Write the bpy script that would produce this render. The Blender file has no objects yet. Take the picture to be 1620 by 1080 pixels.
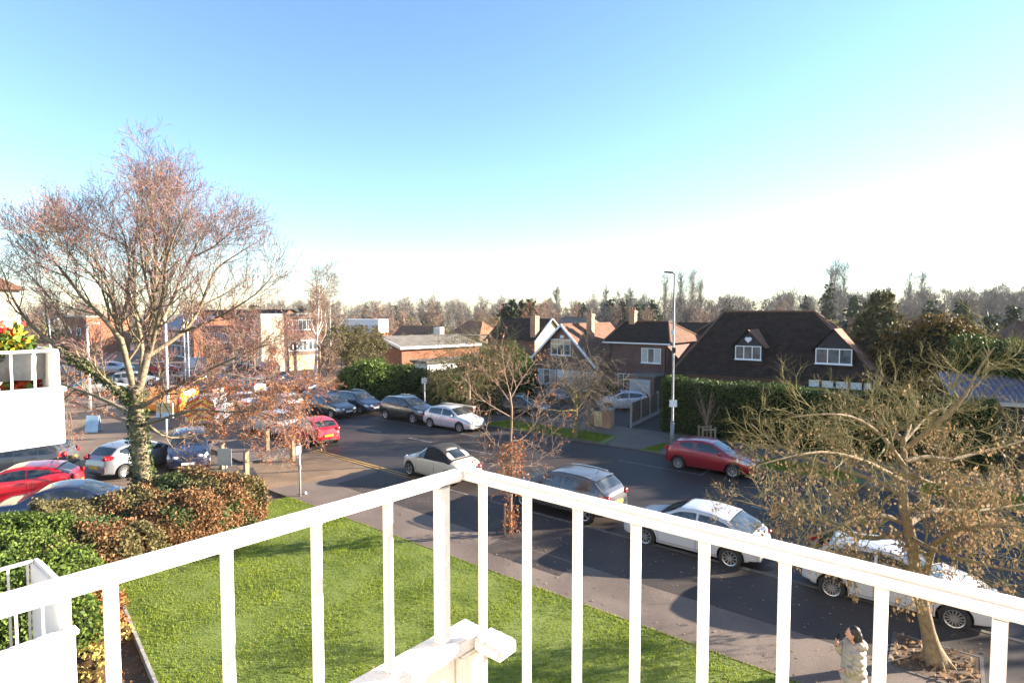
import bpy, bmesh, math, random
import numpy as np
from mathutils import Vector, Matrix

random.seed(11)
rng = np.random.default_rng(11)
S = bpy.context.scene
C = S.collection
R_ = math.radians

# ------------------------------------------------------------------ camera, light
EYE = 7.4                       # eye height above the road, metres
FPX = 900.0                     # focal length in pixels of the 1620 px frame
PITCH = math.atan(45 / 900)     # looking slightly down
cam = bpy.data.cameras.new('camera')
cam.sensor_width = 36.0
cam.lens = 36.0 * FPX / 1620.0
cam.clip_start = 0.05
cam.clip_end = 6000
cam_o = bpy.data.objects.new('camera', cam)
C.objects.link(cam_o)
cam_o.location = (0, 0, EYE)
cam_o.rotation_euler = (math.pi / 2 - PITCH, 0, 0)
S.camera = cam_o

SUN_EL, SUN_AZ = R_(15.5), math.atan2(0.98, 0.20)     # azimuth clockwise from +Y
world = bpy.data.worlds.new('World')
S.world = world
world.use_nodes = True
wn = world.node_tree
bg = wn.nodes['Background']
sky = wn.nodes.new('ShaderNodeTexSky')
sky.sky_type = 'NISHITA'
sky.sun_disc = False
sky.sun_elevation = SUN_EL
sky.sun_rotation = SUN_AZ
sky.altitude = 50
sky.air_density = 1.0
sky.dust_density = 0.15
sky.ozone_density = 3.1
tint = wn.nodes.new('ShaderNodeMix')
tint.data_type = 'RGBA'
tint.blend_type = 'MULTIPLY'
tint.inputs[0].default_value = 1.0
tint.inputs[7].default_value = (1.0, 1.0, 1.0, 1)
wn.links.new(sky.outputs[0], tint.inputs[6])
wn.links.new(tint.outputs[2], bg.inputs[0])
bg.inputs[1].default_value = 0.075
sun = bpy.data.lights.new('sun', 'SUN')
sun.energy = 5.0
sun.angle = R_(0.5)
sun.color = (1.0, 0.87, 0.71)
sun_o = bpy.data.objects.new('sun', sun)
C.objects.link(sun_o)
sd = Vector((math.sin(SUN_AZ) * math.cos(SUN_EL), math.cos(SUN_AZ) * math.cos(SUN_EL), math.sin(SUN_EL)))
sun_o.rotation_euler = sd.to_track_quat('Z', 'Y').to_euler()
sun_o.location = (60, 10, 40)
S.view_settings.view_transform = 'Standard'
S.view_settings.look = 'None'
S.view_settings.gamma = 1
S.view_settings.use_curve_mapping = False
S.view_settings.exposure = 2.4
S.cycles.max_bounces = 5
S.cycles.diffuse_bounces = 3
S.cycles.glossy_bounces = 2
S.cycles.transmission_bounces = 2
S.cycles.transparent_max_bounces = 6
S.cycles.caustics_reflective = False
S.cycles.caustics_refractive = False

# ------------------------------------------------------------------ geometry helpers
YAW = R_(-38)                                         # the street runs this way
UX = np.array([math.cos(YAW), math.sin(YAW)])         # along the street, to the right
VX = np.array([-math.sin(YAW), math.cos(YAW)])        # across the street, away from us

def W(u, v, z=0.0):
    return Vector((u * UX[0] + v * VX[0], u * UX[1] + v * VX[1], z))

def ray(px, py):
    x, y = (px - 810) / FPX, (540 - py) / FPX
    cp, sp = math.cos(PITCH), math.sin(PITCH)
    return np.array([x, cp + y * sp, -sp + y * cp])

def G(px, py, z=0.0):
    d = ray(px, py)
    t = (z - EYE) / d[2]
    return Vector((d[0] * t, d[1] * t, z))

def D(px, py, depth):
    d = ray(px, py)
    t = depth / d[1]
    return Vector((d[0] * t, depth, EYE + d[2] * t))

def uv(p):
    return p[0] * UX[0] + p[1] * UX[1], p[0] * VX[0] + p[1] * VX[1]

def mk(name, V, F, mats, parent=None, mi=None, smooth=False, kind=None):
    """V: (n,3); F: list of (m,k) integer arrays; one mesh object."""
    V = np.asarray(V, dtype=np.float32).reshape(-1, 3)
    F = [np.asarray(f, dtype=np.int32) for f in (F if isinstance(F, list) else [F])]
    F = [f for f in F if len(f)]
    me = bpy.data.meshes.new(name)
    me.vertices.add(len(V))
    me.vertices.foreach_set('co', V.ravel())
    nl = sum(f.size for f in F)
    npoly = sum(len(f) for f in F)
    me.loops.add(nl)
    me.loops.foreach_set('vertex_index', np.concatenate([f.ravel() for f in F]))
    me.polygons.add(npoly)
    tot = np.concatenate([np.full(len(f), f.shape[1], dtype=np.int32) for f in F])
    start = np.concatenate([[0], np.cumsum(tot)[:-1]]).astype(np.int32)
    me.polygons.foreach_set('loop_start', start)
    try:
        me.polygons.foreach_set('loop_total', tot)
    except Exception:
        pass
    if not isinstance(mats, (list, tuple)):
        mats = [mats]
    for m in mats:
        me.materials.append(m)
    if mi is not None:
        me.polygons.foreach_set('material_index', np.asarray(mi, dtype=np.int32))
    me.polygons.foreach_set('use_smooth', np.full(npoly, smooth))
    me.update(calc_edges=True)
    o = bpy.data.objects.new(name, me)
    C.objects.link(o)
    if parent is not None:
        o.parent = parent
    if kind:
        o['kind'] = kind
    return o

class MB:
    """collects simple shapes, then links them as ONE mesh object"""
    def __init__(s):
        s.v, s.f, s.m = [], [], []

    def add(s, vs, fs, m=0):
        b = len(s.v)
        s.v.extend([tuple(map(float, v)) for v in vs])
        for f in fs:
            s.f.append([i + b for i in f])
            s.m.append(m)

    def box(s, x0, x1, y0, y1, z0, z1, m=0):
        s.hexa([(x0, y0, z0), (x1, y0, z0), (x1, y1, z0), (x0, y1, z0), (x0, y0, z1), (x1, y0, z1), (x1, y1, z1), (x0, y1, z1)], m)

    def hexa(s, p, m=0):
        s.add(p, [(0, 3, 2, 1), (4, 5, 6, 7), (0, 1, 5, 4), (1, 2, 6, 5), (2, 3, 7, 6), (3, 0, 4, 7)], m)

    def beam(s, a, b, w, h, m=0, up=(0, 0, 1)):
        a, b = Vector(a), Vector(b)
        t = (b - a).normalized()
        x = t.cross(Vector(up))
        if x.length < 1e-4:
            x = t.cross(Vector((1, 0, 0)))
        x.normalize()
        y = x.cross(t)
        x *= w / 2
        y *= h / 2
        s.hexa([a - x - y, a + x - y, b + x - y, b - x - y, a - x + y, a + x + y, b + x + y, b - x + y], m)

    def tube(s, pts, r, n=6, m=0, cap=True):
        pts = [Vector(p) for p in pts]
        rs = r if isinstance(r, (list, tuple)) else [r] * len(pts)
        t0 = (pts[-1] - pts[0]).normalized()
        ref = Vector((0, 0, 1)) if abs(t0.z) < 0.9 else Vector((1, 0, 0))
        vs = []
        for i, p in enumerate(pts):
            t = (pts[min(i + 1, len(pts) - 1)] - pts[max(i - 1, 0)]).normalized()
            a = t.cross(ref).normalized()
            b = t.cross(a)
            for k in range(n):
                an = 2 * math.pi * k / n
                vs.append(p + rs[i] * (a * math.cos(an) + b * math.sin(an)))
        fs = []
        for i in range(len(pts) - 1):
            for k in range(n):
                fs.append((i * n + k, (i + 1) * n + k, (i + 1) * n + (k + 1) % n, i * n + (k + 1) % n))
        if cap:
            fs.append(tuple(range(n)))
            fs.append(tuple(range((len(pts) - 1) * n, len(pts) * n))[::-1])
        s.add(vs, fs, m)

    def prism(s, poly, z0, z1, m=0):
        n = len(poly)
        vs = [(p[0], p[1], z0) for p in poly] + [(p[0], p[1], z1) for p in poly]
        fs = [tuple(range(n))[::-1], tuple(range(n, 2 * n))] + [(i, (i + 1) % n, n + (i + 1) % n, n + i) for i in range(n)]
        s.add(vs, fs, m)

    def lathe(s, prof, axis='z', c=(0, 0, 0), n=16, m=0):
        vs, fs = [], []
        for r, h in prof:
            for k in range(n):
                a = 2 * math.pi * k / n
                q = (r * math.cos(a), r * math.sin(a), h) if axis == 'z' else (r * math.cos(a), h, r * math.sin(a))
                vs.append((q[0] + c[0], q[1] + c[1], q[2] + c[2]))
        for i in range(len(prof) - 1):
            for k in range(n):
                fs.append((i * n + k, i * n + (k + 1) % n, (i + 1) * n + (k + 1) % n, (i + 1) * n + k))
        s.add(vs, fs, m)

    def ball(s, c, r, n=10, k=6, m=0):
        vs, fs = [], []
        r = r if isinstance(r, (tuple, list)) else (r, r, r)
        for i in range(k + 1):
            th = math.pi * i / k
            for j in range(n):
                a = 2 * math.pi * j / n
                vs.append((c[0] + r[0] * math.sin(th) * math.cos(a), c[1] + r[1] * math.sin(th) * math.sin(a), c[2] + r[2] * math.cos(th)))
        for i in range(k):
            for j in range(n):
                fs.append((i * n + j, (i + 1) * n + j, (i + 1) * n + (j + 1) % n, i * n + (j + 1) % n))
        s.add(vs, fs, m)

    def build(s, name, mats, parent=None, smooth=False, bevel=0.0, kind=None):
        if not isinstance(mats, (list, tuple)):
            mats = [mats]
        me = bpy.data.meshes.new(name)
        me.from_pydata(s.v, [], s.f)
        for m in mats:
            me.materials.append(m)
        me.polygons.foreach_set('material_index', np.array(s.m, dtype=np.int32))
        if smooth:
            me.polygons.foreach_set('use_smooth', np.full(len(s.f), True))
        if bevel or smooth:
            bm = bmesh.new()
            bm.from_mesh(me)
            if bevel:
                bmesh.ops.bevel(bm, geom=list(bm.edges), offset=bevel, segments=2, affect='EDGES', clamp_overlap=True)
            bmesh.ops.recalc_face_normals(bm, faces=bm.faces)
            bm.to_mesh(me)
            bm.free()
        me.update()
        o = bpy.data.objects.new(name, me)
        C.objects.link(o)
        if parent is not None:
            o.parent = parent
        if kind:
            o['kind'] = kind
        return o

def tag(o, label, cat, group=None, kind=None):
    o['label'] = label
    o['category'] = cat
    if group:
        o['group'] = group
    if kind:
        o['kind'] = kind
    return o

def thing(name, label, cat, loc=(0, 0, 0), rz=0.0, group=None):
    o = bpy.data.objects.new(name, None)
    o.empty_display_size = 0.2
    C.objects.link(o)
    o.location = loc
    o.rotation_euler = (0, 0, rz)
    return tag(o, label, cat, group)

def copy_tree(o, parent=None):
    c = o.copy()
    C.objects.link(c)
    c.parent = parent
    for ch in list(o.children):
        copy_tree(ch, c)
    return c

# ------------------------------------------------------------------ materials
def lin(h):
    h = h.lstrip('#')
    return tuple(((int(h[i:i + 2], 16) / 255) ** 2.2) for i in (0, 2, 4))

def mat(name, col, rough=0.7, col2=None, scale=4.0, detail=6.0, bump=0.0, bscale=None, metal=0.0, coat=0.0, spec=0.5, lo=0.35, hi=0.65, sss=0.0, trans=0.0):
    m = bpy.data.materials.new(name)
    m.use_nodes = True
    n, l = m.node_tree.nodes, m.node_tree.links
    b = n['Principled BSDF']
    b.inputs['Base Color'].default_value = (*col, 1)
    b.inputs['Roughness'].default_value = rough
    b.inputs['Metallic'].default_value = metal
    b.inputs['Specular IOR Level'].default_value = spec
    if coat:
        b.inputs['Coat Weight'].default_value = coat
        b.inputs['Coat Roughness'].default_value = 0.06
    tc = n.new('ShaderNodeTexCoord')
    if col2 is not None:
        nz = n.new('ShaderNodeTexNoise')
        nz.inputs['Scale'].default_value = scale
        nz.inputs['Detail'].default_value = detail
        nz.inputs['Roughness'].default_value = 0.6
        l.new(tc.outputs['Object'], nz.inputs['Vector'])
        cr = n.new('ShaderNodeValToRGB')
        cr.color_ramp.elements[0].position = lo
        cr.color_ramp.elements[0].color = (*col, 1)
        cr.color_ramp.elements[1].position = hi
        cr.color_ramp.elements[1].color = (*col2, 1)
        l.new(nz.outputs['Fac'], cr.inputs['Fac'])
        l.new(cr.outputs['Color'], b.inputs['Base Color'])
    if bump:
        nb = n.new('ShaderNodeTexNoise')
        nb.inputs['Scale'].default_value = bscale or scale * 6
        nb.inputs['Detail'].default_value = 4
        l.new(tc.outputs['Object'], nb.inputs['Vector'])
        bp = n.new('ShaderNodeBump')
        bp.inputs['Strength'].default_value = bump
        bp.inputs['Distance'].default_value = 0.02
        l.new(nb.outputs['Fac'], bp.inputs['Height'])
        l.new(bp.outputs['Normal'], b.inputs['Normal'])
    return m

def leaf_mat(name, c1, c2, rough=0.55, trans=0.25, patchy=0.0):
    """leaf colour varies from leaf to leaf; some light passes through"""
    m = bpy.data.materials.new(name)
    m.use_nodes = True
    n, l = m.node_tree.nodes, m.node_tree.links
    b = n['Principled BSDF']
    b.inputs['Roughness'].default_value = max(rough, .55)
    b.inputs['Specular IOR Level'].default_value = 0.15
    g = n.new('ShaderNodeNewGeometry')
    cr = n.new('ShaderNodeValToRGB')
    cr.color_ramp.elements[0].color = (*c1, 1)
    cr.color_ramp.elements[1].color = (*c2, 1)
    l.new(g.outputs['Random Per Island'], cr.inputs['Fac'])
    colour = cr.outputs['Color']
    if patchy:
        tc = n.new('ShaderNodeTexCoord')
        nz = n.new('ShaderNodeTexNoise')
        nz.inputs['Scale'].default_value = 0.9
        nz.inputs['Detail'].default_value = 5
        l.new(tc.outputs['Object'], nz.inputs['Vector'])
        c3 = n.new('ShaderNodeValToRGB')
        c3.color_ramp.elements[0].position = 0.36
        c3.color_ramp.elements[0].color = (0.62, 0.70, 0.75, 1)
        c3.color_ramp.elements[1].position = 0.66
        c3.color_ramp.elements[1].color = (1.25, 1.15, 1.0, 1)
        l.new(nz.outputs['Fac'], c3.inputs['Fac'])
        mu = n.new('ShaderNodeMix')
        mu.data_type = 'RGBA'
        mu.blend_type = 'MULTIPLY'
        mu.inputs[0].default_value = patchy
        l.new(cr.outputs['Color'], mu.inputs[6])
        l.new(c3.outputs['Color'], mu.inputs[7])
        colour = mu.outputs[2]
    l.new(colour, b.inputs['Base Color'])
    t = n.new('ShaderNodeBsdfTranslucent')
    l.new(colour, t.inputs['Color'])
    mx = n.new('ShaderNodeMixShader')
    mx.inputs['Fac'].default_value = trans
    l.new(b.outputs[0], mx.inputs[1])
    l.new(t.outputs[0], mx.inputs[2])
    l.new(mx.outputs[0], n['Material Output'].inputs['Surface'])
    return m

def road_mat(name, c1, c2, crack, rough, patch_scale=0.35):
    m = bpy.data.materials.new(name)
    m.use_nodes = True
    n, l = m.node_tree.nodes, m.node_tree.links
    b = n['Principled BSDF']
    b.inputs['Specular IOR Level'].default_value = 0.25
    tc = n.new('ShaderNodeTexCoord')
    def noise(sc, det=6, dist=0.0):
        q = n.new('ShaderNodeTexNoise')
        q.inputs['Scale'].default_value = sc
        q.inputs['Detail'].default_value = det
        q.inputs['Distortion'].default_value = dist
        l.new(tc.outputs['Object'], q.inputs['Vector'])
        return q
    big, fine = noise(patch_scale, 8, 0.6), noise(38, 4)
    cr = n.new('ShaderNodeValToRGB')
    cr.color_ramp.elements[0].position = 0.34
    cr.color_ramp.elements[0].color = (*c1, 1)
    cr.color_ramp.elements[1].position = 0.68
    cr.color_ramp.elements[1].color = (*c2, 1)
    l.new(big.outputs['Fac'], cr.inputs['Fac'])
    mr = n.new('ShaderNodeMapRange')
    mr.inputs[1].default_value, mr.inputs[2].default_value = 0.3, 0.7
    mr.inputs[3].default_value, mr.inputs[4].default_value = 0.72, 1.25
    l.new(fine.outputs['Fac'], mr.inputs[0])
    mul = n.new('ShaderNodeMix')
    mul.data_type = 'RGBA'
    mul.blend_type = 'MULTIPLY'
    mul.inputs[0].default_value = 1
    l.new(cr.outputs['Color'], mul.inputs[6])
    l.new(mr.outputs[0], mul.inputs[7])
    vor = n.new('ShaderNodeTexVoronoi')
    vor.feature = 'DISTANCE_TO_EDGE'
    vor.inputs['Scale'].default_value = crack
    wob = noise(1.3, 5)
    add = n.new('ShaderNodeVectorMath')
    add.operation = 'ADD'
    l.new(tc.outputs['Object'], add.inputs[0])
    l.new(wob.outputs['Color'], add.inputs[1])
    l.new(add.outputs[0], vor.inputs['Vector'])
    ck = n.new('ShaderNodeMapRange')
    ck.inputs[1].default_value, ck.inputs[2].default_value = 0.0, 0.007
    ck.inputs[3].default_value, ck.inputs[4].default_value = 0.82, 1.0
    l.new(vor.outputs['Distance'], ck.inputs[0])
    m2 = n.new('ShaderNodeMix')
    m2.data_type = 'RGBA'
    m2.blend_type = 'MULTIPLY'
    m2.inputs[0].default_value = 1
    l.new(mul.outputs[2], m2.inputs[6])
    l.new(ck.outputs[0], m2.inputs[7])
    l.new(m2.outputs[2], b.inputs['Base Color'])
    rr = n.new('ShaderNodeMapRange')
    rr.inputs[3].default_value, rr.inputs[4].default_value = rough - 0.14, rough + 0.14
    l.new(big.outputs['Fac'], rr.inputs[0])
    l.new(rr.outputs[0], b.inputs['Roughness'])
    bp = n.new('ShaderNodeBump')
    bp.inputs['Strength'].default_value = 0.25
    bp.inputs['Distance'].default_value = 0.01
    l.new(fine.outputs['Fac'], bp.inputs['Height'])
    l.new(bp.outputs['Normal'], b.inputs['Normal'])
    return m

def masonry_mat(name, c1, c2, mortar, bw=0.225, bh=0.075, rough=0.85, joint=0.012):
    """brickwork too far away for single bricks; mapped per wall direction"""
    m = bpy.data.materials.new(name)
    m.use_nodes = True
    n, l = m.node_tree.nodes, m.node_tree.links
    b = n['Principled BSDF']
    b.inputs['Roughness'].default_value = rough
    tc = n.new('ShaderNodeTexCoord')
    sep = n.new('ShaderNodeSeparateXYZ')
    l.new(tc.outputs['Object'], sep.inputs[0])
    ad = n.new('ShaderNodeMath')
    l.new(sep.outputs[0], ad.inputs[0])
    l.new(sep.outputs[1], ad.inputs[1])
    cb = n.new('ShaderNodeCombineXYZ')
    l.new(ad.outputs[0], cb.inputs[0])
    l.new(sep.outputs[2], cb.inputs[1])
    br = n.new('ShaderNodeTexBrick')
    br.inputs['Scale'].default_value = 1
    br.inputs['Brick Width'].default_value = bw
    br.inputs['Row Height'].default_value = bh
    br.inputs['Mortar Size'].default_value = joint
    br.inputs['Color1'].default_value = (*c1, 1)
    br.inputs['Color2'].default_value = (*c2, 1)
    br.inputs['Mortar'].default_value = (*mortar, 1)
    l.new(cb.outputs[0], br.inputs['Vector'])
    nz = n.new('ShaderNodeTexNoise')
    nz.inputs['Scale'].default_value = 1.6
    nz.inputs['Detail'].default_value = 6
    l.new(tc.outputs['Object'], nz.inputs['Vector'])
    mr = n.new('ShaderNodeMapRange')
    mr.inputs[1].default_value, mr.inputs[2].default_value = 0.3, 0.7
    mr.inputs[3].default_value, mr.inputs[4].default_value = 0.78, 1.2
    l.new(nz.outputs['Fac'], mr.inputs[0])
    mul = n.new('ShaderNodeMix')
    mul.data_type = 'RGBA'
    mul.blend_type = 'MULTIPLY'
    mul.inputs[0].default_value = 1
    l.new(br.outputs['Color'], mul.inputs[6])
    l.new(mr.outputs[0], mul.inputs[7])
    l.new(mul.outputs[2], b.inputs['Base Color'])
    return m

M = {}
M['ground'] = mat('ground', (0.075, 0.075, 0.035), 0.95, (0.13, 0.11, 0.06), 0.12)
M['road'] = road_mat('road', (0.034, 0.026, 0.024), (0.060, 0.047, 0.042), 0.22, 0.6)
M['forecourt'] = road_mat('forecourt', (0.125, 0.09, 0.065), (0.21, 0.155, 0.115), 0.3, 0.7, 0.25)
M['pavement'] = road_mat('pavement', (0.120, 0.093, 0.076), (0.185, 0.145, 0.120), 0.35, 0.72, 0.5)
M['apron'] = road_mat('apron', (0.16, 0.105, 0.06), (0.25, 0.17, 0.105), 0.6, 0.7, 0.6)
M['patch'] = road_mat('patch', (0.045, 0.036, 0.031), (0.075, 0.060, 0.052), 0.5, 0.7, 0.7)
M['kerb'] = mat('kerb', (0.085, 0.075, 0.067), 0.85, (0.15, 0.135, 0.12), 3, bump=0.3)
M['line_white'] = mat('line_white', (0.35, 0.33, 0.32), 0.7, (0.10, 0.09, 0.09), 5, lo=0.42, hi=0.62)
M['line_yellow'] = mat('line_yellow', (0.50, 0.29, 0.05), 0.7, (0.22, 0.14, 0.06), 4, lo=0.48, hi=0.75)
M['lawn'] = mat('lawn', (0.11, 0.15, 0.022), 0.9, (0.16, 0.20, 0.035), 1.6, bump=0.6, bscale=30)
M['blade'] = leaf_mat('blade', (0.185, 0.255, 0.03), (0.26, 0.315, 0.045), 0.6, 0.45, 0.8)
M['pale_brick'] = masonry_mat('pale_brick', (0.46, 0.40, 0.36), (0.52, 0.46, 0.41), (0.5, 0.46, 0.42))
M['soil'] = mat('soil', (0.07, 0.045, 0.03), 0.95, (0.14, 0.09, 0.055), 6, bump=0.8)
M['white_paint'] = mat('white_paint', (0.70, 0.69, 0.67), 0.5, (0.60, 0.58, 0.55), 9, bump=0.45, bscale=28, lo=0.45, hi=0.8)
M['white_render'] = mat('white_render', (0.80, 0.79, 0.76), 0.8, (0.70, 0.68, 0.64), 1.5, bump=0.2, bscale=80, lo=0.45, hi=0.85)
M['stained_white'] = mat('stained_white', (0.80, 0.77, 0.70), 0.75, (0.45, 0.36, 0.22), 5, bump=0.3, lo=0.52, hi=0.8)
M['upvc'] = mat('upvc', (0.80, 0.80, 0.80), 0.35)
M['pane'] = mat('pane', (0.03, 0.04, 0.05), 0.05, (0.16, 0.17, 0.17), 1.2, spec=0.8)
M['curtain'] = mat('curtain', (0.55, 0.53, 0.48), 0.9, (0.40, 0.38, 0.34), 8)
M['car_glass'] = mat('car_glass', (0.012, 0.016, 0.018), 0.04, (0.07, 0.075, 0.075), 2.2, spec=0.9, lo=0.45, hi=0.7)
M['tyre'] = mat('tyre', (0.018, 0.018, 0.018), 0.85)
M['alloy'] = mat('alloy', (0.50, 0.50, 0.51), 0.3, metal=0.8)
M['dark_alloy'] = mat('dark_alloy', (0.16, 0.16, 0.17), 0.35, metal=0.7)
M['plastic'] = mat('plastic', (0.02, 0.02, 0.021), 0.6)
M['chrome'] = mat('chrome', (0.7, 0.7, 0.7), 0.12, metal=1.0)
M['lamp_clear'] = mat('lamp_clear', (0.62, 0.64, 0.66), 0.08, spec=0.9, coat=0.6)
M['lamp_red'] = mat('lamp_red', (0.45, 0.015, 0.02), 0.15, coat=0.7)
M['plate_white'] = mat('plate_white', (0.75, 0.75, 0.74), 0.4)
M['plate_yellow'] = mat('plate_yellow', (0.75, 0.50, 0.05), 0.4)
M['fabric_black'] = mat('fabric_black', (0.014, 0.014, 0.016), 0.9, bump=0.1, bscale=200)
for nm, c in dict(white=(0.48, 0.49, 0.52), silver=(0.55, 0.56, 0.58), cream=(0.55, 0.50, 0.40), black=(0.012, 0.013, 0.017), navy=(0.015, 0.025, 0.06), blue=(0.03, 0.07, 0.17),
                  red=(0.55, 0.012, 0.025), deep_red=(0.27, 0.004, 0.014), grey=(0.085, 0.088, 0.098), pale_blue=(0.33, 0.39, 0.46), mid_grey=(0.25, 0.26, 0.28), orange=(0.75, 0.25, 0.03)).items():
    M['paint_' + nm] = mat('paint_' + nm, c, 0.32 if nm not in ('silver', 'mid_grey', 'pale_blue') else 0.35, coat=0.9, metal=0.0 if nm in ('white', 'cream', 'black', 'red') else 0.25)
M['metal_grey'] = mat('metal_grey', (0.30, 0.30, 0.30), 0.5, (0.20, 0.20, 0.20), 6, metal=0.4)
M['galv'] = mat('galv', (0.48, 0.48, 0.46), 0.5, (0.36, 0.36, 0.35), 12, metal=0.3)
M['wood_post'] = mat('wood_post', (0.22, 0.16, 0.10), 0.9, (0.34, 0.27, 0.18), 7, bump=0.4)
M['fence_wood'] = mat('fence_wood', (0.07, 0.05, 0.035), 0.9, (0.12, 0.09, 0.065), 5, bump=0.3)
M['concrete'] = mat('concrete', (0.36, 0.34, 0.31), 0.9, (0.25, 0.235, 0.215), 4, bump=0.3)
M['bark_pale'] = mat('bark_pale', (0.15, 0.12, 0.07), 0.9, (0.255, 0.21, 0.135), 9, bump=0.5, bscale=30)
M['bark_oak'] = mat('bark_oak', (0.15, 0.105, 0.06), 0.9, (0.26, 0.195, 0.11), 9, bump=0.7, bscale=30)
M['bark_lichen'] = mat('bark_lichen', (0.14, 0.12, 0.042), 0.9, (0.25, 0.21, 0.085), 7)
M['bark_dark'] = mat('bark_dark', (0.09, 0.07, 0.05), 0.9, (0.16, 0.125, 0.09), 6, bump=0.4)
M['bark_grey'] = mat('bark_grey', (0.16, 0.135, 0.115), 0.9, (0.26, 0.22, 0.18), 2)
M['bark_brown'] = mat('bark_brown', (0.20, 0.13, 0.095), 0.9, (0.30, 0.20, 0.14), 2)
M['bark_birch'] = mat('bark_birch', (0.62, 0.58, 0.53), 0.8, (0.30, 0.26, 0.23), 3, lo=0.5, hi=0.75)
M['twig_purple'] = mat('twig_purple', (0.20, 0.115, 0.115), 0.85, (0.28, 0.17, 0.14), 1.5)
M['twig_red'] = mat('twig_red', (0.25, 0.115, 0.07), 0.85, (0.34, 0.18, 0.11), 2)
M['bud_red'] = leaf_mat('bud_red', (0.38, 0.07, 0.06), (0.50, 0.17, 0.11), 0.6, 0.25)
M['leaf_russet'] = leaf_mat('leaf_russet', (0.27, 0.09, 0.03), (0.42, 0.19, 0.075), 0.7, 0.25)
M['leaf_tan'] = leaf_mat('leaf_tan', (0.20, 0.125, 0.068), (0.40, 0.275, 0.165), 0.7, 0.3)
M['leaf_beech'] = leaf_mat('leaf_beech', (0.175, 0.085, 0.038), (0.33, 0.185, 0.09), 0.7, 0.2)
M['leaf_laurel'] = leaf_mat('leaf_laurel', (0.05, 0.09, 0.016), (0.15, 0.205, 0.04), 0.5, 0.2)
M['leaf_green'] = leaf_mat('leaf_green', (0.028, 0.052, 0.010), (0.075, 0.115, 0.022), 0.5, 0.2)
M['leaf_ivy'] = leaf_mat('leaf_ivy', (0.04, 0.068, 0.02), (0.12, 0.145, 0.055), 0.5, 0.15)
M['leaf_olive'] = leaf_mat('leaf_olive', (0.11, 0.095, 0.04), (0.20, 0.17, 0.075), 0.7, 0.2)
M['leaf_dark'] = leaf_mat('leaf_dark', (0.018, 0.032, 0.012), (0.04, 0.06, 0.022), 0.6, 0.1)
M['leaf_conifer'] = leaf_mat('leaf_conifer', (0.06, 0.062, 0.026), (0.17, 0.145, 0.065), 0.7, 0.15)
M['leaf_copper'] = leaf_mat('leaf_copper', (0.05, 0.038, 0.010), (0.16, 0.095, 0.022), 0.7, 0.2)
M['leaf_yellow'] = leaf_mat('leaf_yellow', (0.35, 0.30, 0.06), (0.60, 0.50, 0.16), 0.6, 0.3)
M['petal_red'] = leaf_mat('petal_red', (0.50, 0.03, 0.03), (0.65, 0.14, 0.05), 0.6, 0.3)
M['petal_yellow'] = leaf_mat('petal_yellow', (0.70, 0.48, 0.03), (0.80, 0.62, 0.10), 0.6, 0.3)
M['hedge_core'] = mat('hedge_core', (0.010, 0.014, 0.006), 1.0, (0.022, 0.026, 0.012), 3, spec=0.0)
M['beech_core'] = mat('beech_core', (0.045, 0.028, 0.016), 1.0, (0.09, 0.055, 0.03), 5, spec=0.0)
M['tile_dark'] = mat('tile_dark', (0.030, 0.019, 0.014), 0.95, (0.058, 0.037, 0.028), 2.2, bump=0.4, bscale=14, spec=0.15)
M['tile_orange'] = mat('tile_orange', (0.20, 0.085, 0.042), 0.9, (0.29, 0.135, 0.07), 1.6, bump=0.4, bscale=14)
M['tile_brown'] = mat('tile_brown', (0.125, 0.058, 0.032), 0.9, (0.19, 0.095, 0.055), 1.6, bump=0.4, bscale=14)
M['pantile'] = mat('pantile', (0.10, 0.095, 0.13), 0.5, (0.24, 0.22, 0.28), 9)
M['roof_grey'] = mat('roof_grey', (0.12, 0.105, 0.085), 0.9, (0.19, 0.165, 0.135), 0.8)
M['brick_brown'] = masonry_mat('brick_brown', (0.125, 0.065, 0.045), (0.17, 0.09, 0.065), (0.18, 0.15, 0.13))
M['brick_red'] = masonry_mat('brick_red', (0.26, 0.062, 0.020), (0.32, 0.085, 0.03), (0.24, 0.14, 0.09))
M['brick_dark'] = masonry_mat('brick_dark', (0.115, 0.042, 0.03), (0.155, 0.06, 0.04), (0.15, 0.115, 0.10))
M['brick_yellow'] = masonry_mat('brick_yellow', (0.55, 0.42, 0.20), (0.62, 0.48, 0.25), (0.5, 0.43, 0.3))
M['brick_orange'] = masonry_mat('brick_orange', (0.36, 0.17, 0.08), (0.43, 0.22, 0.11), (0.36, 0.27, 0.2))
M['tile_hung'] = masonry_mat('tile_hung', (0.17, 0.10, 0.072), (0.235, 0.135, 0.10), (0.06, 0.035, 0.03), 0.17, 0.11, joint=0.014)
M['tile_hung_dark'] = masonry_mat('tile_hung_dark', (0.035, 0.032, 0.036), (0.05, 0.045, 0.05), (0.02, 0.018, 0.018), 0.17, 0.11)
M['cream_wall'] = mat('cream_wall', (0.60, 0.53, 0.40), 0.85, (0.52, 0.45, 0.33), 1.5)
M['yellow_wall'] = mat('yellow_wall', (0.68, 0.52, 0.28), 0.85, (0.60, 0.45, 0.22), 1.2)
M['timber_black'] = mat('timber_black', (0.02, 0.018, 0.016), 0.8)
M['sign_blue'] = mat('sign_blue', (0.35, 0.55, 0.68), 0.5, (0.62, 0.74, 0.80), 2.0)
M['skin'] = mat('skin', (0.55, 0.30, 0.22), 0.55)
M['hair'] = mat('hair', (0.018, 0.010, 0.008), 0.5)
M['puffer'] = mat('puffer', (0.40, 0.345, 0.285), 0.55, (0.33, 0.285, 0.235), 6)
M['jeans'] = mat('jeans', (0.05, 0.09, 0.17), 0.85)
M['chev_red'] = mat('chev_red', (0.55, 0.04, 0.02), 0.5)
M['chev_yellow'] = mat('chev_yellow', (0.80, 0.55, 0.03), 0.5)
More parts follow.
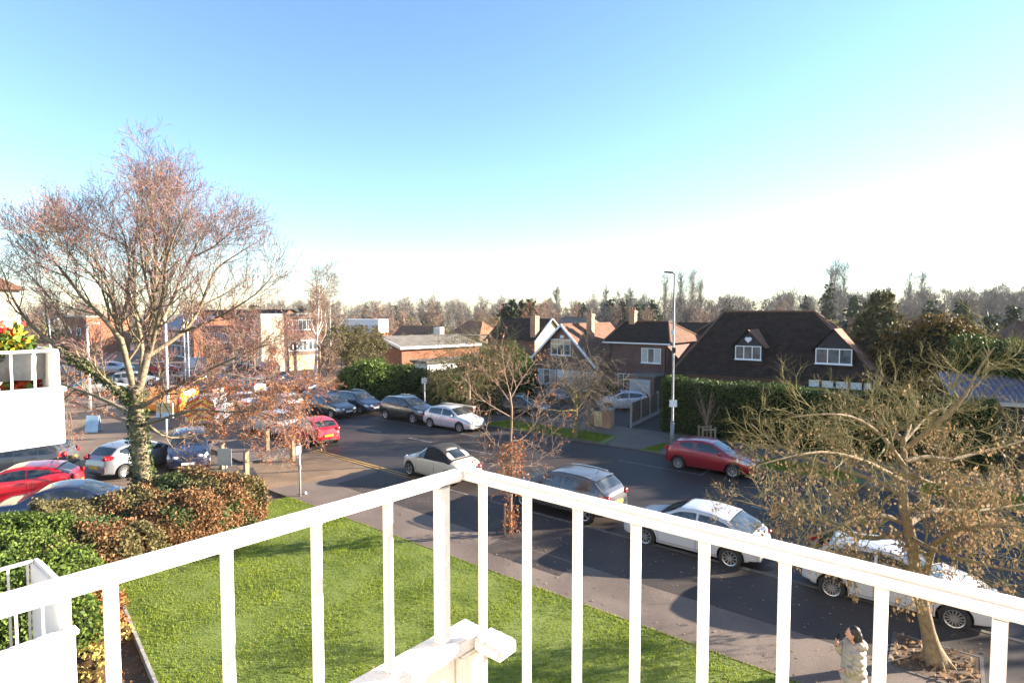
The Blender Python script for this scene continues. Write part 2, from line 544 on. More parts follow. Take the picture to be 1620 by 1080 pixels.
M['door_paint'] = mat('door_paint', (0.46, 0.46, 0.45), 0.6, (0.38, 0.38, 0.37), 3)
M['decking'] = mat('decking', (0.36, 0.29, 0.23), 0.85, (0.46, 0.38, 0.31), 5)
# ------------------------------------------------------------------ ground, road, pavements
def sheet(name, poly, z, m, kind='structure'):
    mb = MB()
    pts = [W(u, v, z) for u, v in poly]
    mb.add(pts, [tuple(range(len(pts)))])
    return mb.build(name, m, kind=kind)

def slab(name, poly, z0, z1, m, kind='structure'):
    mb = MB()
    P = [W(u, v) for u, v in poly]
    mb.prism([(p.x, p.y) for p in P], z0, z1)
    return mb.build(name, m, kind=kind)

g = MB()
g.add([(-2500, -400, -0.012), (2500, -400, -0.012), (2500, 2600, -0.012), (-2500, 2600, -0.012)], [(0, 1, 2, 3)])
g.build('ground', M['ground'], kind='structure')
VN, VF = 16.75, 27.9                                   # near and far kerb lines
sheet('road', [(-170, VN - 0.3), (80, VN - 0.3), (80, VF + 0.2), (-28, VF + 0.2), (-34, 52), (-40, 52), (-46, VF + 0.2), (-170, VF + 0.2)], 0.0, M['road'])
sheet('car_park', [(-170, -20), (-21.4, -20), (-21.4, 12.0), (-22.2, VN - 0.3), (-170, VN - 0.3)], 0.004, M['forecourt'])
sheet('side_car_park', [(-170, VF + 0.2), (-48, VF + 0.2), (-48, 75), (-170, 75)], 0.004, M['forecourt'])
# near pavement with kerb
slab('pavement', [(-22.3, 12.1), (60, 12.1), (60, VN - 0.15), (-20.9, VN - 0.15)], -0.05, 0.10, M['pavement'])
ap = sheet('entrance_apron', [(-27.2, 13.2), (-22.35, 12.2), (-20.9, VN - 0.2), (-21.2, VN + 0.15), (-27.0, VN + 0.5)], 0.010, M['apron'])
sheet('tarmac_patch', [(-26.6, 10.6), (-22.6, 9.4), (-22.4, 12.1), (-26.4, 13.6)], 0.015, M['patch'])
slab('tarmac_strip', [(-20.7, 14.3), (-12, 14.0), (60, 14.2), (60, VN - .16), (-20.85, VN - .16)], .05, .104, M['patch'])
for (u0, v0, u1, v1, w) in [(-11.4, 13.0, -8.5, 13.95, 1)]:
    sheet('tarmac_patch', [(u0, v0), (u1, v0), (u1, v1), (u0, v1)], 0.105, M['pavement'] if w == 0 else M['patch'])
slab('bollard_verge', [(-27.6, 13.6), (-27.2, 16.2), (-27.6, 16.7), (-60, 16.7), (-60, 14.6), (-31, 13.9)], -0.05, 0.10, M['pavement'])

def kerb_run(line, name='kerb', h=0.115, w=0.14, step=0.915):
    root = bpy.data.objects.new(name, None)
    C.objects.link(root)
    root['kind'] = 'structure'
    me = None
    for a, b in zip(line[:-1], line[1:]):
        a, b = W(*a), W(*b)
        n = max(1, int(round((b - a).length / step)))
        ang = math.atan2(b.y - a.y, b.x - a.x)
        for i in range(n):
            if me is None:
                mb = MB()
                mb.box(-step / 2 + 0.006, step / 2 - 0.006, -w / 2, w / 2, -0.06, h)
                o = mb.build('kerb_stone', M['kerb'], root, bevel=0.014)
                me = o.data
            else:
                o = bpy.data.objects.new('kerb_stone', me)
                C.objects.link(o)
                o.parent = root
            p = a.lerp(b, (i + 0.5) / n)
            o.location = (p.x, p.y, random.uniform(-0.004, 0.004))
            o.rotation_euler = (0, 0, ang + random.uniform(-0.004, 0.004))
            o.scale = ((b - a).length / n / step, 1, 1)
    return root

kerb_run([(-20.8, VN - 0.07), (22, VN - 0.07)])
kerb_run([(-27.2, 13.6), (-26.9, 16.0), (-27.2, 16.6), (-27.8, 16.85), (-46, 16.85)], w=0.16)
kerb_run([(-27.0, VF + 0.1), (-15.2, VF + 0.1)])
kerb_run([(-10.4, VF + 0.1), (24, VF + 0.1)])
# lawn edge boards and flower bed
LAWN = [(-20.6, 12.02), (-21.0, 10.9), (-18.7, 9.3), (-17.5, 5.25), (-15.8, 4.9), (-13.0, 4.4), (-9.5, 3.8), (-7.0, -1.0), (40, -1.0), (40, 12.02)]
slab('lawn', LAWN, -0.05, 0.115, M['lawn'])
slab('flower_bed', [(-17.45, 5.15), (-15.8, 4.82), (-13.0, 4.32), (-9.6, 3.72), (-7.1, -1.0), (-17.4, -1.0)], -0.05, 0.06, M['soil'])
slab('hedge_bed', [(-20.7, 12.0), (-21.1, 10.9), (-18.8, 9.3), (-17.55, 5.2), (-17.45, 1.0), (-24.5, 1.0), (-23.0, 10.5)], -0.05, 0.07, M['soil'])
ed = MB()
for a, b in zip([(-17.45, 5.19), (-15.8, 4.86), (-13.0, 4.36)], [(-15.8, 4.86), (-13.0, 4.36), (-9.55, 3.76)]):
    a, b = W(*a, 0.09), W(*b, 0.09)
    for i in range(5):
        ed.beam(a.lerp(b, i / 5 + .004), a.lerp(b, (i + 1) / 5 - .004), 0.07, 0.2)
tag(ed.build('lawn_edging', M['concrete'], bevel=0.008), 'concrete edging strip between lawn and brown flower bed', 'edging')
# far side: grass verge strips, footway, driveways
slab('far_footway', [(-27, VF + 0.17), (40, VF + 0.17), (40, 33.2), (-27, 33.2)], -0.05, 0.06, M['pavement'])
for (a, b) in [(-24.5, -15.4), (-13.2, -12.2), (-9.6, -3.0), (-1.2, 24)]:
    slab('grass_verge', [(a, VF + 0.25), (b, VF + 0.25), (b - .3, 30.4), (a + .4, 30.4)], 0.0, 0.085, M['lawn'])
slab('driveway', [(-29.5, 33.2), (-16.6, 33.2), (-17.0, 43.3), (-29.5, 43.3)], -0.05, 0.05, M['road'])
slab('driveway', [(-16.2, 33.2), (-13.3, 33.2), (-17.2, 47), (-20, 47)], -0.05, 0.045, M['patch'])
slab('sunlit_strip', [(-13.4, 30.9), (-9.4, 30.9), (-9.4, 32.3), (-13.4, 32.3)], 0.0, 0.064, M['pavement'])  # added slab stands for a sunlit patch, in the footway's own material
# markings
def line_mark(name, pts, w, m, z=0.005):
    mb = MB()
    for a, b in zip(pts[:-1], pts[1:]):
        a, b = Vector(W(*a)), Vector(W(*b))
        t = (b - a).normalized()
        x = Vector((-t.y, t.x, 0)) * w / 2
        mb.add([(q.x, q.y, z) for q in (a - x, b - x, b + x, a + x)], [(0, 1, 2, 3)])
    return mb.build(name, m, kind='structure')

for k, off in enumerate((0.32, 0.55)):
    line_mark('yellow_line', [(-27.1, VN + off + .22), (-22, VN + off + .1), (-18.6, VN + off)], 0.09, M['line_yellow'])
for u in (-30, -25.5, -21, -6, 0, 6, 12):
    line_mark('centre_line', [(u, 22.6), (u + 2.0, 22.6)], 0.10, M['line_white'])
line_mark('bay_line', [(-13.2, 25.6), (-9.0, 25.6)], 0.06, M['line_white'])
line_mark('bay_line', [(-9.0, 25.6), (-9.0, 27.6)], 0.06, M['line_white'], 0.007)
line_mark('bay_line', [(-16.4, 19.0), (-13.2, 19.0)], 0.06, M['line_white'])
for (u0, v0, u1, v1) in [(-17, 18.2, -13.6, 19.6), (-6.5, 20.8, -1.2, 22.1), (3.5, 24.2, 5.4, 27.5), (-25.5, 20.0, -23.5, 24.5)]:
    sheet('tarmac_patch', [(u0, v0), (u1, v0 + .05), (u1 - .03, v1), (u0 + .04, v1 - .04)], .004, M['patch'])
line_mark('bay_line', [(-32, 25.4), (-20, 25.4)], 0.06, M['line_white'])

# ------------------------------------------------------------------ the balcony we stand on
cu, cv = uv((-0.155, 1.82))
RZ = EYE - 0.50                                        # top of the handrail
FL = EYE - 1.60
bal = thing('balcony', 'white painted balcony railing in the foreground with square balusters', 'balcony', W(cu, cv, FL), R_(-39.4))
hr = FL
SKEW = R_(-2.5)                                        # the side rail meets the front rail a little off square
rail = MB()
rail.box(-0.02, 3.6, -0.024, 0.024, RZ - hr - 0.034, RZ - hr)
rail.build('handrail', M['white_paint'], bal, bevel=0.008)
rail = MB()
rail.box(-0.024, 0.024, -1.9, -0.022, RZ - hr - 0.0345, RZ - hr - 0.0005)
rail.build('handrail', M['white_paint'], bal, bevel=0.008).rotation_euler = (0, 0, SKEW)
def bar(x, y, z0, z1, w, name='baluster'):
    mb = MB()
    mb.box(-w / 2, w / 2, -w / 2, w / 2, z0, z1)
    mb.box(-w / 2 - .002, w / 2 + .002, -w / 2 - .002, w / 2 + .002, z1 - .004, z1)
    o = mb.build(name, M['white_paint'], bal, bevel=0.003)
    o.location = (x, y, 0)
    return o
first = None
for k in range(18):
    x = 0.081 + 0.177 * k
    if first is None:
        first = bar(x, 0, 0.02, RZ - hr - 0.036, 0.022)
    else:
        o = first.copy(); C.objects.link(o); o.location = (x, 0, 0)
COP = -1.035 + EYE - hr
first = None
for k in range(8):
    y = -0.299 - 0.221 * k
    if first is None:
        first = bar(y * -math.sin(SKEW), y * math.cos(SKEW), COP, RZ - hr - 0.037, 0.022)
    else:
        o = first.copy(); C.objects.link(o); o.location = (y * -math.sin(SKEW), y * math.cos(SKEW), 0)
bar(-.1 * -math.sin(SKEW), -0.097, COP, RZ - hr - 0.037, 0.038, 'corner_post')
cp = MB()
cp.box(-0.05, 0.045, -1.9, 0.05, COP - 0.05, COP)
cp.build('coping', M['white_paint'], bal, bevel=0.006).rotation_euler = (0, 0, SKEW)
cp = MB()
cp.box(0.047, 0.165, -0.015, 0.075, COP - 0.052, COP - 0.002)
cp.build('coping', M['white_paint'], bal, bevel=0.012)
pr = MB()
pr.box(-0.035, 0.05, -0.06, 0.045, -0.15, COP - 0.052)
pr.build('corner_pier', M['stained_white'], bal, bevel=0.006)
pr = MB()
pr.box(-0.03, 0.02, -1.9, -0.064, -0.15, COP - 0.052)
pr.build('side_panel', M['stained_white'], bal).rotation_euler = (0, 0, SKEW)
pr = MB()
pr.box(-0.03, 3.8, -1.9, 0.06, -0.30, 0.0)
pr.build('floor_slab', M['concrete'], bal)
pr = MB()
pr.box(0.04, 3.6, -0.015, 0.015, 0.05, 0.08)
pr.build('bottom_rail', M['white_paint'], bal)
# own block behind us (sunlit wall that throws light back on to the railing)
blk = thing('apartment_block', 'pale brick apartment block whose balcony carries the white railing', 'apartment block', W(0, cv - 1.95, 0), YAW)
w_ = MB()
w_.box(-7.8, 26, -9, -0.02, 0, 10.2)
w_.build('wall', M['pale_brick'], blk)
w_ = MB()
w_.box(-8.1, 26.3, -9.3, 0.3, 10.2, 10.45)
w_.build('roof', M['roof_grey'], blk)

# ------------------------------------------------------------------ neighbouring balconies
def side_balcony(name, label, cornerpx, depth, drop, wid=1.55, dep=1.5, solid=9):
    """corner: the front corner nearest to us; panel and rails run away from the street"""
    c = D(cornerpx, 500, depth)
    u, v = uv(c)
    z0 = EYE - drop - 0.50                             # coping level
    t = thing(name, label, 'balcony', W(u, v, z0), YAW, 'neighbouring white balconies')
    p = MB(); p.box(-0.12, 0, -dep, 0, -0.75, -0.06); p.build('side_panel', M['white_render'], t, bevel=.01)
    p = MB(); p.box(-min(wid, solid), -0.125, -0.12, 0, -0.75, 0.462); p.build('front_panel', M['white_render'], t, bevel=.01)
    p = MB(); p.box(-wid, -0.125, -dep, -0.125, -0.75, -0.62); p.build('floor_slab', M['concrete'], t)
    n_b = int((dep - .14) / .115)
    for k in range(n_b):
        p = MB(); p.box(-wid + .06, -0.13, -dep + .01 + k * .115, -dep + .01 + k * .115 + .107, -0.618, -0.592); p.build('floor_board', M['decking'], t)
    p = MB(); p.box(-0.14, 0.03, -dep, 0.03, -0.058, 0.0); p.build('coping', M['white_paint'], t, bevel=.008)
    p = MB(); p.box(-0.085, -0.035, -dep, -0.03, 0.465, 0.50); p.build('handrail', M['white_paint'], t, bevel=.006)
    p = MB(); p.box(-wid, -0.03, -0.085, -0.035, 0.466, 0.501); p.build('handrail', M['white_paint'], t, bevel=.006)
    p = MB(); p.box(-wid, -wid + .05, -dep, -0.09, 0.467, 0.502); p.build('handrail', M['white_paint'], t, bevel=.006)
    b = MB(); b.box(-.012, .012, -.012, .012, 0, 0.466); b0 = b.build('baluster', M['white_paint'], t); b0.location = (-0.06, -0.05, 0); b0.scale = (2, 2, 1)
    for k in range(int(dep / .23)):
        o = b0.copy(); C.objects.link(o); o.location = (-0.06, -0.28 - .23 * k, 0); o.scale = (1, 1, 1)
    b = MB(); b.box(-.012, .012, -.012, .012, -0.3, 0.466); b1 = b.build('baluster', M['white_paint'], t); b1.location = (-0.25, -0.06, 0)
    for k in range(1, int(wid / .19)):
        o = b1.copy(); C.objects.link(o); o.location = (-0.25 - .19 * k, -0.06, 0)
    b = MB(); b.box(-.012, .012, -.012, .012, -0.62, 0.466); b2 = b.build('baluster', M['white_paint'], t); b2.location = (-wid + .025, -0.15, 0)
    for k in range(1, int(dep / .19)):
        o = b2.copy(); C.objects.link(o); o.location = (-wid + .025, -0.15 - .19 * k, 0)
    return t
ub = side_balcony('side_balcony', 'upper white balcony with red and yellow flowers on its rail', 96, 7.5, 0.475, solid=.62)
lb = side_balcony('side_balcony', 'lower white balcony with brown decking floor below the hedge', 100, 6.45, 3.175, 1.35)
sb = thing('apartment_block', 'cream rendered block with brown hipped roof behind the flower balcony', 'apartment block', W(*uv(D(33, 500, 36)), 0), YAW)
p = MB(); p.box(-9, 0, -8, 0, 0, EYE + 1.45); p.build('wall', M['cream_wall'], sb)
p = MB(); p.add([(-9.5, -8.5, 8.85), (0.4, -8.5, 8.85), (0.4, 0.4, 8.85), (-9.5, 0.4, 8.85), (-6, -4, 11.6), (-3.5, -4, 11.6)],
                [(0, 1, 2, 3), (2, 1, 5), (0, 3, 4), (3, 2, 5, 4), (1, 0, 4, 5)]); p.build('roof', M['tile_brown'], sb)

# ------------------------------------------------------------------ houses
def slope(mb, e0, e1, r1, r0, step=0.16, lift=0.028, m=0):
    """a roof slope of lapped tile courses, from eave e0-e1 up to ridge r0-r1"""
    e0, e1, r1, r0 = map(Vector, (e0, e1, r1, r0))
    n = (e1 - e0).cross(r0 - e0)
    if n.length < 1e-6:
        n = (e1 - e0).cross(r1 - e0)
    n.normalize()
    if n.z < 0:
        n = -n
    L = max((r0 - e0).length, (r1 - e1).length)
    k = max(2, int(L / step))
    for i in range(k):
        a, b = i / k, min(1.0, (i + 1) / k)
        p0, p1 = e0.lerp(r0, a), e1.lerp(r1, a)
        q1, q0 = e1.lerp(r1, b), e0.lerp(r0, b)
        j = lift * random.uniform(0.8, 1.2)
        mb.add([p0 + n * j, p1 + n * j, q1 + n * .004, q0 + n * .004, p0 - n * .004, p1 - n * .004], [(0, 1, 2, 3), (4, 5, 1, 0)], m)

def window(parent, o, r, w, h, cols=2, rows=1, out=None, bar_=0.06, curtain=False, dep=0.05):
    """white frame with separate panes; o: lower left corner, r: unit vector to the right, facing out"""
    o, r = Vector(o), Vector(r).normalized()
    up = Vector((0, 0, 1))
    f = r.cross(up).normalized()                       # outwards
    mb = MB()
    def bx(x0, x1, z0, z1, d0, d1):
        mb.hexa([o + r * x + f * d + up * z for z in (z0, z1) for x, d in ((x0, d0), (x1, d0), (x1, d1), (x0, d1))])
    bx(0, w, 0, bar_, -.03, dep); bx(0, w, h - bar_, h, -.03, dep)
    for c in range(cols + 1):
        x = c * (w - bar_) / cols
        bx(x, x + bar_, bar_, h - bar_, -.03, dep - .004)
    for q in range(1, rows):
        z = h * (1 - 0.32 * q) if rows == 2 else q * h / rows
        bx(bar_, w - bar_, z - bar_ / 3, z + bar_ / 3, -.02, dep - .008)
    bx(-.05, w + .05, -.06, -.002, -.02, dep + .05)
    fr = mb.build('window', M['upvc'], parent)
    for c in range(cols):
        x0, x1 = c * (w - bar_) / cols + bar_, (c + 1) * (w - bar_) / cols
        pm = MB()
        pm.add([o + r * x + f * .012 + up * z for x, z in ((x0, bar_), (x1, bar_), (x1, h - bar_), (x0, h - bar_))], [(0, 1, 2, 3)])
        pm.build('pane', M['curtain'] if (curtain and c in (0, cols - 1) and cols > 2) else M['pane'], fr)
    return fr

def wall_box(parent, x0, x1, y0, y1, z0, z1, m, name='wall'):
    mb = MB()
    mb.box(x0, x1, y0, y1, z0, z1)
    return mb.build(name, m, parent)

FX = (1, 0, 0)                                         # a street-facing wall's right
def gable_wall(parent, x0, x1, y, ze, xa, za, m, th=0.25, z0=0.0, name='wall'):
    mb = MB()
    a = [(x0, y, z0), (x1, y, z0), (x1, y, ze), (xa, y, za), (x0, y, ze)]
    b = [(p[0], y + th, p[2]) for p in a]
    n = len(a)
    mb.add(a + b, [tuple(range(n)), tuple(range(n, 2 * n))[::-1]] + [(i, n + i, n + (i + 1) % n, (i + 1) % n) for i in range(n)])
    return mb.build(name, m, parent)

def chimney(parent, x, y, z0, z1, m, w=0.55, pots=1, mast=0):
    mb = MB()
    mb.box(x - w / 2, x + w / 2, y - w / 2, y + w / 2, z0, z1)
    mb.box(x - w / 2 - .05, x + w / 2 + .05, y - w / 2 - .05, y + w / 2 + .05, z1 - .22, z1 - .08)
    c = mb.build('chimney', m, parent)
    q = MB()
    for i in range(pots):
        q.tube([(x + (i - (pots - 1) / 2) * .28, y, z1), (x + (i - (pots - 1) / 2) * .28, y, z1 + .3)], [.11, .09], 8)
    q.build('chimney_pot', M['tile_orange'], c)
    if mast:
        a = MB()
        a.tube([(x, y, z1), (x, y, z1 + 1.3)], .02, 4)
        for k in range(5):
            a.beam((x - .3 + k * .12, y - .2, z1 + 1.2), (x - .3 + k * .12, y + .2, z1 + 1.2), .012, .012)
        a.beam((x - .4, y, z1 + 1.2), (x + .3, y, z1 + 1.2), .015, .015)
        a.build('aerial', M['galv'], c)
    return c

# the gabled brown house
h1 = thing('gabled_house', 'brown tile-hung house with white bargeboards on a steep front gable', 'house', W(-31.6, 43.3, 0.04), YAW)
gw = 7.0
gable_wall(h1, 0, gw, 0, 2.75, gw / 2 + .1, 6.15, M['tile_hung'], z0=2.3)
wall_box(h1, 0.02, gw - .02, 0.06, 0.3, 0, 2.3, M['brick_brown'])
wall_box(h1, 3.0, 4.7, -0.02, 0.058, 0.6, 2.25, M['white_render'], 'wall_panel')
wall_box(h1, 0.0, 0.25, 0.3, 9, 0, 2.7, M['brick_brown'])
wall_box(h1, gw - .25, gw, 0.3, 9, 0, 2.7, M['brick_brown'])
rf = MB()
slope(rf, (gw + .35, -.35, 2.45), (gw + .35, 9, 2.45), (gw / 2 + .1, 9, 6.3), (gw / 2 + .1, -.35, 6.3))
slope(rf, (-.35, 9, 2.45), (-.35, -.35, 2.45), (gw / 2 + .1, -.35, 6.3), (gw / 2 + .1, 9, 6.3))
r1 = rf.build('roof', M['tile_brown'], h1)
for s, x in ((-1, -.42), (1, gw + .42)):
    b = MB(); b.beam((x, -.40, 2.42), (gw / 2 + .1 - s * .02, -.40, 6.32), 0.05, 0.19); b.build('bargeboard', M['upvc'], h1)
window(h1, (2.35, -.03, 3.55), FX, 2.1, 1.45, 3, 2)
window(h1, (0.9, -.05, 0.55), FX, 2.0, 1.65, 3, 2, curtain=True)
window(h1, (4.75, -.05, 0.55), FX, 2.1, 1.65, 3, 2, curtain=True)
chimney(h1, 4.6, 3.2, 5.0, 7.3, M['brick_orange'])
al = MB(); al.box(3.35, 3.75, -.09, -.02, 5.1, 5.35); al.build('alarm_box', M['white_render'], h1)

# its hipped neighbour
h2 = thing('hipped_house', 'dark roofed house with white garage beside the gabled house', 'house', W(-24.2, 45.0, 0.04), YAW)
wall_box(h2, 0, 5.4, 0, 7.5, 0, 4.85, M['brick_dark'])
def hip(parent, x0, x1, y0, y1, ze, zr, rx0, rx1, mats, name='roof', step=.16, ry=None):
    ry = (y0 + y1) / 2 if ry is None else ry
    mb = MB()
    slope(mb, (x0, y0, ze), (x1, y0, ze), (rx1, ry, zr), (rx0, ry, zr), step, m=0)
    slope(mb, (x1, y1, ze), (x0, y1, ze), (rx0, ry, zr), (rx1, ry, zr), step, m=0)
    slope(mb, (x1, y0, ze), (x1, y1, ze), (rx1, ry, zr), (rx1, ry, zr), step, m=1)
    slope(mb, (x0, y1, ze), (x0, y0, ze), (rx0, ry, zr), (rx0, ry, zr), step, m=1)
    mb.add([(x0, y0, ze - .05), (x1, y0, ze - .05), (x1, y1, ze - .05), (x0, y1, ze - .05)], [(3, 2, 1, 0)])
    o = mb.build(name, mats, parent)
    t = MB()
    for a, b in (((x0, y0, ze), (rx0, ry, zr)), ((x1, y0, ze), (rx1, ry, zr)), ((rx0, ry, zr), (rx1, ry, zr)), ((x1, y1, ze), (rx1, ry, zr))):
        a, b = Vector(a) + Vector((0, 0, .05)), Vector(b) + Vector((0, 0, .05))
        n = max(1, int((b - a).length / .4))
        for i in range(n):
            t.tube([a.lerp(b, i / n), a.lerp(b, (i + .96) / n)], .085, 6)
    t.build('ridge_tile', mats[1], o, kind='stuff')
    gt = MB()
    gt.beam((x0 - .03, y0 - .06, ze - .06), (x1 + .03, y0 - .06, ze - .06), .1, .1)
    gt.build('gutter', M['upvc'], parent)
    return o
hip(h2, -.4, 5.8, -.4, 7.9, 4.85, 6.55, -.4, 3.9, [M['tile_dark'], M['tile_brown']])  # sunlit hip end put into a lighter tile, shaded front into a dark one
window(h2, (3.1, -.05, 3.15), FX, 1.75, 1.25, 3, 1, curtain=True)
wall_box(h2, 3.0, 5.4, -2.6, -.02, 0, 2.2, M['brick_brown'], 'garage')
wall_box(h2, 2.9, 5.5, -2.7, -.03, 2.202, 2.36, M['roof_grey'], 'garage_roof')
gd = MB()
for i in range(6):
    gd.box(3.3, 5.1, -2.66, -2.604, 0.05 + i * .33, 0.05 + i * .33 + .315)
gd.build('garage_door', M['door_paint'], h2)
window(h2, (0.9, -.05, 0.6), FX, 1.1, 1.5, 2, 2)
chimney(h2, 0.6, 3.4, 5.4, 7.6, M['brick_orange'], pots=2, mast=1)
h2b = thing('hipped_house', 'narrow house behind lamp post with sunlit hip and yellow side wall', 'house', W(-19.4, 52.5, 0.04), YAW)
wall_box(h2b, 0, 5.0, 0, 7.0, 0, 5.0, M['brick_dark'])
hip(h2b, -.4, 5.4, -.4, 7.4, 5.0, 6.9, 1.2, 3.2, [M['tile_dark'], M['tile_brown']])  # sun on the end slopes is part of their lighter tile colour
wall_box(h2b, 5.01, 5.06, 0.3, 6.5, 2.6, 4.8, M['yellow_wall'], 'side_wall')
window(h2b, (3.2, -.05, 2.9), FX, 1.2, 1.1, 2)

# the big dark-roofed chalet house
h3 = thing('chalet_house', 'wide house with vast dark tiled roof, two dormers and half-timbered bay', 'house', W(-16.8, 42.0, 0.04), YAW)
wall_box(h3, 0.4, 12.6, 0.4, 9.6, 0, 3.2, M['brick_dark'])
HX0, HX1, HZ, HR = -.3, 13.4, 2.95, 7.42
mb = MB()
ry = 5.0
rx0, rx1 = 1.9, 8.5
slope(mb, (HX0, 0, HZ), (HX1, 0, HZ), (rx1, ry, HR), (rx0, ry, HR), .15, m=0)
slope(mb, (HX1, 10, HZ), (HX0, 10, HZ), (rx0, ry, HR), (rx1, ry, HR), .15, m=0)
slope(mb, (HX1, 0, HZ), (HX1, 10, HZ), (rx1, ry, HR), (rx1, ry, HR), .15, m=1)
slope(mb, (HX0, 10, HZ), (HX0, 0, HZ), (rx0, ry, HR), (rx0, ry, HR), .15, m=1)
mb.add([(HX0, 0, HZ - .05), (HX1, 0, HZ - .05), (HX1, 10, HZ - .05), (HX0, 10, HZ - .05)], [(3, 2, 1, 0)])
r3 = mb.build('roof', [M['tile_dark'], M['tile_orange']], h3)  # orange end slopes stand for sunlight, dark front slope for shade
rt = MB()
for a, b in (((HX0, 0, HZ), (rx0, ry, HR)), ((HX1, 0, HZ), (rx1, ry, HR)), ((rx0, ry, HR), (rx1, ry, HR)), ((HX1, 10, HZ), (rx1, ry, HR))):
    a, b = Vector(a) + Vector((0, 0, .05)), Vector(b) + Vector((0, 0, .05))
    n = int((b - a).length / .4)
    for i in range(n):
        rt.tube([a.lerp(b, i / n), a.lerp(b, (i + .96) / n)], .09, 6)
rt.build('ridge_tile', M['tile_brown'], r3, kind='stuff')
def roof_y(z):
    return (z - HZ) / (HR - HZ) * ry
def dormer(x0, x1, zb, zt, za, cols, nm):
    """dormer with a small gable; its front stands on the slope"""
    y = roof_y(zb) - .12
    xc = (x0 + x1) / 2
    mb = MB()
    a = [(x0, y, zb), (x1, y, zb), (x1, y, zt), (xc, y, za), (x0, y, zt)]
    yt, ya = roof_y(zt) + .3, roof_y(za) + .2
    b = [(x0, roof_y(zb) + .1, zb), (x1, roof_y(zb) + .1, zb), (x1, yt, zt), (xc, ya, za), (x0, yt, zt)]
    mb.add(a + b, [(0, 1, 2, 3, 4), (1, 6, 7, 2), (5, 0, 4, 9)])
    d = mb.build('dormer', M['tile_hung_dark'], h3)
    rm = MB()
    slope(rm, (x1 + .22, y - .2, zt - .16), (x1 + .22, yt + .1, zt - .16), (xc, ya + .1, za + .05), (xc, y - .2, za + .05), .15, m=1)
    slope(rm, (x0 - .22, yt + .1, zt - .16), (x0 - .22, y - .2, zt - .16), (xc, y - .2, za + .05), (xc, ya + .1, za + .05), .15, m=0)
    rm.build('dormer_roof', [M['tile_dark'], M['tile_orange']], d)  # right slope coloured orange as the lit side, left one dark as shaded
    return d, y
d1, y1 = dormer(4.0, 5.9, 3.95, 5.0, 6.1, 3, 'a')
window(d1, (4.05, y1 - .03, 4.0), FX, 1.8, .98, 3, 1, curtain=False)
hb = MB()
hb.ball((4.95 - .1, y1 - .04, 5.48), (.15, .04, .14), 10, 6); hb.ball((4.95 + .1, y1 - .04, 5.48), (.15, .04, .14), 10, 6)
hb.add([(4.72, y1 - .06, 5.42), (5.18, y1 - .06, 5.42), (4.95, y1 - .06, 5.2)], [(0, 1, 2)])
hb.build('alarm_box', M['upvc'], d1, smooth=True)
d2, y2 = dormer(9.3, 11.5, 3.95, 4.95, 6.25, 3, 'b')
window(d2, (9.33, y2 - .03, 3.97), FX, 2.15, 1.02, 3, 1)
# half-timbered bay under the right dormer
bay = wall_box(h3, 9.2, 12.9, -1.1, 0.38, 0, 3.2, M['white_render'], 'bay')
tb = MB()
for x in (9.2, 9.95, 10.75, 11.55, 12.3, 12.76):
    tb.box(x, x + .14, -1.14, -1.103, 0, 3.2)
tb.box(9.2, 12.9, -1.145, -1.104, 2.45, 2.6)
tb.box(9.2, 12.9, -1.145, -1.104, 3.05, 3.22)
tb.build('timber_frame', M['timber_black'], bay)
br_ = MB(); slope(br_, (9.0, -1.35, 3.2), (13.1, -1.35, 3.2), (13.1, .8, 3.72), (9.0, .8, 3.72), .15); br_.build('bay_roof', M['tile_dark'], bay)
window(h3, (9.6, -1.16, 1.0), FX, 2.4, 1.1, 3, 1)

h4 = thing('orange_roofed_house', 'house with orange tiled roof and white box dormer behind the conifer', 'house', W(-8.6, 62, 0), YAW)
wall_box(h4, 0.2, 8.6, 0.3, 8, 0, 3.4, M['brick_brown'])
rf = MB()
slope(rf, (0, 0, 3.4), (9.0, 0, 3.4), (9.0, 4.2, 6.9), (0, 4.2, 6.9)); slope(rf, (9.0, 8.4, 3.4), (0, 8.4, 3.4), (0, 4.2, 6.9), (9.0, 4.2, 6.9))
rf.build('roof', M['tile_orange'], h4)
gable_wall(h4, 0.2, 8.8, 8.0, 3.4, 4.5, 3.5, M['brick_brown'])
wall_box(h4, 3.0, 6.0, 1.0, 4.0, 4.3, 6.0, M['white_render'], 'dormer')
wall_box(h4, 2.8, 6.2, 0.8, 4.2, 6.0, 6.15, M['tile_brown'], 'dormer_roof')
window(h4, (4.1, .97, 4.7), FX, 1.0, 1.0, 1)

# garage with blue-grey pantiles on the right
gp = D(1508, 600, 27.4)
h5 = thing('garage', 'low garage with blue-grey pantile roof among the dark hedges', 'garage', W(*uv(gp), 0.02), YAW + R_(12))
wall_box(h5, 0.4, 11, 0.3, 4.6, 0, 3.15, M['timber_black'])
pt = MB()
nx = 46
for j in range(9):
    y0, y1_ = j / 9 * 3.0, (j + 1) / 9 * 3.0 + .05
    z0, z1 = 3.2 + j / 9 * 1.0, 3.2 + (j + 1) / 9 * 1.0 + .01
    for i in range(nx):
        xs = [0 + (i + q) * .24 for q in (0, .25, .5, .75, 1)]
        hs = [.0, .08, .115, .06, .0]
        vs = [(x, y0, z0 + h + .03) for x, h in zip(xs, hs)] + [(x, y1_, z1 + h) for x, h in zip(xs, hs)] + [(xs[0], y0, z0 - .01), (xs[-1], y0, z0 - .01)]
        pt.add(vs, [(k, k + 1, k + 6, k + 5) for k in range(4)] + [(10, 11, 4, 3, 2, 1, 0)])
pt.build('pantile_roof', M['pantile'], h5, kind='stuff')
fb = MB(); fb.box(-.05, 11.1, -.12, -.02, 3.02, 3.2); fb.build('gutter', M['galv'], h5)
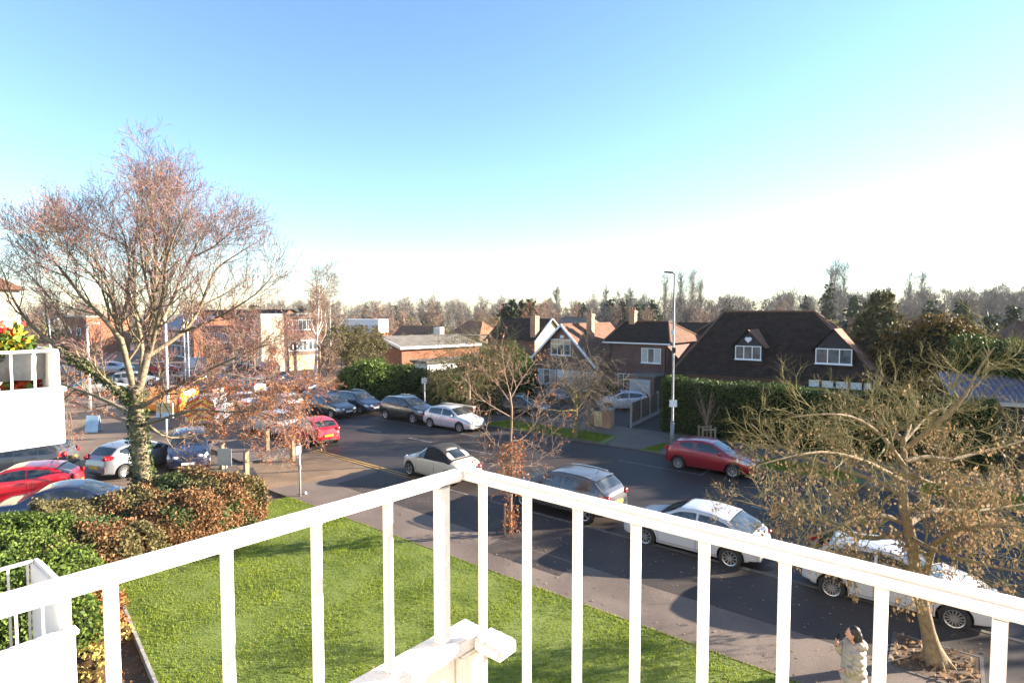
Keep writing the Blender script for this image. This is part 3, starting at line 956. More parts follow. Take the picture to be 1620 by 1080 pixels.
bk = MB(); bk.add([(0, 3.0, 4.24), (11.04, 3.0, 4.24), (11.04, 6, 3.2), (0, 6, 3.2)], [(0, 1, 2, 3)]); bk.build('rear_roof', M['pantile'], h5)
h5b = thing('far_house', 'house with a brown roof corner peeping over the dark hedge', 'house', W(*uv(D(1600, 530, 46)), 0), YAW + R_(12))
wall_box(h5b, 0, 9, 0, 7, 0, 4.6, M['brick_dark'])
hip(h5b, -.4, 9.4, -.4, 7.4, 4.6, 6.6, 1.2, 7.5, [M['tile_brown'], M['tile_brown']])
# the next house of the row, out of frame to the right; it shades the road
h6 = thing('gabled_house', 'tall brick house further along the row beyond the garage', 'house', W(9.5, 41, 0), YAW)
wall_box(h6, 0, 11, 0, 9, 0, 5.2, M['brick_dark'])
hip(h6, -.4, 11.4, -.4, 9.4, 5.2, 9.0, 3, 8, [M['tile_dark'], M['tile_brown']], step=.3)

# downpipes, gutters and ridge of the nearer houses
for hh_, xs_, y_, z_ in ((h1, (.12, 6.88), -.10, 2.5), (h2, (.15, 5.25), -.08, 4.8), (h3, (0.55, 8.9), .32, 2.9)):
    for x_ in xs_:
        dp = MB(); dp.tube([(x_, y_, 0), (x_, y_, z_ - .25), (x_, y_ - .25, z_)], .045, 7); dp.build('downpipe', M['plastic'], hh_, smooth=True)
gt_ = MB(); gt_.beam((-.32, -.05, 2.88), (13.4, -.05, 2.88), .11, .10); gt_.build('gutter', M['plastic'], h3)
rt_ = MB()
for i in range(22):
    rt_.tube([(3.6, -.35 + i * .42, 6.34), (3.6, -.35 + i * .42 + .405, 6.34)], .09, 6)
rt_.build('ridge_tile', M['tile_brown'], r1, kind='stuff')
# yellow gabled house far left of the gabled one
h7 = thing('gabled_house', 'dark roofed house with sunlit yellow gable and brick chimney', 'house', W(*uv(D(846, 560, 78)), 0), YAW - R_(4))
wall_box(h7, -9, 0, 0, 7, 0, 3.6, M['brick_dark'])
rf = MB()
slope(rf, (-9.3, -.4, 3.6), (.3, -.4, 3.6), (.3, 3.5, 6.6), (-9.3, 3.5, 6.6), .22); slope(rf, (.3, 7.4, 3.6), (-9.3, 7.4, 3.6), (-9.3, 3.5, 6.6), (.3, 3.5, 6.6), .22)
rf.build('roof', M['tile_dark'], h7)
mb = MB(); mb.add([(0.02, 0, 0), (0.02, 7, 0), (0.02, 7, 3.6), (0.02, 3.5, 6.4), (0.02, 0, 3.6)], [(0, 1, 2, 3, 4)]); mb.build('gable_wall', M['yellow_wall'], h7)
for a in (-.4, 7.4):
    mb = MB(); mb.beam((.32, a, 3.55), (.32, 3.5, 6.62), .06, .3, up=(1, 0, 0)); mb.build('bargeboard', M['upvc'], h7)
chimney(h7, -.5, .6, 3.5, 7.0, M['brick_orange'], w=.9)

# low brick hall with grey roof
h8 = thing('brick_hall', 'low orange brick hall with broad grey roof and white fascia', 'hall', W(*uv(D(636, 600, 66)), 0), YAW - R_(10))
hl, hd = 9.5, 11.5
wall_box(h8, -6, 0, 0, hd, 0, 3.2, M['brick_red'])
rf = MB()
rf.add([(.5, -.5, 3.45), (.5, hd, 3.45), (-4.5, hd, 4.6), (-4.5, -.5, 4.6), (-9, hd, 3.45), (-9, -.5, 3.45)], [(0, 1, 2, 3), (3, 2, 4, 5)])
rf.add([(-8, -.1, 3.2), (.2, -.1, 3.2), (.2, -.1, 3.5), (-4.5, -.1, 4.55), (-8, -.1, 3.6)], [(0, 1, 2, 3, 4)])
rf.build('roof', M['roof_grey'], h8)
fs = MB(); fs.box(.42, .56, -.5, hd, 3.2, 3.5); fs.build('fascia', M['upvc'], h8)
fs = MB(); fs.beam((.5, -.52, 3.38), (-4.5, -.52, 4.5), .08, .3); fs.build('fascia', M['upvc'], h8)
g8 = thing('garage', 'small flat-roofed white garage beside the orange brick hall', 'garage', W(*uv(D(676, 610, 56)), 0), YAW - R_(8))
wall_box(g8, -2.5, 0, 0, 6.0, 0, 2.4, M['white_render'])
wall_box(g8, -2.7, .25, -.25, 6.2, 2.4, 2.65, M['roof_grey'], 'roof')
gd = MB()
for k in range(5):
    gd.box(.004, .05, .3 + 1.05 * k, 1.3 + 1.05 * k, .1, 2.2)
gd.build('garage_door', M['upvc'], g8)

# white flat-roofed building
h9 = thing('flat_roofed_building', 'long white flat-roofed building above a brick storey', 'building', W(*uv(D(546, 540, 120)), 0), R_(-3))
wall_box(h9, 0, 7.2, 0, 8, 0, 3.2, M['brick_red'])
wall_box(h9, 0, 7.2, -.05, 8, 3.2, 5.9, M['white_render'])
wall_box(h9, -.1, 7.3, -.15, 8.1, 5.9, 6.05, M['upvc'], 'roof')
for x in (.3, 1.3, 3.2, 4.2, 5.8, 6.4):
    window(h9, (x, -.1, 3.7), FX, .8, 1.2, 1, 1, bar_=.08)
h10 = thing('red_roofed_bungalow', 'bungalow with red tiled roof and white dormer under the wood', 'house', W(*uv(D(622, 540, 108)), 0), R_(-12))
wall_box(h10, 0, 9, 0, 6, 0, 2.9, M['white_render'])
rf = MB(); slope(rf, (-.3, -.3, 2.9), (9.3, -.3, 2.9), (8.6, 3, 5.0), (.6, 3, 5.0), .3); slope(rf, (9.3, 6.3, 2.9), (-.3, 6.3, 2.9), (.6, 3, 5.0), (8.6, 3, 5.0), .3)
rf.build('roof', M['tile_brown'], h10)
wall_box(h10, 8.0, 9.3, .3, 2.5, 3.2, 4.7, M['upvc'], 'dormer')
for xx in (690,):
    pass
# cream stair tower block with brick wing
h11 = thing('shop_block', 'three-storey block with tall cream stair tower and windowed end wall', 'building', W(*uv(D(415, 590, 70)), 0), YAW)
wall_box(h11, -16, 0, 0, 7.8, 0, 5.6, M['brick_dark'])
wall_box(h11, -1.5, .12, -.1, 2.9, 0, 7.3, M['cream_wall'], 'stair_tower')
wall_box(h11, -12, .05, 3.3, 7.8, 0, 7.2, M['brick_brown'], 'upper_wall')
wall_box(h11, -12.1, .15, 3.2, 8.0, 7.2, 7.4, M['concrete'], 'roof')
wall_box(h11, .06, .12, 3.6, 7.8, 0.0, 1.9, M['yellow_wall'], 'base_wall')
for k, z in enumerate((2.5, 5.2)):
    for i in range(3):
        window(h11, (.08, 3.5 + i * 1.42, z), (0, 1, 0), 1.25, 1.35, 2, 1, bar_=.08)
for i in range(8):
    for z in (.9, 3.5):
        window(h11, (-15.2 + i * 1.75, -.04, z), FX, 1.3, 1.2, 2, 1, bar_=.08)
# red brick parade far left
h12 = thing('brick_parade', 'long dark red brick parade with slate roof beyond the car park', 'building', W(-118, 47, 0), YAW + R_(2))
wall_box(h12, 0, 30, 0, 9, 0, 5.6, M['brick_dark'])
rf = MB(); slope(rf, (-.4, -.4, 5.6), (30.4, -.4, 5.6), (30.4, 4.5, 8.0), (-.4, 4.5, 8.0), .4); slope(rf, (30.4, 9.4, 5.6), (-.4, 9.4, 5.6), (-.4, 4.5, 8.0), (30.4, 4.5, 8.0), .4)
rf.build('roof', M['tile_dark'], h12)
mb = MB(); mb.add([(30.02, 0, 0), (30.02, 9, 0), (30.02, 9, 5.6), (30.02, 4.5, 7.9), (30.02, 0, 5.6)], [(0, 1, 2, 3, 4)]); mb.build('gable_wall', M['brick_red'], h12)
for i in range(8):
    window(h12, (1.5 + i * 3.7, -.05, 3.4), FX, 1.8, 1.3, 2, bar_=.1)
    window(h12, (1.2 + i * 3.7, -.05, .5), FX, 2.5, 1.9, 2, bar_=.1)
h13 = thing('brick_workshop', 'orange-red brick building with white sign band beside the car park', 'building', W(*uv(D(104, 570, 105)), 0), R_(-20))
wall_box(h13, 0, 6, 0, 8, 0, 6.6, M['brick_red'])
wall_box(h13, -.15, 6.15, -.15, 8.1, 6.6, 6.85, M['concrete'], 'roof')
wall_box(h13, 1.0, 2.0, -.06, -.003, 3.6, 4.6, M['upvc'], 'sign_board')
window(h13, (3.3, -.05, 3.4), FX, 1.2, 1.3, 2, bar_=.1)
h14 = thing('grey_roofed_shops', 'shops with long slate roof and white shutters across the road', 'building', W(*uv(D(285, 575, 92)), 0), YAW - R_(6))
wall_box(h14, -12, 7, 0, 8, 0, 4.6, M['brick_dark'])
rf = MB(); slope(rf, (-12.3, -.4, 4.6), (7.3, -.4, 4.6), (7.3, 4, 7.0), (-12.3, 4, 7.0), .4); slope(rf, (7.3, 8.4, 4.6), (-12.3, 8.4, 4.6), (-12.3, 4, 7.0), (7.3, 4, 7.0), .4)
rf.build('roof', M['pantile'], h14)
mb = MB(); mb.add([(7.02, 0, 0), (7.02, 8, 0), (7.02, 8, 4.6), (7.02, 4, 6.9), (7.02, 0, 4.6)], [(0, 1, 2, 3, 4)]); mb.build('gable_wall', M['brick_red'], h14)
for i in range(7):
    window(h14, (-11 + i * 2.5, -.05, 2.9), FX, 1.5, 1.2, 2, bar_=.1)
    window(h14, (-11.2 + i * 2.5, -.05, .4), FX, 2.0, 1.8, 1, bar_=.1)
for i, (px, d, wd, ht, m, lab) in enumerate([(560, 150, 9, 5.5, 'tile_brown', 'small far house with brown roof left of the white building'), (905, 130, 14, 6.4, 'roof_grey', 'far pale house roof seen between the two chimneys'),
                                              (1090, 75, 9, 6.0, 'tile_dark', 'far dark slate roof between lamp post and chalet house'), (735, 118, 8, 5.6, 'tile_orange', 'far house with small orange roof over the hall')]):
    hh = thing('far_house', lab, 'house', W(*uv(D(px, 540, d)), 0), R_(-20 - 5 * i))
    wall_box(hh, -wd / 2, wd / 2, 0, 7, 0, 3.0, M['brick_brown'])
    hip(hh, -wd / 2 - .3, wd / 2 + .3, -.3, 7.3, 3.0, ht, -wd / 4, wd / 4, [M[m], M[m]], step=.4)
# ------------------------------------------------------------------ vehicles
def catmull(P, k):
    """smooth resampling of a polyline (n,d) into (n-1)*k+1 points"""
    P = np.asarray(P, float)
    Q = np.vstack([2 * P[0] - P[1], P, 2 * P[-1] - P[-2]])
    out = []
    for i in range(1, len(Q) - 2):
        p0, p1, p2, p3 = Q[i - 1], Q[i], Q[i + 1], Q[i + 2]
        for t in np.arange(k) / k:
            out.append(0.5 * ((2 * p1) + (-p0 + p2) * t + (2 * p0 - 5 * p1 + 4 * p2 - p3) * t * t + (-p0 + 3 * p1 - 3 * p2 + p3) * t ** 3))
    out.append(P[-1])
    return np.array(out)

def smooth_prof(pts, xs):
    pts = np.asarray(pts, float)
    y = np.interp(xs, pts[:, 0], pts[:, 1])
    for _ in range(2):
        z = y.copy()
        z[1:-1] = (y[:-2] + 2 * y[1:-1] + y[2:]) / 4
        y = z
    return y

class Body:
    """car body from side profile, belt line and plan; x runs from nose 0 to tail L"""
    def __init__(s, sp):
        s.sp = sp
        L = sp['L']
        n = 76
        s.xs = np.unique(np.concatenate([np.linspace(0, L, n), [0.02, 0.05, 0.09, L - .02, L - .05, L - .09]]))
        s.top = smooth_prof(sp['top'], s.xs)
        s.belt = np.minimum(smooth_prof(sp['belt'], s.xs), s.top - 0.035)
        s.w = smooth_prof(sp['plan'], s.xs)
        s.z0 = smooth_prof(sp.get('under', [(0, .25), (.5, .19), (L - .6, .2), (L, .3)]), s.xs)
        g = np.clip((s.top - s.belt - 0.1) / (sp['H'] - s.belt.mean() - 0.1), 0, 1)
        s.g = g
        s.we = s.w * (sp.get('bonnet_w', 0.90) * (1 - g) + sp.get('roof_w', 0.68) * g)
        rings = []
        for i in range(len(s.xs)):
            w, z0, b, t, we, gi = s.w[i], s.z0[i], s.belt[i], s.top[i], s.we[i], g[i]
            h = b - z0
            r = [(0, z0), (.75 * w, z0), (.93 * w, z0 + .04 * h), (.975 * w, z0 + .2 * h), (1.0 * w, z0 + .5 * h), (.995 * w, z0 + .68 * h), (.972 * w, z0 + .9 * h), (.945 * w, b),
                 (.945 * w * .5 + we * .5 + .02 * gi, b + (t - b) * .42), (we, t - .03 - .045 * gi), (we * .88, t - .012 - .012 * gi), (we * .5, t - .002), (0, t)]
            rings.append(r)
        s.r = np.array(rings)                          # (n, 13, 2) half rings
        s.r = np.array([np.vstack([q[:1], catmull(q, 2)[1:]]) for q in s.r])
        s.IB = 14                                      # ring index of the belt

    def side_y(s, x, z):
        """half width at height z (above the widest point to the roof edge)"""
        i = int(np.clip(np.searchsorted(s.xs, x), 1, len(s.xs) - 1))
        f = (x - s.xs[i - 1]) / (s.xs[i] - s.xs[i - 1])
        q = s.r[i - 1] * (1 - f) + s.r[i] * f
        k = slice(3, 20)
        return np.interp(z, q[k, 1], q[k, 0])

    def top_z(s, x, y):
        i = int(np.clip(np.searchsorted(s.xs, x), 1, len(s.xs) - 1))
        f = (x - s.xs[i - 1]) / (s.xs[i] - s.xs[i - 1])
        q = s.r[i - 1] * (1 - f) + s.r[i] * f
        return np.interp(abs(y), q[s.IB:, 0][::-1], q[s.IB:, 1][::-1])

    def at(s, arr, x):
        return float(np.interp(x, s.xs, arr))

    def mesh(s, parent, paint, wheels):
        n, k = s.r.shape[:2]
        L = s.sp['L']
        full = np.zeros((n, 2 * k - 2, 3))
        full[:, :k, 0] = s.xs[:, None]
        full[:, :k, 1] = s.r[:, :, 0]
        full[:, :k, 2] = s.r[:, :, 1]
        mir = s.r[:, 1:-1][:, ::-1]
        full[:, k:, 0] = s.xs[:, None]
        full[:, k:, 1] = -mir[:, :, 0]
        full[:, k:, 2] = mir[:, :, 1]
        m = full.shape[1]
        idx = np.arange(n * m).reshape(n, m)
        q = np.stack([idx[:-1], idx[1:], np.roll(idx[1:], -1, 1), np.roll(idx[:-1], -1, 1)], -1).reshape(-1, 4)
        V = full.reshape(-1, 3)
        V = np.vstack([V, [[0 - .015, 0, V[:m, 2].mean()]], [[L + .015, 0, V[-m:, 2].mean()]]])
        c0, c1 = n * m, n * m + 1
        t0 = np.stack([np.full(m, c0), idx[0], np.roll(idx[0], -1)], -1)
        t1 = np.stack([np.full(m, c1), np.roll(idx[-1], -1), idx[-1]], -1)
        V[:, 0] = L / 2 - V[:, 0]                      # nose points to +x
        o = mk('body', V, [q[:, ::-1], t0[:, ::-1], t1[:, ::-1]], [paint, M['plastic']], parent, smooth=True)
        bm = bmesh.new(); bm.from_mesh(o.data)
        bmesh.ops.recalc_face_normals(bm, faces=bm.faces)
        bm.to_mesh(o.data); bm.free()
        # wheel wells
        cut = MB()
        for x, rr in wheels:
            for sg in (-1, 1):
                yy = s.sp['W'] / 2
                cut.tube([(x, sg * (yy - .30), rr[1]), (x, sg * (yy + .3), rr[1])], rr[0] + .055, 28)
        co = cut.build('cut', M['plastic'])
        bmm = bmesh.new(); bmm.from_mesh(co.data); bmesh.ops.recalc_face_normals(bmm, faces=bmm.faces); bmm.to_mesh(co.data); bmm.free()
        md = o.modifiers.new('cut', 'BOOLEAN')
        md.operation = 'DIFFERENCE'; md.object = co; md.solver = 'EXACT'
        dg = bpy.context.evaluated_depsgraph_get()
        dg.update()
        me = bpy.data.meshes.new_from_object(o.evaluated_get(dg))
        o.modifiers.clear()
        old = o.data
        o.data = me
        bpy.data.meshes.remove(old)
        bpy.data.objects.remove(co)
        me.name = 'body'
        if len(me.materials) < 2:
            me.materials.clear(); me.materials.append(paint); me.materials.append(M['plastic'])
        sill = s.sp.get('sill', .05)
        for p in me.polygons:
            c = p.center
            mi = 0
            for x, rr in wheels:
                d = math.hypot(c.x - x, c.z - rr[1])
                nr = (p.normal.x * (c.x - x) + p.normal.z * (c.z - rr[1])) / max(d, 1e-6)
                if (abs(d - rr[0] - .055) < .03 and nr < -.75) or (d < rr[0] + .05 and abs(c.y) < s.sp['W'] / 2 - .25):
                    mi = 1
            if c.z < s.at(s.z0, s.sp['L'] / 2 - c.x) + sill:
                mi = 1
            p.material_index = mi
            p.use_smooth = mi == 0
        o.material_slots[0].link = 'OBJECT'
        o.material_slots[0].material = paint
        return o

    def grid_patch(s, name, m, parent, pts):
        """pts: (a,b,3) grid in profile coordinates"""
        P = np.array(pts, float)
        P[..., 0] = s.sp['L'] / 2 - P[..., 0]
        a, b = P.shape[:2]
        idx = np.arange(a * b).reshape(a, b)
        q = np.stack([idx[:-1, :-1], idx[1:, :-1], idx[1:, 1:], idx[:-1, 1:]], -1).reshape(-1, 4)
        return mk(name, P.reshape(-1, 3), [q], m, parent, smooth=True)

    def side_window(s, xa, xb, sg, parent, name='side_window', rise=None, off=.007):
        pts = []
        for x in np.linspace(xa, xb, 14):
            lo = s.at(s.belt, x) + .035
            hi = s.at(s.top, x) - .105
            if rise:
                lo = max(lo, np.interp(x, rise[0], rise[1]))
            hi = max(hi, lo + .004)
            pts.append([(x, sg * (s.side_y(x, z) + off), z) for z in np.linspace(lo, hi, 6)])
        return s.grid_patch(name, M['car_glass'], parent, pts)

    def screen(s, xa, xb, parent, name, wf=.93, off=.008):
        pts = []
        for x in np.linspace(xa, xb, 10):
            w = s.at(s.we, x) * wf
            w = min(w, s.at(s.w, x) * .82)
            nx = .006 if name == 'windscreen' else -.006
            pts.append([(x - nx * 0, y, s.top_z(x, y) + off) for y in np.linspace(-w, w, 13)])
        return s.grid_patch(name, M['car_glass'], parent, pts)

def wheel_parts(parent, x, y, r, wdt, spokes, rim_m, sg, seg=26):
    t = MB()
    h = wdt / 2
    t.lathe([(r * .66, -h), (r * .93, -h), (r, -h * .72), (r, h * .72), (r * .93, h), (r * .66, h), (r * .66, -h)], 'y', n=seg)
    w = t.build('wheel', M['tyre'], parent, smooth=True)
    w.location = (x, y, r)
    rm = MB()
    rm.lathe([(r * .67, h * .9), (r * .62, h * .95), (r * .60, h * .2), (r * .2, h * .1), (0.001, h * .1)], 'y', n=seg, m=1)
    rm.lathe([(r * .69, h * .88), (r * .66, h * 1.06), (r * .60, h * .98), (r * .59, h * .5)], 'y', n=seg)
    for k in range(spokes):
        a = 2 * math.pi * k / spokes
        ca, sa = math.cos(a), math.sin(a)
        p0, p1 = (r * .10 * ca, h * .80, r * .10 * sa), (r * .62 * ca, h * .92, r * .62 * sa)
        rm.beam(p0, p1, r * (.085 if spokes > 8 else .15), .02, up=(0, 1, 0))
    rm.lathe([(r * .14, h * .7), (r * .13, h * .95), (.001, h * .97)], 'y', n=10)
    ro = rm.build('rim', [rim_m, M['plastic']], w, smooth=False)
    if sg < 0:
        ro.rotation_euler = (0, 0, math.pi)
    return w

def car(sp, paint, name='parked_car'):
    root = bpy.data.objects.new(name, None)
    root.empty_display_size = .3
    C.objects.link(root)
    L, Wd, H = sp['L'], sp['W'], sp['H']
    b = Body(sp)
    r = sp.get('r', .315)
    xf, xr = L / 2 - sp['fo'], L / 2 - sp['fo'] - sp['wb']
    bo = b.mesh(root, paint, [(xf, (r, r)), (xr, (r, r))])
    for x in (xf, xr):
        for sg in (-1, 1):
            wheel_parts(root, x, sg * (Wd / 2 - .105), r, .2, sp.get('spokes', 5), sp.get('rim', M['alloy']), sg)
    xc, x0, x1, xt = sp['cowl'], sp['roof0'], sp['roof1'], sp['tail']
    b.screen(xc + .07, x0 - .02, root, 'windscreen', .92)
    if xt > x1:
        b.screen(x1 + .03, xt - .04, root, 'rear_window', sp.get('rear_wf', .88))
    bp = sp.get('bpillar', (x0 + x1) / 2 + .1)
    end = sp.get('side_end', x1 + .15)
    for sg in (-1, 1):
        b.side_window(xc + .30, bp - .04, sg, root, rise=sp.get('rise'))
        if end > bp + .3:
            b.side_window(bp + .03, end, sg, root, rise=sp.get('rise'))
        ex = sp.get('extra')
        if ex:
            b.side_window(ex[0], ex[1], sg, root, rise=sp.get('rise'))
        # door shut lines, handles and mirrors
        sm = MB()
        for x in sp['seams']:
            zz = np.linspace(.30, b.at(b.belt, x), 7)
            sm.tube([(L / 2 - x, sg * (b.side_y(x, z) + .001), z) for z in zz], .006, 4)
        xx = np.linspace(sp['seams'][0], sp['seams'][-1], 9)
        sm.tube([(L / 2 - x, sg * (b.side_y(x, .31) + .001), .31) for x in xx], .006, 4)
        sm.build('door_seam', M['plastic'], bo)
        for x in sp['handles']:
            z = b.at(b.belt, x) - .10
            hm = MB(); y = b.side_y(x, z)
            hm.box(L / 2 - x - .1, L / 2 - x + .1, sg * (y + .012) - .014, sg * (y + .012) + .014, z - .015, z + .015)
            o = hm.build('door_handle', paint, root, bevel=.006)
            o.material_slots[0].link = 'OBJECT'; o.material_slots[0].material = paint
        mm = MB()
        mx = L / 2 - xc - .42
        my = b.side_y(xc + .42, b.at(b.belt, xc + .42)) + .09
        mm.ball((mx, sg * my, b.at(b.belt, xc + .42) + .075), (.075, .11, .075), 10, 7)
        mo = mm.build('wing_mirror', paint, root, smooth=True)
        mo.material_slots[0].link = 'OBJECT'; mo.material_slots[0].material = paint
        # lamps lie on the body's own skin
        hl = sp['headlight']                           # x range, z range on the side of the nose
        pts = []
        for t in np.linspace(0, 1, 8):
            x = hl[0] + (hl[1] - hl[0]) * t
            zm, hh = hl[2] + (hl[3] - hl[2]) * t, hl[4] * math.sqrt(max(.02, 1 - (2 * t - 1) ** 2)) * (1.25 - .5 * t)
            hi = min(zm + hh, b.at(b.top, x) - .03)
            pts.append([(x, sg * (b.side_y(x, z) + .008), z) for z in np.linspace(zm - hh, hi, 5)])
        b.grid_patch('headlight', M['lamp_clear'], root, pts)
        w0 = b.at(b.w, 0)
        fb = MB(); fb.ball((L / 2 - .05, sg * w0 * .78, hl[2] - .01), (.085, .13, hl[4] * .95), 12, 7); fb.build('headlight', M['lamp_clear'], root, smooth=True)
        tl = sp['taillight']
        pts = []
        for t in np.linspace(0, 1, 8):
            x = tl[0] + (tl[1] - tl[0]) * t
            zm, hh = tl[2], tl[3] * math.sqrt(max(.05, 1 - (1 - t) ** 2))
            pts.append([(x, sg * (b.side_y(x, z) + .008), z) for z in np.linspace(zm - hh, zm + hh, 5)])
        b.grid_patch('tail_light', M['lamp_red'], root, pts)
        w1 = b.at(b.w, L)
        fb = MB(); fb.ball((-L / 2 + .03, sg * (w1 - .06), tl[2]), (.05, .13, tl[3]), 10, 7); fb.build('tail_light', M['lamp_red'], root, smooth=True)
    zt = b.at(b.z0, 0)
    gm = MB()
    gm.ball((L / 2 - .03, 0, .42), (.07, b.at(b.w, 0) * .72, .10), 14, 6)
    if sp.get('grille'):
        gm.ball((L / 2 - .035, 0, sp['grille']), (.06, b.at(b.w, 0) * .45, .07), 14, 6)
    gm.build('grille', M['plastic'], root, smooth=True)
    pm = MB(); pm.box(L / 2 + .02, L / 2 + .05, -.26, .26, .43, .54); pm.build('front_plate', M['plate_white'], root)
    zr = sp.get('rear_plate', .62)
    pm = MB(); pm.box(-L / 2 - .05, -L / 2 - .008, -.26, .26, zr - .055, zr + .055); pm.build('rear_plate', M['plate_yellow'], root)
    bm_ = MB(); bm_.ball((-L / 2 + .02, 0, .36), (.06, b.at(b.w, L) * .85, .07), 14, 6); bm_.build('bumper_insert', M['plastic'], root, smooth=True)
    wp = MB()
    for y0 in (-.1, .45):
        a_, c_ = (xc + .1, y0), (xc + .28, y0 - .5)
        wp.tube([(L / 2 - a_[0], a_[1], b.top_z(*a_) + .02), (L / 2 - c_[0], c_[1], b.top_z(*c_) + .022)], .008, 4)
    wp.build('wiper', M['plastic'], root)
    if sp.get('rails'):
        for sg in (-1, 1):
            rl = MB()
            xx = np.linspace(x0 + .15, x1 - .1, 8)
            rl.tube([(L / 2 - x, sg * b.at(b.we, x) * .93, b.top_z(x, b.at(b.we, x) * .93) + .045) for x in xx], .018, 6)
            rl.build('roof_rail', M['chrome'], root, smooth=True)
    if sp.get('aerial', True):
        ae = MB(); xa = x1 - .25; ae.tube([(L / 2 - xa, 0, b.at(b.top, xa)), (L / 2 - xa - .15, 0, b.at(b.top, xa) + .2)], [.012, .005], 5); ae.build('aerial', M['plastic'], root)
    if sp.get('spoiler'):
        pts = []
        for x in np.linspace(x1 - .10, x1 + .13, 4):
            w = b.at(b.we, x1 - .1) * .95
            zz = b.at(b.top, x1 - .1)
            pts.append([(x, y, zz + .012 - .10 * (x - x1 + .1) - .04 * (y / w) ** 2) for y in np.linspace(-w, w, 9)])
        o = b.grid_patch('spoiler', paint, root, pts)
        o.material_slots[0].link = 'OBJECT'; o.material_slots[0].material = paint
    st = sp.get('soft_top')
    if st:
        pts = []
        for x in np.linspace(st[0], st[1], 16):
            i = int(np.clip(np.searchsorted(b.xs, x), 0, len(b.xs) - 1))
            half = b.r[i][b.IB:]
            row = [(x, -(y + .012), z + .010) for y, z in half] + [(x, y + .012, z + .010) for y, z in half[::-1][1:]]
            pts.append(row)
        b.grid_patch('soft_top', M['fabric_black'], root, pts)
    root['body_len'] = L
    return root

def plan(L, w, nose=.62, tail=.72):
    h = w / 2
    return [(0, h * nose), (.06, h * (nose + .12)), (.2, h * (nose + .24)), (.55, h * .96), (1.0, h), (L - 1.3, h), (L - .6, h * .965), (L - .2, h * (tail + .14)), (L - .05, h * (tail + .04)), (L, h * tail)]

SP = {}
SP['hatch'] = dict(L=4.30, W=1.78, H=1.46, fo=.90, wb=2.63, r=.325, cowl=1.12, roof0=1.95, roof1=3.32, tail=4.08, rear_wf=1.0, bpillar=2.52, side_end=3.55, seams=(1.32, 2.52, 3.42), handles=(2.35,), spokes=10,
    top=[(0, .60), (.08, .70), (.4, .84), (1.12, .98), (1.35, 1.12), (1.95, 1.41), (2.4, 1.46), (2.9, 1.44), (3.32, 1.36), (4.08, 1.0), (4.2, .95), (4.28, .8), (4.30, .66)],
    belt=[(0, .58), (.5, .78), (1.1, .90), (2.5, .95), (3.4, 1.02), (4.0, .98), (4.3, .66)], plan=plan(4.30, 1.78), rise=((3.0, 3.55), (.95, 1.16)), headlight=(.06, .55, .66, .76, .075), taillight=(3.92, 4.24, .86, .06), grille=.6, spoiler=True, aerial=True)
SP['punto'] = dict(L=4.06, W=1.70, H=1.49, fo=.82, wb=2.51, r=.31, cowl=.98, roof0=1.85, roof1=3.42, tail=3.86, bpillar=2.40, side_end=3.42, seams=(1.22, 2.42, 3.25), handles=(2.25, 3.15), spokes=14,
    top=[(0, .62), (.08, .72), (.4, .88), (.98, 1.02), (1.2, 1.15), (1.85, 1.44), (2.3, 1.49), (2.9, 1.47), (3.42, 1.39), (3.86, 1.06), (3.98, .98), (4.04, .8), (4.06, .66)],
    belt=[(0, .58), (.5, .80), (1.0, .93), (2.4, .97), (3.2, 1.02), (3.8, 1.0), (4.06, .66)], plan=plan(4.06, 1.70), rise=((3.0, 3.42), (.98, 1.16)), headlight=(.06, .6, .68, .80, .085), taillight=(3.66, 4.0, 1.02, .11), grille=.55)
SP['fiesta'] = dict(L=4.04, W=1.74, H=1.47, fo=.84, wb=2.49, r=.31, cowl=1.02, roof0=1.85, roof1=3.35, tail=3.84, bpillar=2.55, side_end=3.30, seams=(1.30, 2.60, 2.75), handles=(2.45,), spokes=10,
    top=[(0, .62), (.08, .71), (.4, .86), (1.02, .99), (1.3, 1.14), (1.85, 1.41), (2.3, 1.47), (2.9, 1.44), (3.35, 1.36), (3.84, 1.05), (3.96, .98), (4.02, .8), (4.04, .64)],
    belt=[(0, .58), (.5, .80), (1.0, .91), (2.4, .98), (3.2, 1.06), (3.8, 1.0), (4.04, .64)], plan=plan(4.04, 1.74), rise=((2.8, 3.30), (1.0, 1.18)), headlight=(.08, .75, .68, .82, .07), taillight=(3.68, 3.98, .94, .10), grille=.56, spoiler=True)
SP['golf'] = dict(L=4.15, W=1.74, H=1.44, fo=.84, wb=2.51, r=.31, cowl=1.02, roof0=1.72, roof1=3.45, tail=3.92, bpillar=2.38, side_end=3.50, seams=(1.20, 2.38, 3.22), handles=(2.25, 3.12), spokes=6,
    top=[(0, .62), (.06, .72), (.3, .80), (1.02, .95), (1.25, 1.12), (1.72, 1.38), (2.2, 1.44), (3.0, 1.43), (3.45, 1.37), (3.92, 1.02), (4.06, .96), (4.13, .8), (4.15, .62)],
    belt=[(0, .58), (.4, .74), (1.0, .88), (2.4, .92), (3.4, .95), (3.9, .94), (4.15, .62)], plan=plan(4.15, 1.74, .72, .78), headlight=(.04, .35, .62, .66, .085), taillight=(3.86, 4.1, .82, .13), grille=.62)
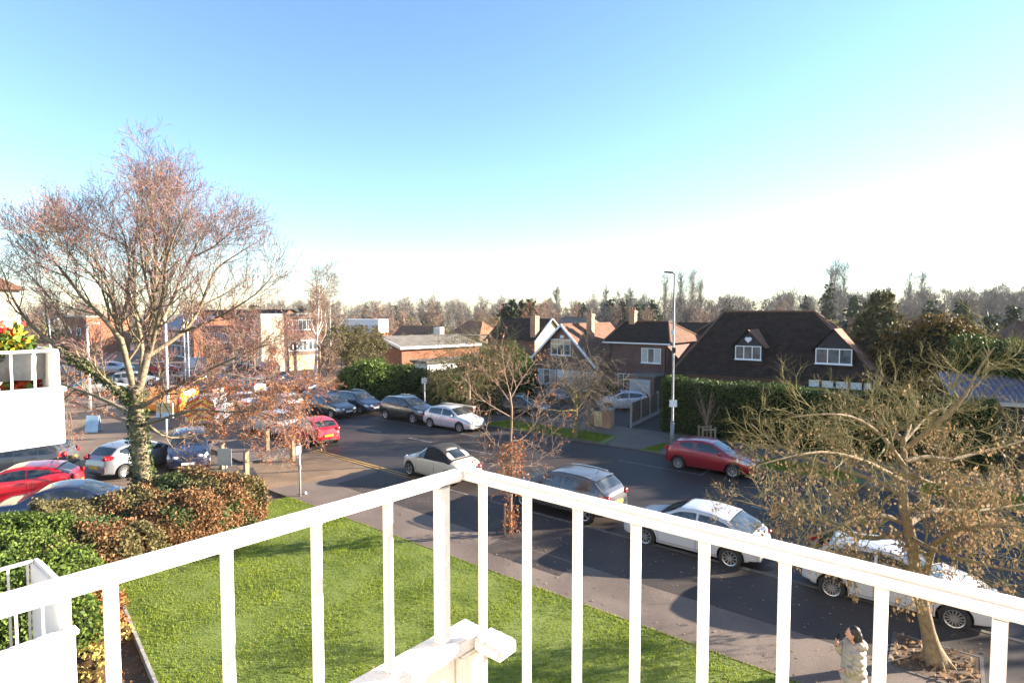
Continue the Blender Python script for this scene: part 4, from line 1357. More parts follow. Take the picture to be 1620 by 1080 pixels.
SP['suv'] = dict(L=4.40, W=1.83, H=1.62, fo=.88, wb=2.65, r=.345, cowl=1.12, roof0=1.92, roof1=3.75, tail=4.20, bpillar=2.55, side_end=3.9, seams=(1.35, 2.55, 3.40), handles=(2.4, 3.3), spokes=5,
    top=[(0, .72), (.08, .85), (.35, .96), (1.12, 1.09), (1.35, 1.24), (1.92, 1.54), (2.4, 1.61), (3.2, 1.61), (3.75, 1.54), (4.20, 1.16), (4.32, 1.08), (4.38, .9), (4.40, .72)],
    belt=[(0, .68), (.5, .88), (1.1, 1.01), (2.5, 1.05), (3.5, 1.12), (4.1, 1.1), (4.40, .72)], plan=plan(4.40, 1.83, .70, .78), under=[(0, .32), (.5, .25), (3.8, .25), (4.4, .36)], sill=.10, headlight=(.06, .5, .80, .86, .07),
    taillight=(4.0, 4.36, .98, .09), grille=.70, rails=True, spoiler=True, rear_plate=.74)
SP['saloon'] = dict(L=4.50, W=1.76, H=1.42, fo=.90, wb=2.63, r=.31, cowl=1.22, roof0=1.98, roof1=3.15, tail=3.75, bpillar=2.50, side_end=3.30, seams=(1.42, 2.5, 3.3), handles=(2.4, 3.2), spokes=7,
    top=[(0, .60), (.06, .70), (.3, .79), (1.22, .95), (1.45, 1.10), (1.98, 1.37), (2.4, 1.42), (2.8, 1.41), (3.15, 1.34), (3.75, 1.02), (4.3, .99), (4.45, .9), (4.50, .64)],
    belt=[(0, .56), (.5, .74), (1.2, .88), (2.5, .91), (3.5, .93), (4.4, .90), (4.50, .62)], plan=plan(4.50, 1.76, .66, .75), headlight=(.05, .45, .64, .70, .08), taillight=(4.2, 4.46, .80, .09), grille=.6)
SP['beetle'] = dict(L=4.10, W=1.74, H=1.50, fo=.80, wb=2.51, r=.33, cowl=1.05, roof0=1.75, roof1=2.75, tail=3.35, bpillar=2.42, side_end=2.60, seams=(1.30, 2.50), handles=(2.35,), spokes=5, roof_w=.66, bonnet_w=.72,
    top=[(0, .52), (.06, .66), (.25, .80), (.6, .92), (1.05, 1.0), (1.25, 1.12), (1.75, 1.43), (2.2, 1.50), (2.6, 1.44), (3.0, 1.27), (3.35, 1.08), (3.7, .97), (3.95, .80), (4.07, .62), (4.10, .50)],
    belt=[(0, .46), (.25, .70), (.6, .82), (1.05, .92), (2.0, .95), (3.2, .98), (3.7, .88), (3.95, .72), (4.10, .46)], plan=[(0, .48), (.08, .60), (.3, .74), (.7, .855), (1.3, .87), (2.6, .87), (3.3, .86), (3.7, .78), (4.0, .62), (4.1, .5)],
    headlight=(.16, .5, .66, .70, .10), taillight=(3.72, 3.98, .74, .09), soft_top=(1.78, 3.42), rear_wf=.55, aerial=False)
SP['estate'] = dict(L=4.35, W=1.74, H=1.48, fo=.85, wb=2.58, r=.31, cowl=1.12, roof0=1.85, roof1=3.9, tail=4.2, bpillar=2.42, side_end=3.3, extra=(3.36, 4.0), seams=(1.3, 2.42, 3.32), handles=(2.3, 3.2), spokes=6,
    top=[(0, .6), (.06, .7), (.3, .8), (1.12, .96), (1.35, 1.12), (1.85, 1.42), (2.3, 1.48), (3.2, 1.48), (3.9, 1.40), (4.2, 1.0), (4.3, .9), (4.35, .62)],
    belt=[(0, .56), (.5, .76), (1.1, .89), (2.5, .93), (4.1, .95), (4.35, .62)], plan=plan(4.35, 1.74, .66, .8), headlight=(.05, .45, .64, .7, .08), taillight=(4.1, 4.32, .9, .13), grille=.6, rails=True)
SP['van'] = dict(L=5.0, W=1.92, H=2.0, fo=.9, wb=3.0, r=.34, cowl=.85, roof0=1.55, roof1=4.88, tail=4.9, bpillar=2.1, side_end=2.15, seams=(1.0, 2.1, 3.3), handles=(2.0,), spokes=6, roof_w=.84,
    top=[(0, .75), (.06, .95), (.3, 1.08), (.85, 1.28), (1.1, 1.5), (1.55, 1.9), (2.0, 1.98), (4.7, 2.0), (4.93, 1.94), (5.0, 1.85)],
    belt=[(0, .7), (.4, .95), (.85, 1.12), (2.2, 1.15), (4.9, 1.18), (5.0, 1.18)], plan=plan(5.0, 1.92, .72, .9), headlight=(.05, .5, .82, .92, .1), taillight=(4.85, 4.98, 1.1, .3), grille=.75, aerial=False)

PROTO = {}
def place_car(kind, paint, label, pos, yaw, group='cars along the street', cat='car', z=0.0, name='parked_car'):
    p = M['paint_' + paint]
    if kind not in PROTO:
        c = car(SP[kind], p, name)
        PROTO[kind] = (c, p)
    else:
        c0, p0 = PROTO[kind]
        c = copy_tree(c0)
        for o in c.children_recursive:
            for s_ in o.material_slots:
                if s_.link == 'OBJECT':
                    s_.material = p
    c.location = (pos[0], pos[1], z)
    c.rotation_euler = (0, 0, yaw)
    tag(c, label, cat, group)
    return c

LEFT, RIGHT = YAW + math.pi, YAW
def from_wheels(pf, pr, kind, facing, side=+1):
    """place by the contact points of the two near wheels; the car's middle lies half a width further from us"""
    a, b = G(*pf), G(*pr)
    m = (a + b) / 2
    d = (a - b).normalized()
    sp = SP[kind]
    off = (sp['L'] / 2 - sp['fo'] - sp['wb'] / 2)
    n = Vector((VX[0], VX[1], 0))
    m = m - d * off + n * (sp['W'] / 2 - .02) * side
    return m
place_car('hatch', 'white', 'white hatchback with multi-spoke wheels parked behind the grey SUV', from_wheels((1022, 862), (1152, 902), 'hatch', LEFT), LEFT)
place_car('punto', 'white', 'white five-door car under the oak tree with its bonnet to the corner', from_wheels((1505, 997), (1315, 948), 'punto', RIGHT), RIGHT + R_(1.5))
place_car('fiesta', 'deep_red', 'dark red three-door hatchback parked beside the lamp post', from_wheels((1158, 756), (1071, 742), 'fiesta', RIGHT), RIGHT + R_(2))
def from_rear(px, kind, facing):
    a = G(*px)
    return from_wheels_pts(a + Vector((math.cos(facing), math.sin(facing), 0)) * SP[kind]['wb'], a, kind)
def from_wheels_pts(a, b, kind):
    d = (a - b).normalized()
    sp = SP[kind]
    return (a + b) / 2 - d * (sp['L'] / 2 - sp['fo'] - sp['wb'] / 2) * -1 * -1 + Vector((VX[0], VX[1], 0)) * (sp['W'] / 2 - .02)
place_car('suv', 'grey', 'dark grey SUV parked behind the staked young tree', from_rear((924, 828), 'suv', LEFT), LEFT)
place_car('beetle', 'cream', 'cream rounded convertible with black soft top and round tail lights', from_wheels((645, 752), (711, 770), 'beetle', LEFT), LEFT - R_(3))
place_car('golf', 'silver', 'silver-white hatchback parked nose to tail with a black SUV', from_wheels((721, 683), (684, 677), 'golf', RIGHT), RIGHT + R_(2))
place_car('suv', 'black', 'black SUV with pale roof rails parked behind the silver hatchback', from_wheels((648, 669), (613, 663), 'suv', RIGHT), RIGHT + R_(3))
place_car('saloon', 'black', 'black saloon driving along the far lane towards the SUV', from_wheels((519, 661), (495, 655), 'saloon', RIGHT), RIGHT)
place_car('fiesta', 'red', 'bright red hatchback seen from behind at the bollard corner', from_rear((490, 707), 'fiesta', LEFT - R_(8)), LEFT - R_(8))
place_car('hatch', 'silver', 'silver hatchback in front of the bright red one by the bollards', G(432, 684), LEFT - R_(6))
place_car('estate', 'navy', 'dark blue car far along the street under russet twigs', W(-35.6, 26.6), RIGHT)
place_car('saloon', 'blue', 'small dark blue car beyond the black saloon by the hedge', W(-40.4, 27.0), RIGHT)
# driveways
dr = 'cars on driveways'
place_car('saloon', 'pale_blue', 'pale silver-blue car parked against the gabled house', W(-27.4, 40.2), RIGHT - R_(12), dr)
place_car('punto', 'silver', 'silver car by the fence in front of the white garage', W(-20.0, 39.4), RIGHT + R_(215), dr)
place_car('estate', 'black', 'black car in the driveway shade behind the young tree', G(822, 656), RIGHT + R_(20), dr)
place_car('saloon', 'blue', 'blue car parked by the white post in front of the flat garage', G(668, 614), RIGHT - R_(115), dr)
place_car('suv', 'black', 'dark car in the shade under the hedge beyond the oak', W(1.8, 37), RIGHT, dr)
# forecourt on this side
fc = 'cars in the near forecourt'
place_car('fiesta', 'red', 'red car cut by the frame beside the laurel hedge', G(30, 792), R_(-158), fc)
place_car('saloon', 'navy', 'dark blue car just behind the hedge beside the red one', G(122, 824), R_(22), fc)
place_car('estate', 'grey', 'dark car with pale roof edge under the flower balcony', G(30, 748), R_(-165), fc)
place_car('punto', 'mid_grey', 'pale small car with round red lamp behind the ivy trunk', G(218, 742), R_(72), fc)
place_car('suv', 'navy', 'navy car with white number plate beside the ivy trunk', G(300, 732), R_(-62), fc)
# the far car park seen through the big tree
pc = 'cars in the far car park'
far = [(120, 598, 'estate', 'navy', 40), (95, 585, 'hatch', 'black', 60), (330, 590, 'van', 'white', 10), (362, 572, 'hatch', 'black', 170), (400, 562, 'hatch', 'navy', 160), (470, 618, 'saloon', 'navy', -38), (352, 615, 'estate', 'blue', 150),
       (300, 606, 'punto', 'black', 150), (390, 622, 'punto', 'pale_blue', 150), (255, 590, 'hatch', 'red', 20), (430, 608, 'fiesta', 'silver', 150), (215, 610, 'estate', 'mid_grey', 30), (160, 622, 'golf', 'grey', 60), (445, 650, 'golf', 'white', 142),
       (380, 648, 'saloon', 'silver', 142), (325, 628, 'golf', 'black', 150), (180, 590, 'hatch', 'silver', 20), (420, 590, 'estate', 'navy', 142)]
seen = ['navy estate', 'black hatchback', 'white van', 'black hatchback', 'navy hatchback', 'navy saloon', 'blue estate', 'small black car', 'small pale blue car', 'red hatchback', 'silver three-door', 'grey estate', 'grey hatchback', 'white hatchback', 'silver saloon', 'black five-door', 'silver hatchback', 'dark estate']
where = ['beside the flower balcony, in the row before the brick shops', 'behind the flower balcony at the edge of the parade', 'standing at the middle of the far car park', 'below the grey slate shops, left one of two', 'below the cream stair tower, right one of two',
         'at the end of the russet twigs near the dark hedge', 'behind the orange twigs below the white van', 'left of the blue estate behind the trunk forks', 'between the russet twigs and the cream tower', 'behind the upper trunk of the big tree', 'just below the cream stair tower',
         'between the white pole and the big trunk', 'below the ivy-clad limb of the big tree', 'in the street ahead of the silver hatchback', 'last in the near lane, ahead of the white hatchback', 'below the white van beside the chevron van', 'in front of the red brick workshop', 'next to the yellow base wall of the stair tower']
for (px, py, k, p, a), s_, w_ in zip(far, seen, where):
    nm = 'parked_van' if k == 'van' else 'parked_car'
    place_car(k, p, s_ + ' ' + w_, G(px, py), R_(a), pc, 'van' if k == 'van' else 'car', name=nm)
cv_ = place_car('van', 'silver', 'grey recovery van with red and yellow chevrons on its rear', G(335, 668), R_(104), 'vans in the near forecourt', 'van', name='parked_van')
ch = MB()
for sg in (-1, 1):
    for k in range(7):
        z = .55 + k * .2
        ch.add([(-2.53, sg * .03, z + .25), (-2.53, sg * .80, z - .2), (-2.53, sg * .80, z), (-2.53, sg * .03, z + .45)], [(0, 1, 2, 3)], k % 2)
ch.build('chevron_panel', [M['chev_red'], M['chev_yellow']], cv_)
ov = place_car('van', 'orange', 'orange and white van half hidden behind the forked trunk', G(262, 652), R_(160), 'vans in the near forecourt', 'van', name='parked_van')
# ------------------------------------------------------------------ plants: branch and leaf generators
def nrm(a):
    return a / np.maximum(np.linalg.norm(a, axis=-1, keepdims=True), 1e-9)

def tubes(P, R, sides):
    """P (N,K,3) chains, R (N,K) radii -> vertices, quads"""
    N, K, _ = P.shape
    T = nrm(np.gradient(P, axis=1))
    mt = nrm(T.mean(1))
    ref = np.where((np.abs(mt[:, 2:3]) < 0.85), np.array([[0, 0, 1.0]]), np.array([[1.0, 0, 0]]))
    A = nrm(np.cross(T, ref[:, None, :]))
    B = np.cross(T, A)
    an = 2 * np.pi * np.arange(sides) / sides
    V = P[:, :, None, :] + R[:, :, None, None] * (A[:, :, None, :] * np.cos(an)[None, None, :, None] + B[:, :, None, :] * np.sin(an)[None, None, :, None])
    idx = np.arange(N * K * sides).reshape(N, K, sides)
    a, b = idx[:, :-1], np.roll(idx[:, :-1], -1, 2)
    d, c = idx[:, 1:], np.roll(idx[:, 1:], -1, 2)
    return V.reshape(-1, 3), np.stack([a, b, c, d], -1).reshape(-1, 4)

class Geo:
    def __init__(s):
        s.V, s.Q, s.T, s.n = [], [], [], 0
    def tube(s, P, R, sides):
        if len(P):
            v, q = tubes(P, R, sides)
            s.V.append(v); s.Q.append(q + s.n); s.n += len(v)
    def raw(s, v, q=None, t=None):
        s.V.append(v)
        if q is not None: s.Q.append(q + s.n)
        if t is not None: s.T.append(t + s.n)
        s.n += len(v)
    def arrays(s):
        V = np.concatenate(s.V)
        F = []
        if s.Q: F.append(np.concatenate(s.Q))
        if s.T: F.append(np.concatenate(s.T))
        return V, F
    def build(s, name, m, parent=None, smooth=False, kind=None):
        V, F = s.arrays()
        return mk(name, V, F, m, parent, smooth=smooth, kind=kind)

def resample(pts, K):
    pts = catmull(np.asarray(pts, float), 6)
    seg = np.concatenate([[0], np.cumsum(np.linalg.norm(np.diff(pts, axis=0), axis=1))])
    t = np.linspace(0, seg[-1], K)
    return np.stack([np.interp(t, seg, pts[:, i]) for i in range(3)], -1)

def spawn(P, R, n, t0, t1, L, ang, K, up=0.1, wob=0.12, rr=0.6, rmin=0.006, Lfall=0.45, maxr=9):
    """n children on every chain"""
    N, K0, _ = P.shape
    t = t0 + (t1 - t0) * ((np.arange(n)[None, :] + rng.random((N, n))) / n)
    x = t * (K0 - 1)
    i = np.clip(np.floor(x).astype(int), 0, K0 - 2)
    f = (x - i)[..., None]
    ar = np.arange(N)[:, None]
    pos = P[ar, i] * (1 - f) + P[ar, i + 1] * f
    rad = (R[ar, i] * (1 - f[..., 0]) + R[ar, i + 1] * f[..., 0])
    tan = nrm(P[ar, i + 1] - P[ar, i])
    phi = 2.4 * np.arange(n)[None, :] + 6.28 * rng.random((N, 1)) + rng.normal(0, .5, (N, n))
    ref = np.where(np.abs(tan[..., 2:3]) < .85, np.array([0, 0, 1.0]), np.array([1.0, 0, 0]))
    A = nrm(np.cross(tan, ref)); B = np.cross(tan, A)
    an = np.radians(ang) * rng.uniform(.7, 1.3, (N, n))[..., None]
    d = nrm(np.cos(an) * tan + np.sin(an) * (A * np.cos(phi)[..., None] + B * np.sin(phi)[..., None]))
    ln = L * (1 - Lfall * t) * rng.uniform(.6, 1.35, (N, n))
    pos, d, ln, rad = pos.reshape(-1, 3), d.reshape(-1, 3), ln.ravel(), rad.ravel()
    M_ = len(pos)
    C_ = np.zeros((M_, K, 3)); C_[:, 0] = pos
    for k in range(1, K):
        d = nrm(d + np.array([0, 0, up]) + rng.normal(0, wob, d.shape))
        C_[:, k] = C_[:, k - 1] + d * (ln / (K - 1))[:, None]
    r0 = np.clip(rad * rr, rmin, maxr)
    R2 = r0[:, None] * np.linspace(1, .35, K)[None, :]
    return C_, np.maximum(R2, rmin * .6)

def leaf_quads(pos, size, hang=0.0, aspect=1.6):
    n = len(pos)
    a = nrm(rng.normal(0, 1, (n, 3)) + np.array([0, 0, -hang * 2]))
    b = nrm(np.cross(a, rng.normal(0, 1, (n, 3))))
    s = size * rng.uniform(.6, 1.4, (n, 1))
    V = np.stack([pos, pos + a * s * aspect * .5 + b * s * .5, pos + a * s * aspect, pos + a * s * aspect * .5 - b * s * .5], 1)
    return V.reshape(-1, 3), np.arange(4 * n).reshape(n, 4)

def leaves(name, pos, size, m, parent, hang=0.0, aspect=1.6, kind='stuff'):
    v, q = leaf_quads(np.asarray(pos), size, hang, aspect)
    return mk(name, v, [q], m, parent, kind=kind)

def pick(P, frac, tmin=1):
    q = P[:, tmin:].reshape(-1, 3)
    return q[rng.random(len(q)) < frac]

def limbs_from_px(specs, base, depth, K=14, squash=False):
    """hand-drawn limbs: points (px, py, depth offset) with start and end radius -> chains local to base"""
    Ps, Rs = [], []
    for pts, r0, r1 in specs:
        q = [tuple(D(a, b + (max(0, 430 - b) * (.12 + .19 * min(1, abs(a - 238) / 60)) if squash else 0), depth + c) - base) for a, b, c in pts]
        Ps.append(resample(q, K)); Rs.append(np.linspace(r0, r1, K) ** 1.0)
    return np.array(Ps), np.array(Rs)

# ---- the big bare tree by the hedge
bb = G(229, 800); bb.z = 0.05
bd = bb.y
t1 = thing('bare_tree', 'big bare spreading tree with ivy-clad trunk and purple-red twigs beside the hedge', 'tree', bb)
trunkP, trunkR = limbs_from_px([([(229, 803, 0), (224, 740, 0), (219, 690, 0), (217, 650, 0), (214, 615, 0)], .34, .22)], bb, bd, 10)
L_, LR = limbs_from_px([
    ([(212, 645, 0), (185, 615, -.4), (150, 590, -.8), (115, 565, -1.2), (85, 545, -1.5), (50, 515, -1.8), (22, 475, -2), (5, 430, -2)], .15, .03),
    ([(214, 660, 0), (180, 640, .5), (140, 622, 1), (100, 608, 1.5), (60, 585, 2)], .11, .03),
    ([(213, 620, 0), (205, 590, -.2), (195, 550, -.5), (185, 515, -.9), (178, 475, -1.3), (165, 435, -1.7), (150, 400, -2), (125, 372, -2.4), (108, 352, -2.6)], .17, .025),
    ([(196, 556, -.5), (192, 515, .2), (202, 470, .8), (205, 420, 1.2), (200, 375, 1.5), (192, 335, 1.8), (183, 305, 2), (176, 285, 2.1)], .11, .02),
    ([(217, 625, 0), (229, 580, .1), (237, 540, .2), (243, 490, .2), (247, 430, .1), (245, 370, 0), (240, 310, 0), (238, 260, 0), (236, 225, 0)], .20, .02),
    ([(236, 560, .2), (246, 520, -.3), (257, 470, -.8), (262, 420, -1.2), (272, 370, -1.6), (286, 320, -1.9), (296, 285, -2)], .12, .02),
    ([(236, 562, .2), (262, 545, .6), (290, 525, 1), (315, 490, 1.3), (330, 450, 1.5), (345, 420, 1.7), (375, 390, 1.9), (402, 365, 2)], .12, .02),
    ([(239, 545, .2), (260, 500, .9), (283, 450, 1.5), (300, 400, 1.9), (318, 350, 2.2), (334, 315, 2.4)], .11, .02),
    ([(222, 645, 0), (260, 622, -.6), (300, 600, -1.1), (340, 580, -1.5), (385, 560, -1.8), (420, 545, -2)], .11, .025),
    ([(225, 672, 0), (265, 660, -.8), (310, 648, -1.4), (360, 652, -1.8), (405, 650, -2.1), (440, 662, -2.3)], .085, .02),
    ([(190, 535, -.9), (160, 500, -1.3), (130, 470, -1.7), (100, 430, -2), (70, 385, -2.3), (42, 345, -2.5)], .10, .02),
    ([(290, 525, 1), (330, 508, .6), (370, 488, .2), (408, 462, -.2), (432, 435, -.4)], .08, .02),
    ([(221, 605, 0), (225, 550, .8), (216, 500, 1.4), (213, 450, 1.8), (212, 400, 2.1), (216, 350, 2.3), (219, 300, 2.4), (212, 255, 2.5)], .12, .02),
    ([(300, 600, -1.1), (350, 590, -.6), (400, 600, -.2), (450, 612, .2), (478, 640, .3)], .06, .018),
    ([(222, 660, 0), (260, 690, 1.0), (300, 690, 1.6), (350, 680, 2.0), (400, 690, 2.4), (430, 700, 2.6)], .07, .018),
    ([(150, 590, -.8), (120, 545, -.2), (95, 500, .2), (70, 460, .6), (35, 420, .9)], .08, .02),
    ([(120, 615, 1.2), (90, 640, 1.4), (60, 650, 1.6)], .05, .015),
    ([(247, 430, .1), (262, 380, .8), (268, 330, 1.1), (262, 270, 1.3)], .06, .015),
    ([(178, 475, -1.3), (140, 430, -2.0), (115, 400, -2.6), (80, 340, -3)], .06, .015),
    ([(200, 375, 1.5), (165, 345, 1.2), (142, 330, 1.0)], .05, .015),
    ([(243, 490, .2), (228, 430, -.5), (222, 370, -.9), (224, 320, -1.1), (226, 275, -1.2)], .08, .015),
    ([(250, 460, .1), (262, 400, .5), (264, 335, .9), (258, 280, 1.0)], .08, .015),
    ([(300, 400, 1.9), (340, 370, 1.2), (370, 330, .8)], .05, .015)], bb, bd, squash=True)
LR *= .78
tg = Geo(); tg.tube(trunkP, trunkR, 12); tg.tube(L_, LR, 7)
tg.build('trunk', M['bark_pale'], t1, smooth=True)
b1, r1_ = spawn(L_, LR, 13, .18, 1.0, 2.2, 38, 8, .10, .08, .5, .010, .58)
b2, r2_ = spawn(b1, r1_, 7, .15, 1.0, 1.2, 34, 6, .08, .14, .6, .0075)
br = Geo(); br.tube(b1, r1_, 5); br.tube(b2, r2_, 4); br.build('branches', M['bark_pale'], t1, smooth=True, kind='stuff')
b3, r3_ = spawn(b2, r2_, 6, .2, 1.0, .66, 34, 4, .06, .16, .7, .0058)
b4, r4_ = spawn(b3, r3_, 2, .3, .95, .32, 36, 3, .05, .1, .8, .0046)
tw = Geo(); tw.tube(b3, r3_, 3); tw.tube(b4, r4_, 3); tw.build('twigs', M['twig_purple'], t1, kind='stuff')
hi = b4.reshape(-1, 3); hi = hi[(hi[:, 2] > 5.2) & (rng.random(len(hi)) < .13)]
leaves('buds', hi, .032, M['bud_red'], t1)
lo = np.concatenate([b3.reshape(-1, 3), b4.reshape(-1, 3)]); lo = lo[(lo[:, 2] < 5.0) & (rng.random(len(lo)) < np.where(lo[:, 0] > 1, .26, .10))]
lo = np.concatenate([lo, lo + rng.normal(0, .06, lo.shape)])
leaves('russet_leaves', lo, .046, M['leaf_russet'], t1, .6)
def ivy(chain, rad, n, spread, m, parent, size=.07, t0=0, t1_=1):
    t = rng.uniform(t0, t1_, n) * (len(chain) - 1)
    i = np.clip(t.astype(int), 0, len(chain) - 2); f = (t - i)[:, None]
    p = chain[i] * (1 - f) + chain[i + 1] * f
    r = (rad[i] + spread * rng.random(n))[:, None]
    return leaves('ivy', p + nrm(rng.normal(0, 1, (n, 3))) * r, size, m, parent, .4)
ivy(trunkP[0], trunkR[0], 2600, .16, M['leaf_ivy'], t1)
ivy(L_[0], LR[0], 900, .14, M['leaf_ivy'], t1, t0=.05, t1_=.5)

# ---- the young oak on the near pavement
ob = G(1480, 1046, .1)
od = ob.y
t2 = thing('oak_tree', 'young oak in a pavement tree pit holding tan dead leaves beside the white car', 'tree', ob)
trunkP, trunkR = limbs_from_px([([(1482, 1050, 0), (1474, 1020, 0), (1464, 980, 0), (1454, 930, 0), (1446, 880, 0), (1438, 835, 0), (1428, 795, 0), (1431, 740, 0.1), (1428, 690, 0)], .21, .07)], ob, od, 14)
trunkR[0][:] = np.interp(np.linspace(0, 1, 14), [0, .06, .14, .5, .75, 1], [.28, .175, .135, .11, .085, .045])
L_, LR = limbs_from_px([
    ([(1463, 915, 0), (1471, 885, -.1), (1479, 862, -.3), (1500, 845, -.6), (1540, 835, -1), (1590, 830, -1.4), (1640, 840, -1.7)], .07, .018),
    ([(1428, 826, 0), (1395, 815, -.3), (1355, 820, -.7), (1315, 838, -1.0), (1275, 850, -1.2)], .06, .015),
    ([(1436, 828, 0), (1460, 815, .4), (1486, 806, .8), (1540, 808, 1.3), (1600, 800, 1.7), (1660, 790, 2)], .07, .018),
    ([(1429, 785, 0), (1390, 762, .4), (1340, 745, .8), (1280, 725, 1.2), (1225, 700, 1.5), (1188, 670, 1.7)], .06, .014),
    ([(1430, 735, 0), (1415, 715, -.3), (1394, 688, -.6), (1350, 660, -1), (1300, 655, -1.3), (1250, 660, -1.5)], .05, .014),
    ([(1430, 730, 0), (1468, 722, .2), (1501, 727, .4), (1550, 715, .7), (1610, 700, 1), (1660, 680, 1.2)], .055, .014),
    ([(1428, 700, 0), (1440, 670, .4), (1430, 660, .7), (1410, 650, .9), (1395, 640, 1)], .045, .012),
    ([(1430, 710, 0), (1470, 680, -.4), (1505, 650, -.7), (1530, 620, -.9), (1548, 585, -1), (1574, 548, -1.1)], .055, .014),
    ([(1428, 695, 0), (1390, 665, .7), (1350, 660, 1.2), (1320, 655, 1.5)], .045, .012),
    ([(1437, 840, 0), (1400, 850, .6), (1350, 845, 1.2), (1290, 820, 1.7), (1220, 805, 2), (1165, 790, 2.2)], .05, .014),
    ([(1440, 850, 0), (1480, 870, -.8), (1530, 885, -1.3), (1590, 900, -1.7), (1650, 905, -2)], .05, .014),
    ([(1429, 760, 0), (1370, 730, -.9), (1310, 715, -1.5), (1260, 720, -1.9), (1200, 735, -2.1)], .05, .013),
    ([(1431, 745, .1), (1480, 765, 1.0), (1540, 770, 1.6), (1600, 755, 2.2)], .05, .013),
    ([(1428, 700, 0), (1470, 655, .8), (1490, 645, 1.3), (1490, 640, 1.6)], .04, .012)], ob, od)
tg = Geo(); tg.tube(trunkP, trunkR, 14); tg.tube(L_, LR, 7)
for k in range(7):
    a = k * .9
    q = np.array([[0, 0, .22], [.17 * math.cos(a), .17 * math.sin(a), .10], [.36 * math.cos(a), .36 * math.sin(a), -.02]])[None]
    tg.tube(q, np.array([[.10, .07, .03]]), 6)
tg.build('trunk', M['bark_oak'], t2, smooth=True)
b1, r1_ = spawn(L_, LR, 11, .12, 1.0, 1.45, 52, 8, .0, .20, .45, .007, .45)
b2, r2_ = spawn(b1, r1_, 7, .15, 1.0, .66, 45, 6, .06, .22, .6, .0058)
br = Geo(); br.tube(b1, r1_, 5); br.tube(b2, r2_, 4); br.build('branches', M['bark_lichen'], t2, smooth=True, kind='stuff')
b3, r3_ = spawn(b2, r2_, 7, .2, 1.0, .34, 42, 4, .08, .2, .75, .0036)
tw = Geo(); tw.tube(b3, r3_, 3); tw.build('twigs', M['bark_lichen'], t2, kind='stuff')
al_ = np.concatenate([b3.reshape(-1, 3), b2.reshape(-1, 3)])
pr_ = np.interp(al_[:, 2], [2.0, 3.6, 4.6, 5.3], [.30, .24, .08, .01])
cl = nrm(rng.normal(0, 1, (40, 3))) * rng.random((40, 1)) ** .4 * np.array([[4, 4, 2.2]]) + np.array([[0, 0, 3.4]])
near_ = np.min(np.linalg.norm(al_[:, None, :] - cl[None], axis=2), axis=1)
al_ = al_[rng.random(len(al_)) < pr_ * np.clip(1.5 - near_ * 1.0, .12, 1.3)]
al_ = np.concatenate([al_ + rng.normal(0, .035, al_.shape) - np.array([0, 0, .02 + .03 * k]) for k in range(3)])
leaves('dead_leaves', al_, .042, M['leaf_tan'], t2, 1.2, 1.7)

# ---- the staked young tree in the middle
mbp = G(808, 842, .1)
t3 = thing('young_tree', 'slim young tree with russet leaf skirt beside a wooden stake', 'tree', mbp)
P_, Rr = limbs_from_px([([(808, 845, 0), (808, 800, 0), (810, 750, 0), (808, 700, 0), (810, 650, 0), (806, 620, 0)], .055, .035)], mbp, mbp.y, 10)
L_, LR = limbs_from_px([
    ([(806, 635, 0), (790, 612, .2), (770, 590, .4), (755, 570, .6), (748, 555, .7)], .03, .008),
    ([(807, 625, 0), (800, 595, -.2), (795, 565, -.3), (790, 545, -.4)], .03, .008),
    ([(808, 630, 0), (822, 605, .2), (840, 580, .4), (855, 560, .5)], .03, .008),
    ([(809, 660, 0), (775, 640, -.4), (750, 620, -.7), (735, 595, -.9)], .028, .008),
    ([(809, 665, 0), (840, 645, -.3), (865, 625, -.6), (880, 605, -.7)], .028, .008),
    ([(808, 700, 0), (830, 690, .4), (852, 660, .6), (856, 635, .7)], .025, .008),
    ([(808, 720, 0), (845, 705, -.4), (880, 680, -.8), (900, 655, -1)], .025, .008),
    ([(808, 715, 0), (780, 700, .4), (760, 670, .7), (745, 650, .9)], .025, .008),
    ([(808, 740, 0), (840, 735, .3), (870, 715, .6), (890, 700, .8)], .02, .008),
    ([(808, 740, 0), (785, 730, -.3), (765, 720, -.5)], .02, .008),
    ([(807, 625, 0), (812, 590, .5), (806, 560, .8)], .025, .008)], mbp, mbp.y)
LR *= .7
tg = Geo(); tg.tube(P_, Rr * .85, 8); tg.tube(L_, LR, 6); tg.build('trunk', M['bark_brown'], t3, smooth=True)
b1, r1_ = spawn(L_, LR, 11, .2, 1, .8, 45, 6, .05, .15, .6, .006)
b2, r2_ = spawn(b1, r1_, 7, .2, 1, .38, 40, 4, .03, .2, .7, .0045)
sk, sr = spawn(P_, Rr, 90, .28, .66, .62, 75, 5, -.10, .15, .3, .006)
s2, sr2 = spawn(sk, sr, 5, .2, 1, .25, 45, 4, -.1, .2, .7, .0045)
br = Geo(); br.tube(b1, r1_, 4); br.tube(b2, r2_, 3); br.tube(sk, sr, 3); br.tube(s2, sr2, 3); br.build('branches', M['bark_brown'], t3, kind='stuff')
q = np.concatenate([pick(s2, .7), pick(b2, .10)]); leaves('russet_leaves', q, .05, M['leaf_russet'], t3, .8)
sk, sr = spawn(P_, Rr, 26, .0, .16, .35, 60, 4, .1, .15, .2, .005)
q = pick(sk, .9); q = np.concatenate([q + rng.normal(0, .06, q.shape) for _ in range(4)]); q[:, 2] = np.abs(q[:, 2]); leaves('basal_shoots', q, .05, M['leaf_russet'], t3, .6)
stk = MB(); stk.box(-.035, .035, -.035, .035, -.1, 1.0); so = tag(stk.build('tree_stake', M['wood_post']), 'short square wooden stake standing at the foot of the young tree', 'stake'); so.location = G(799, 845, .1)

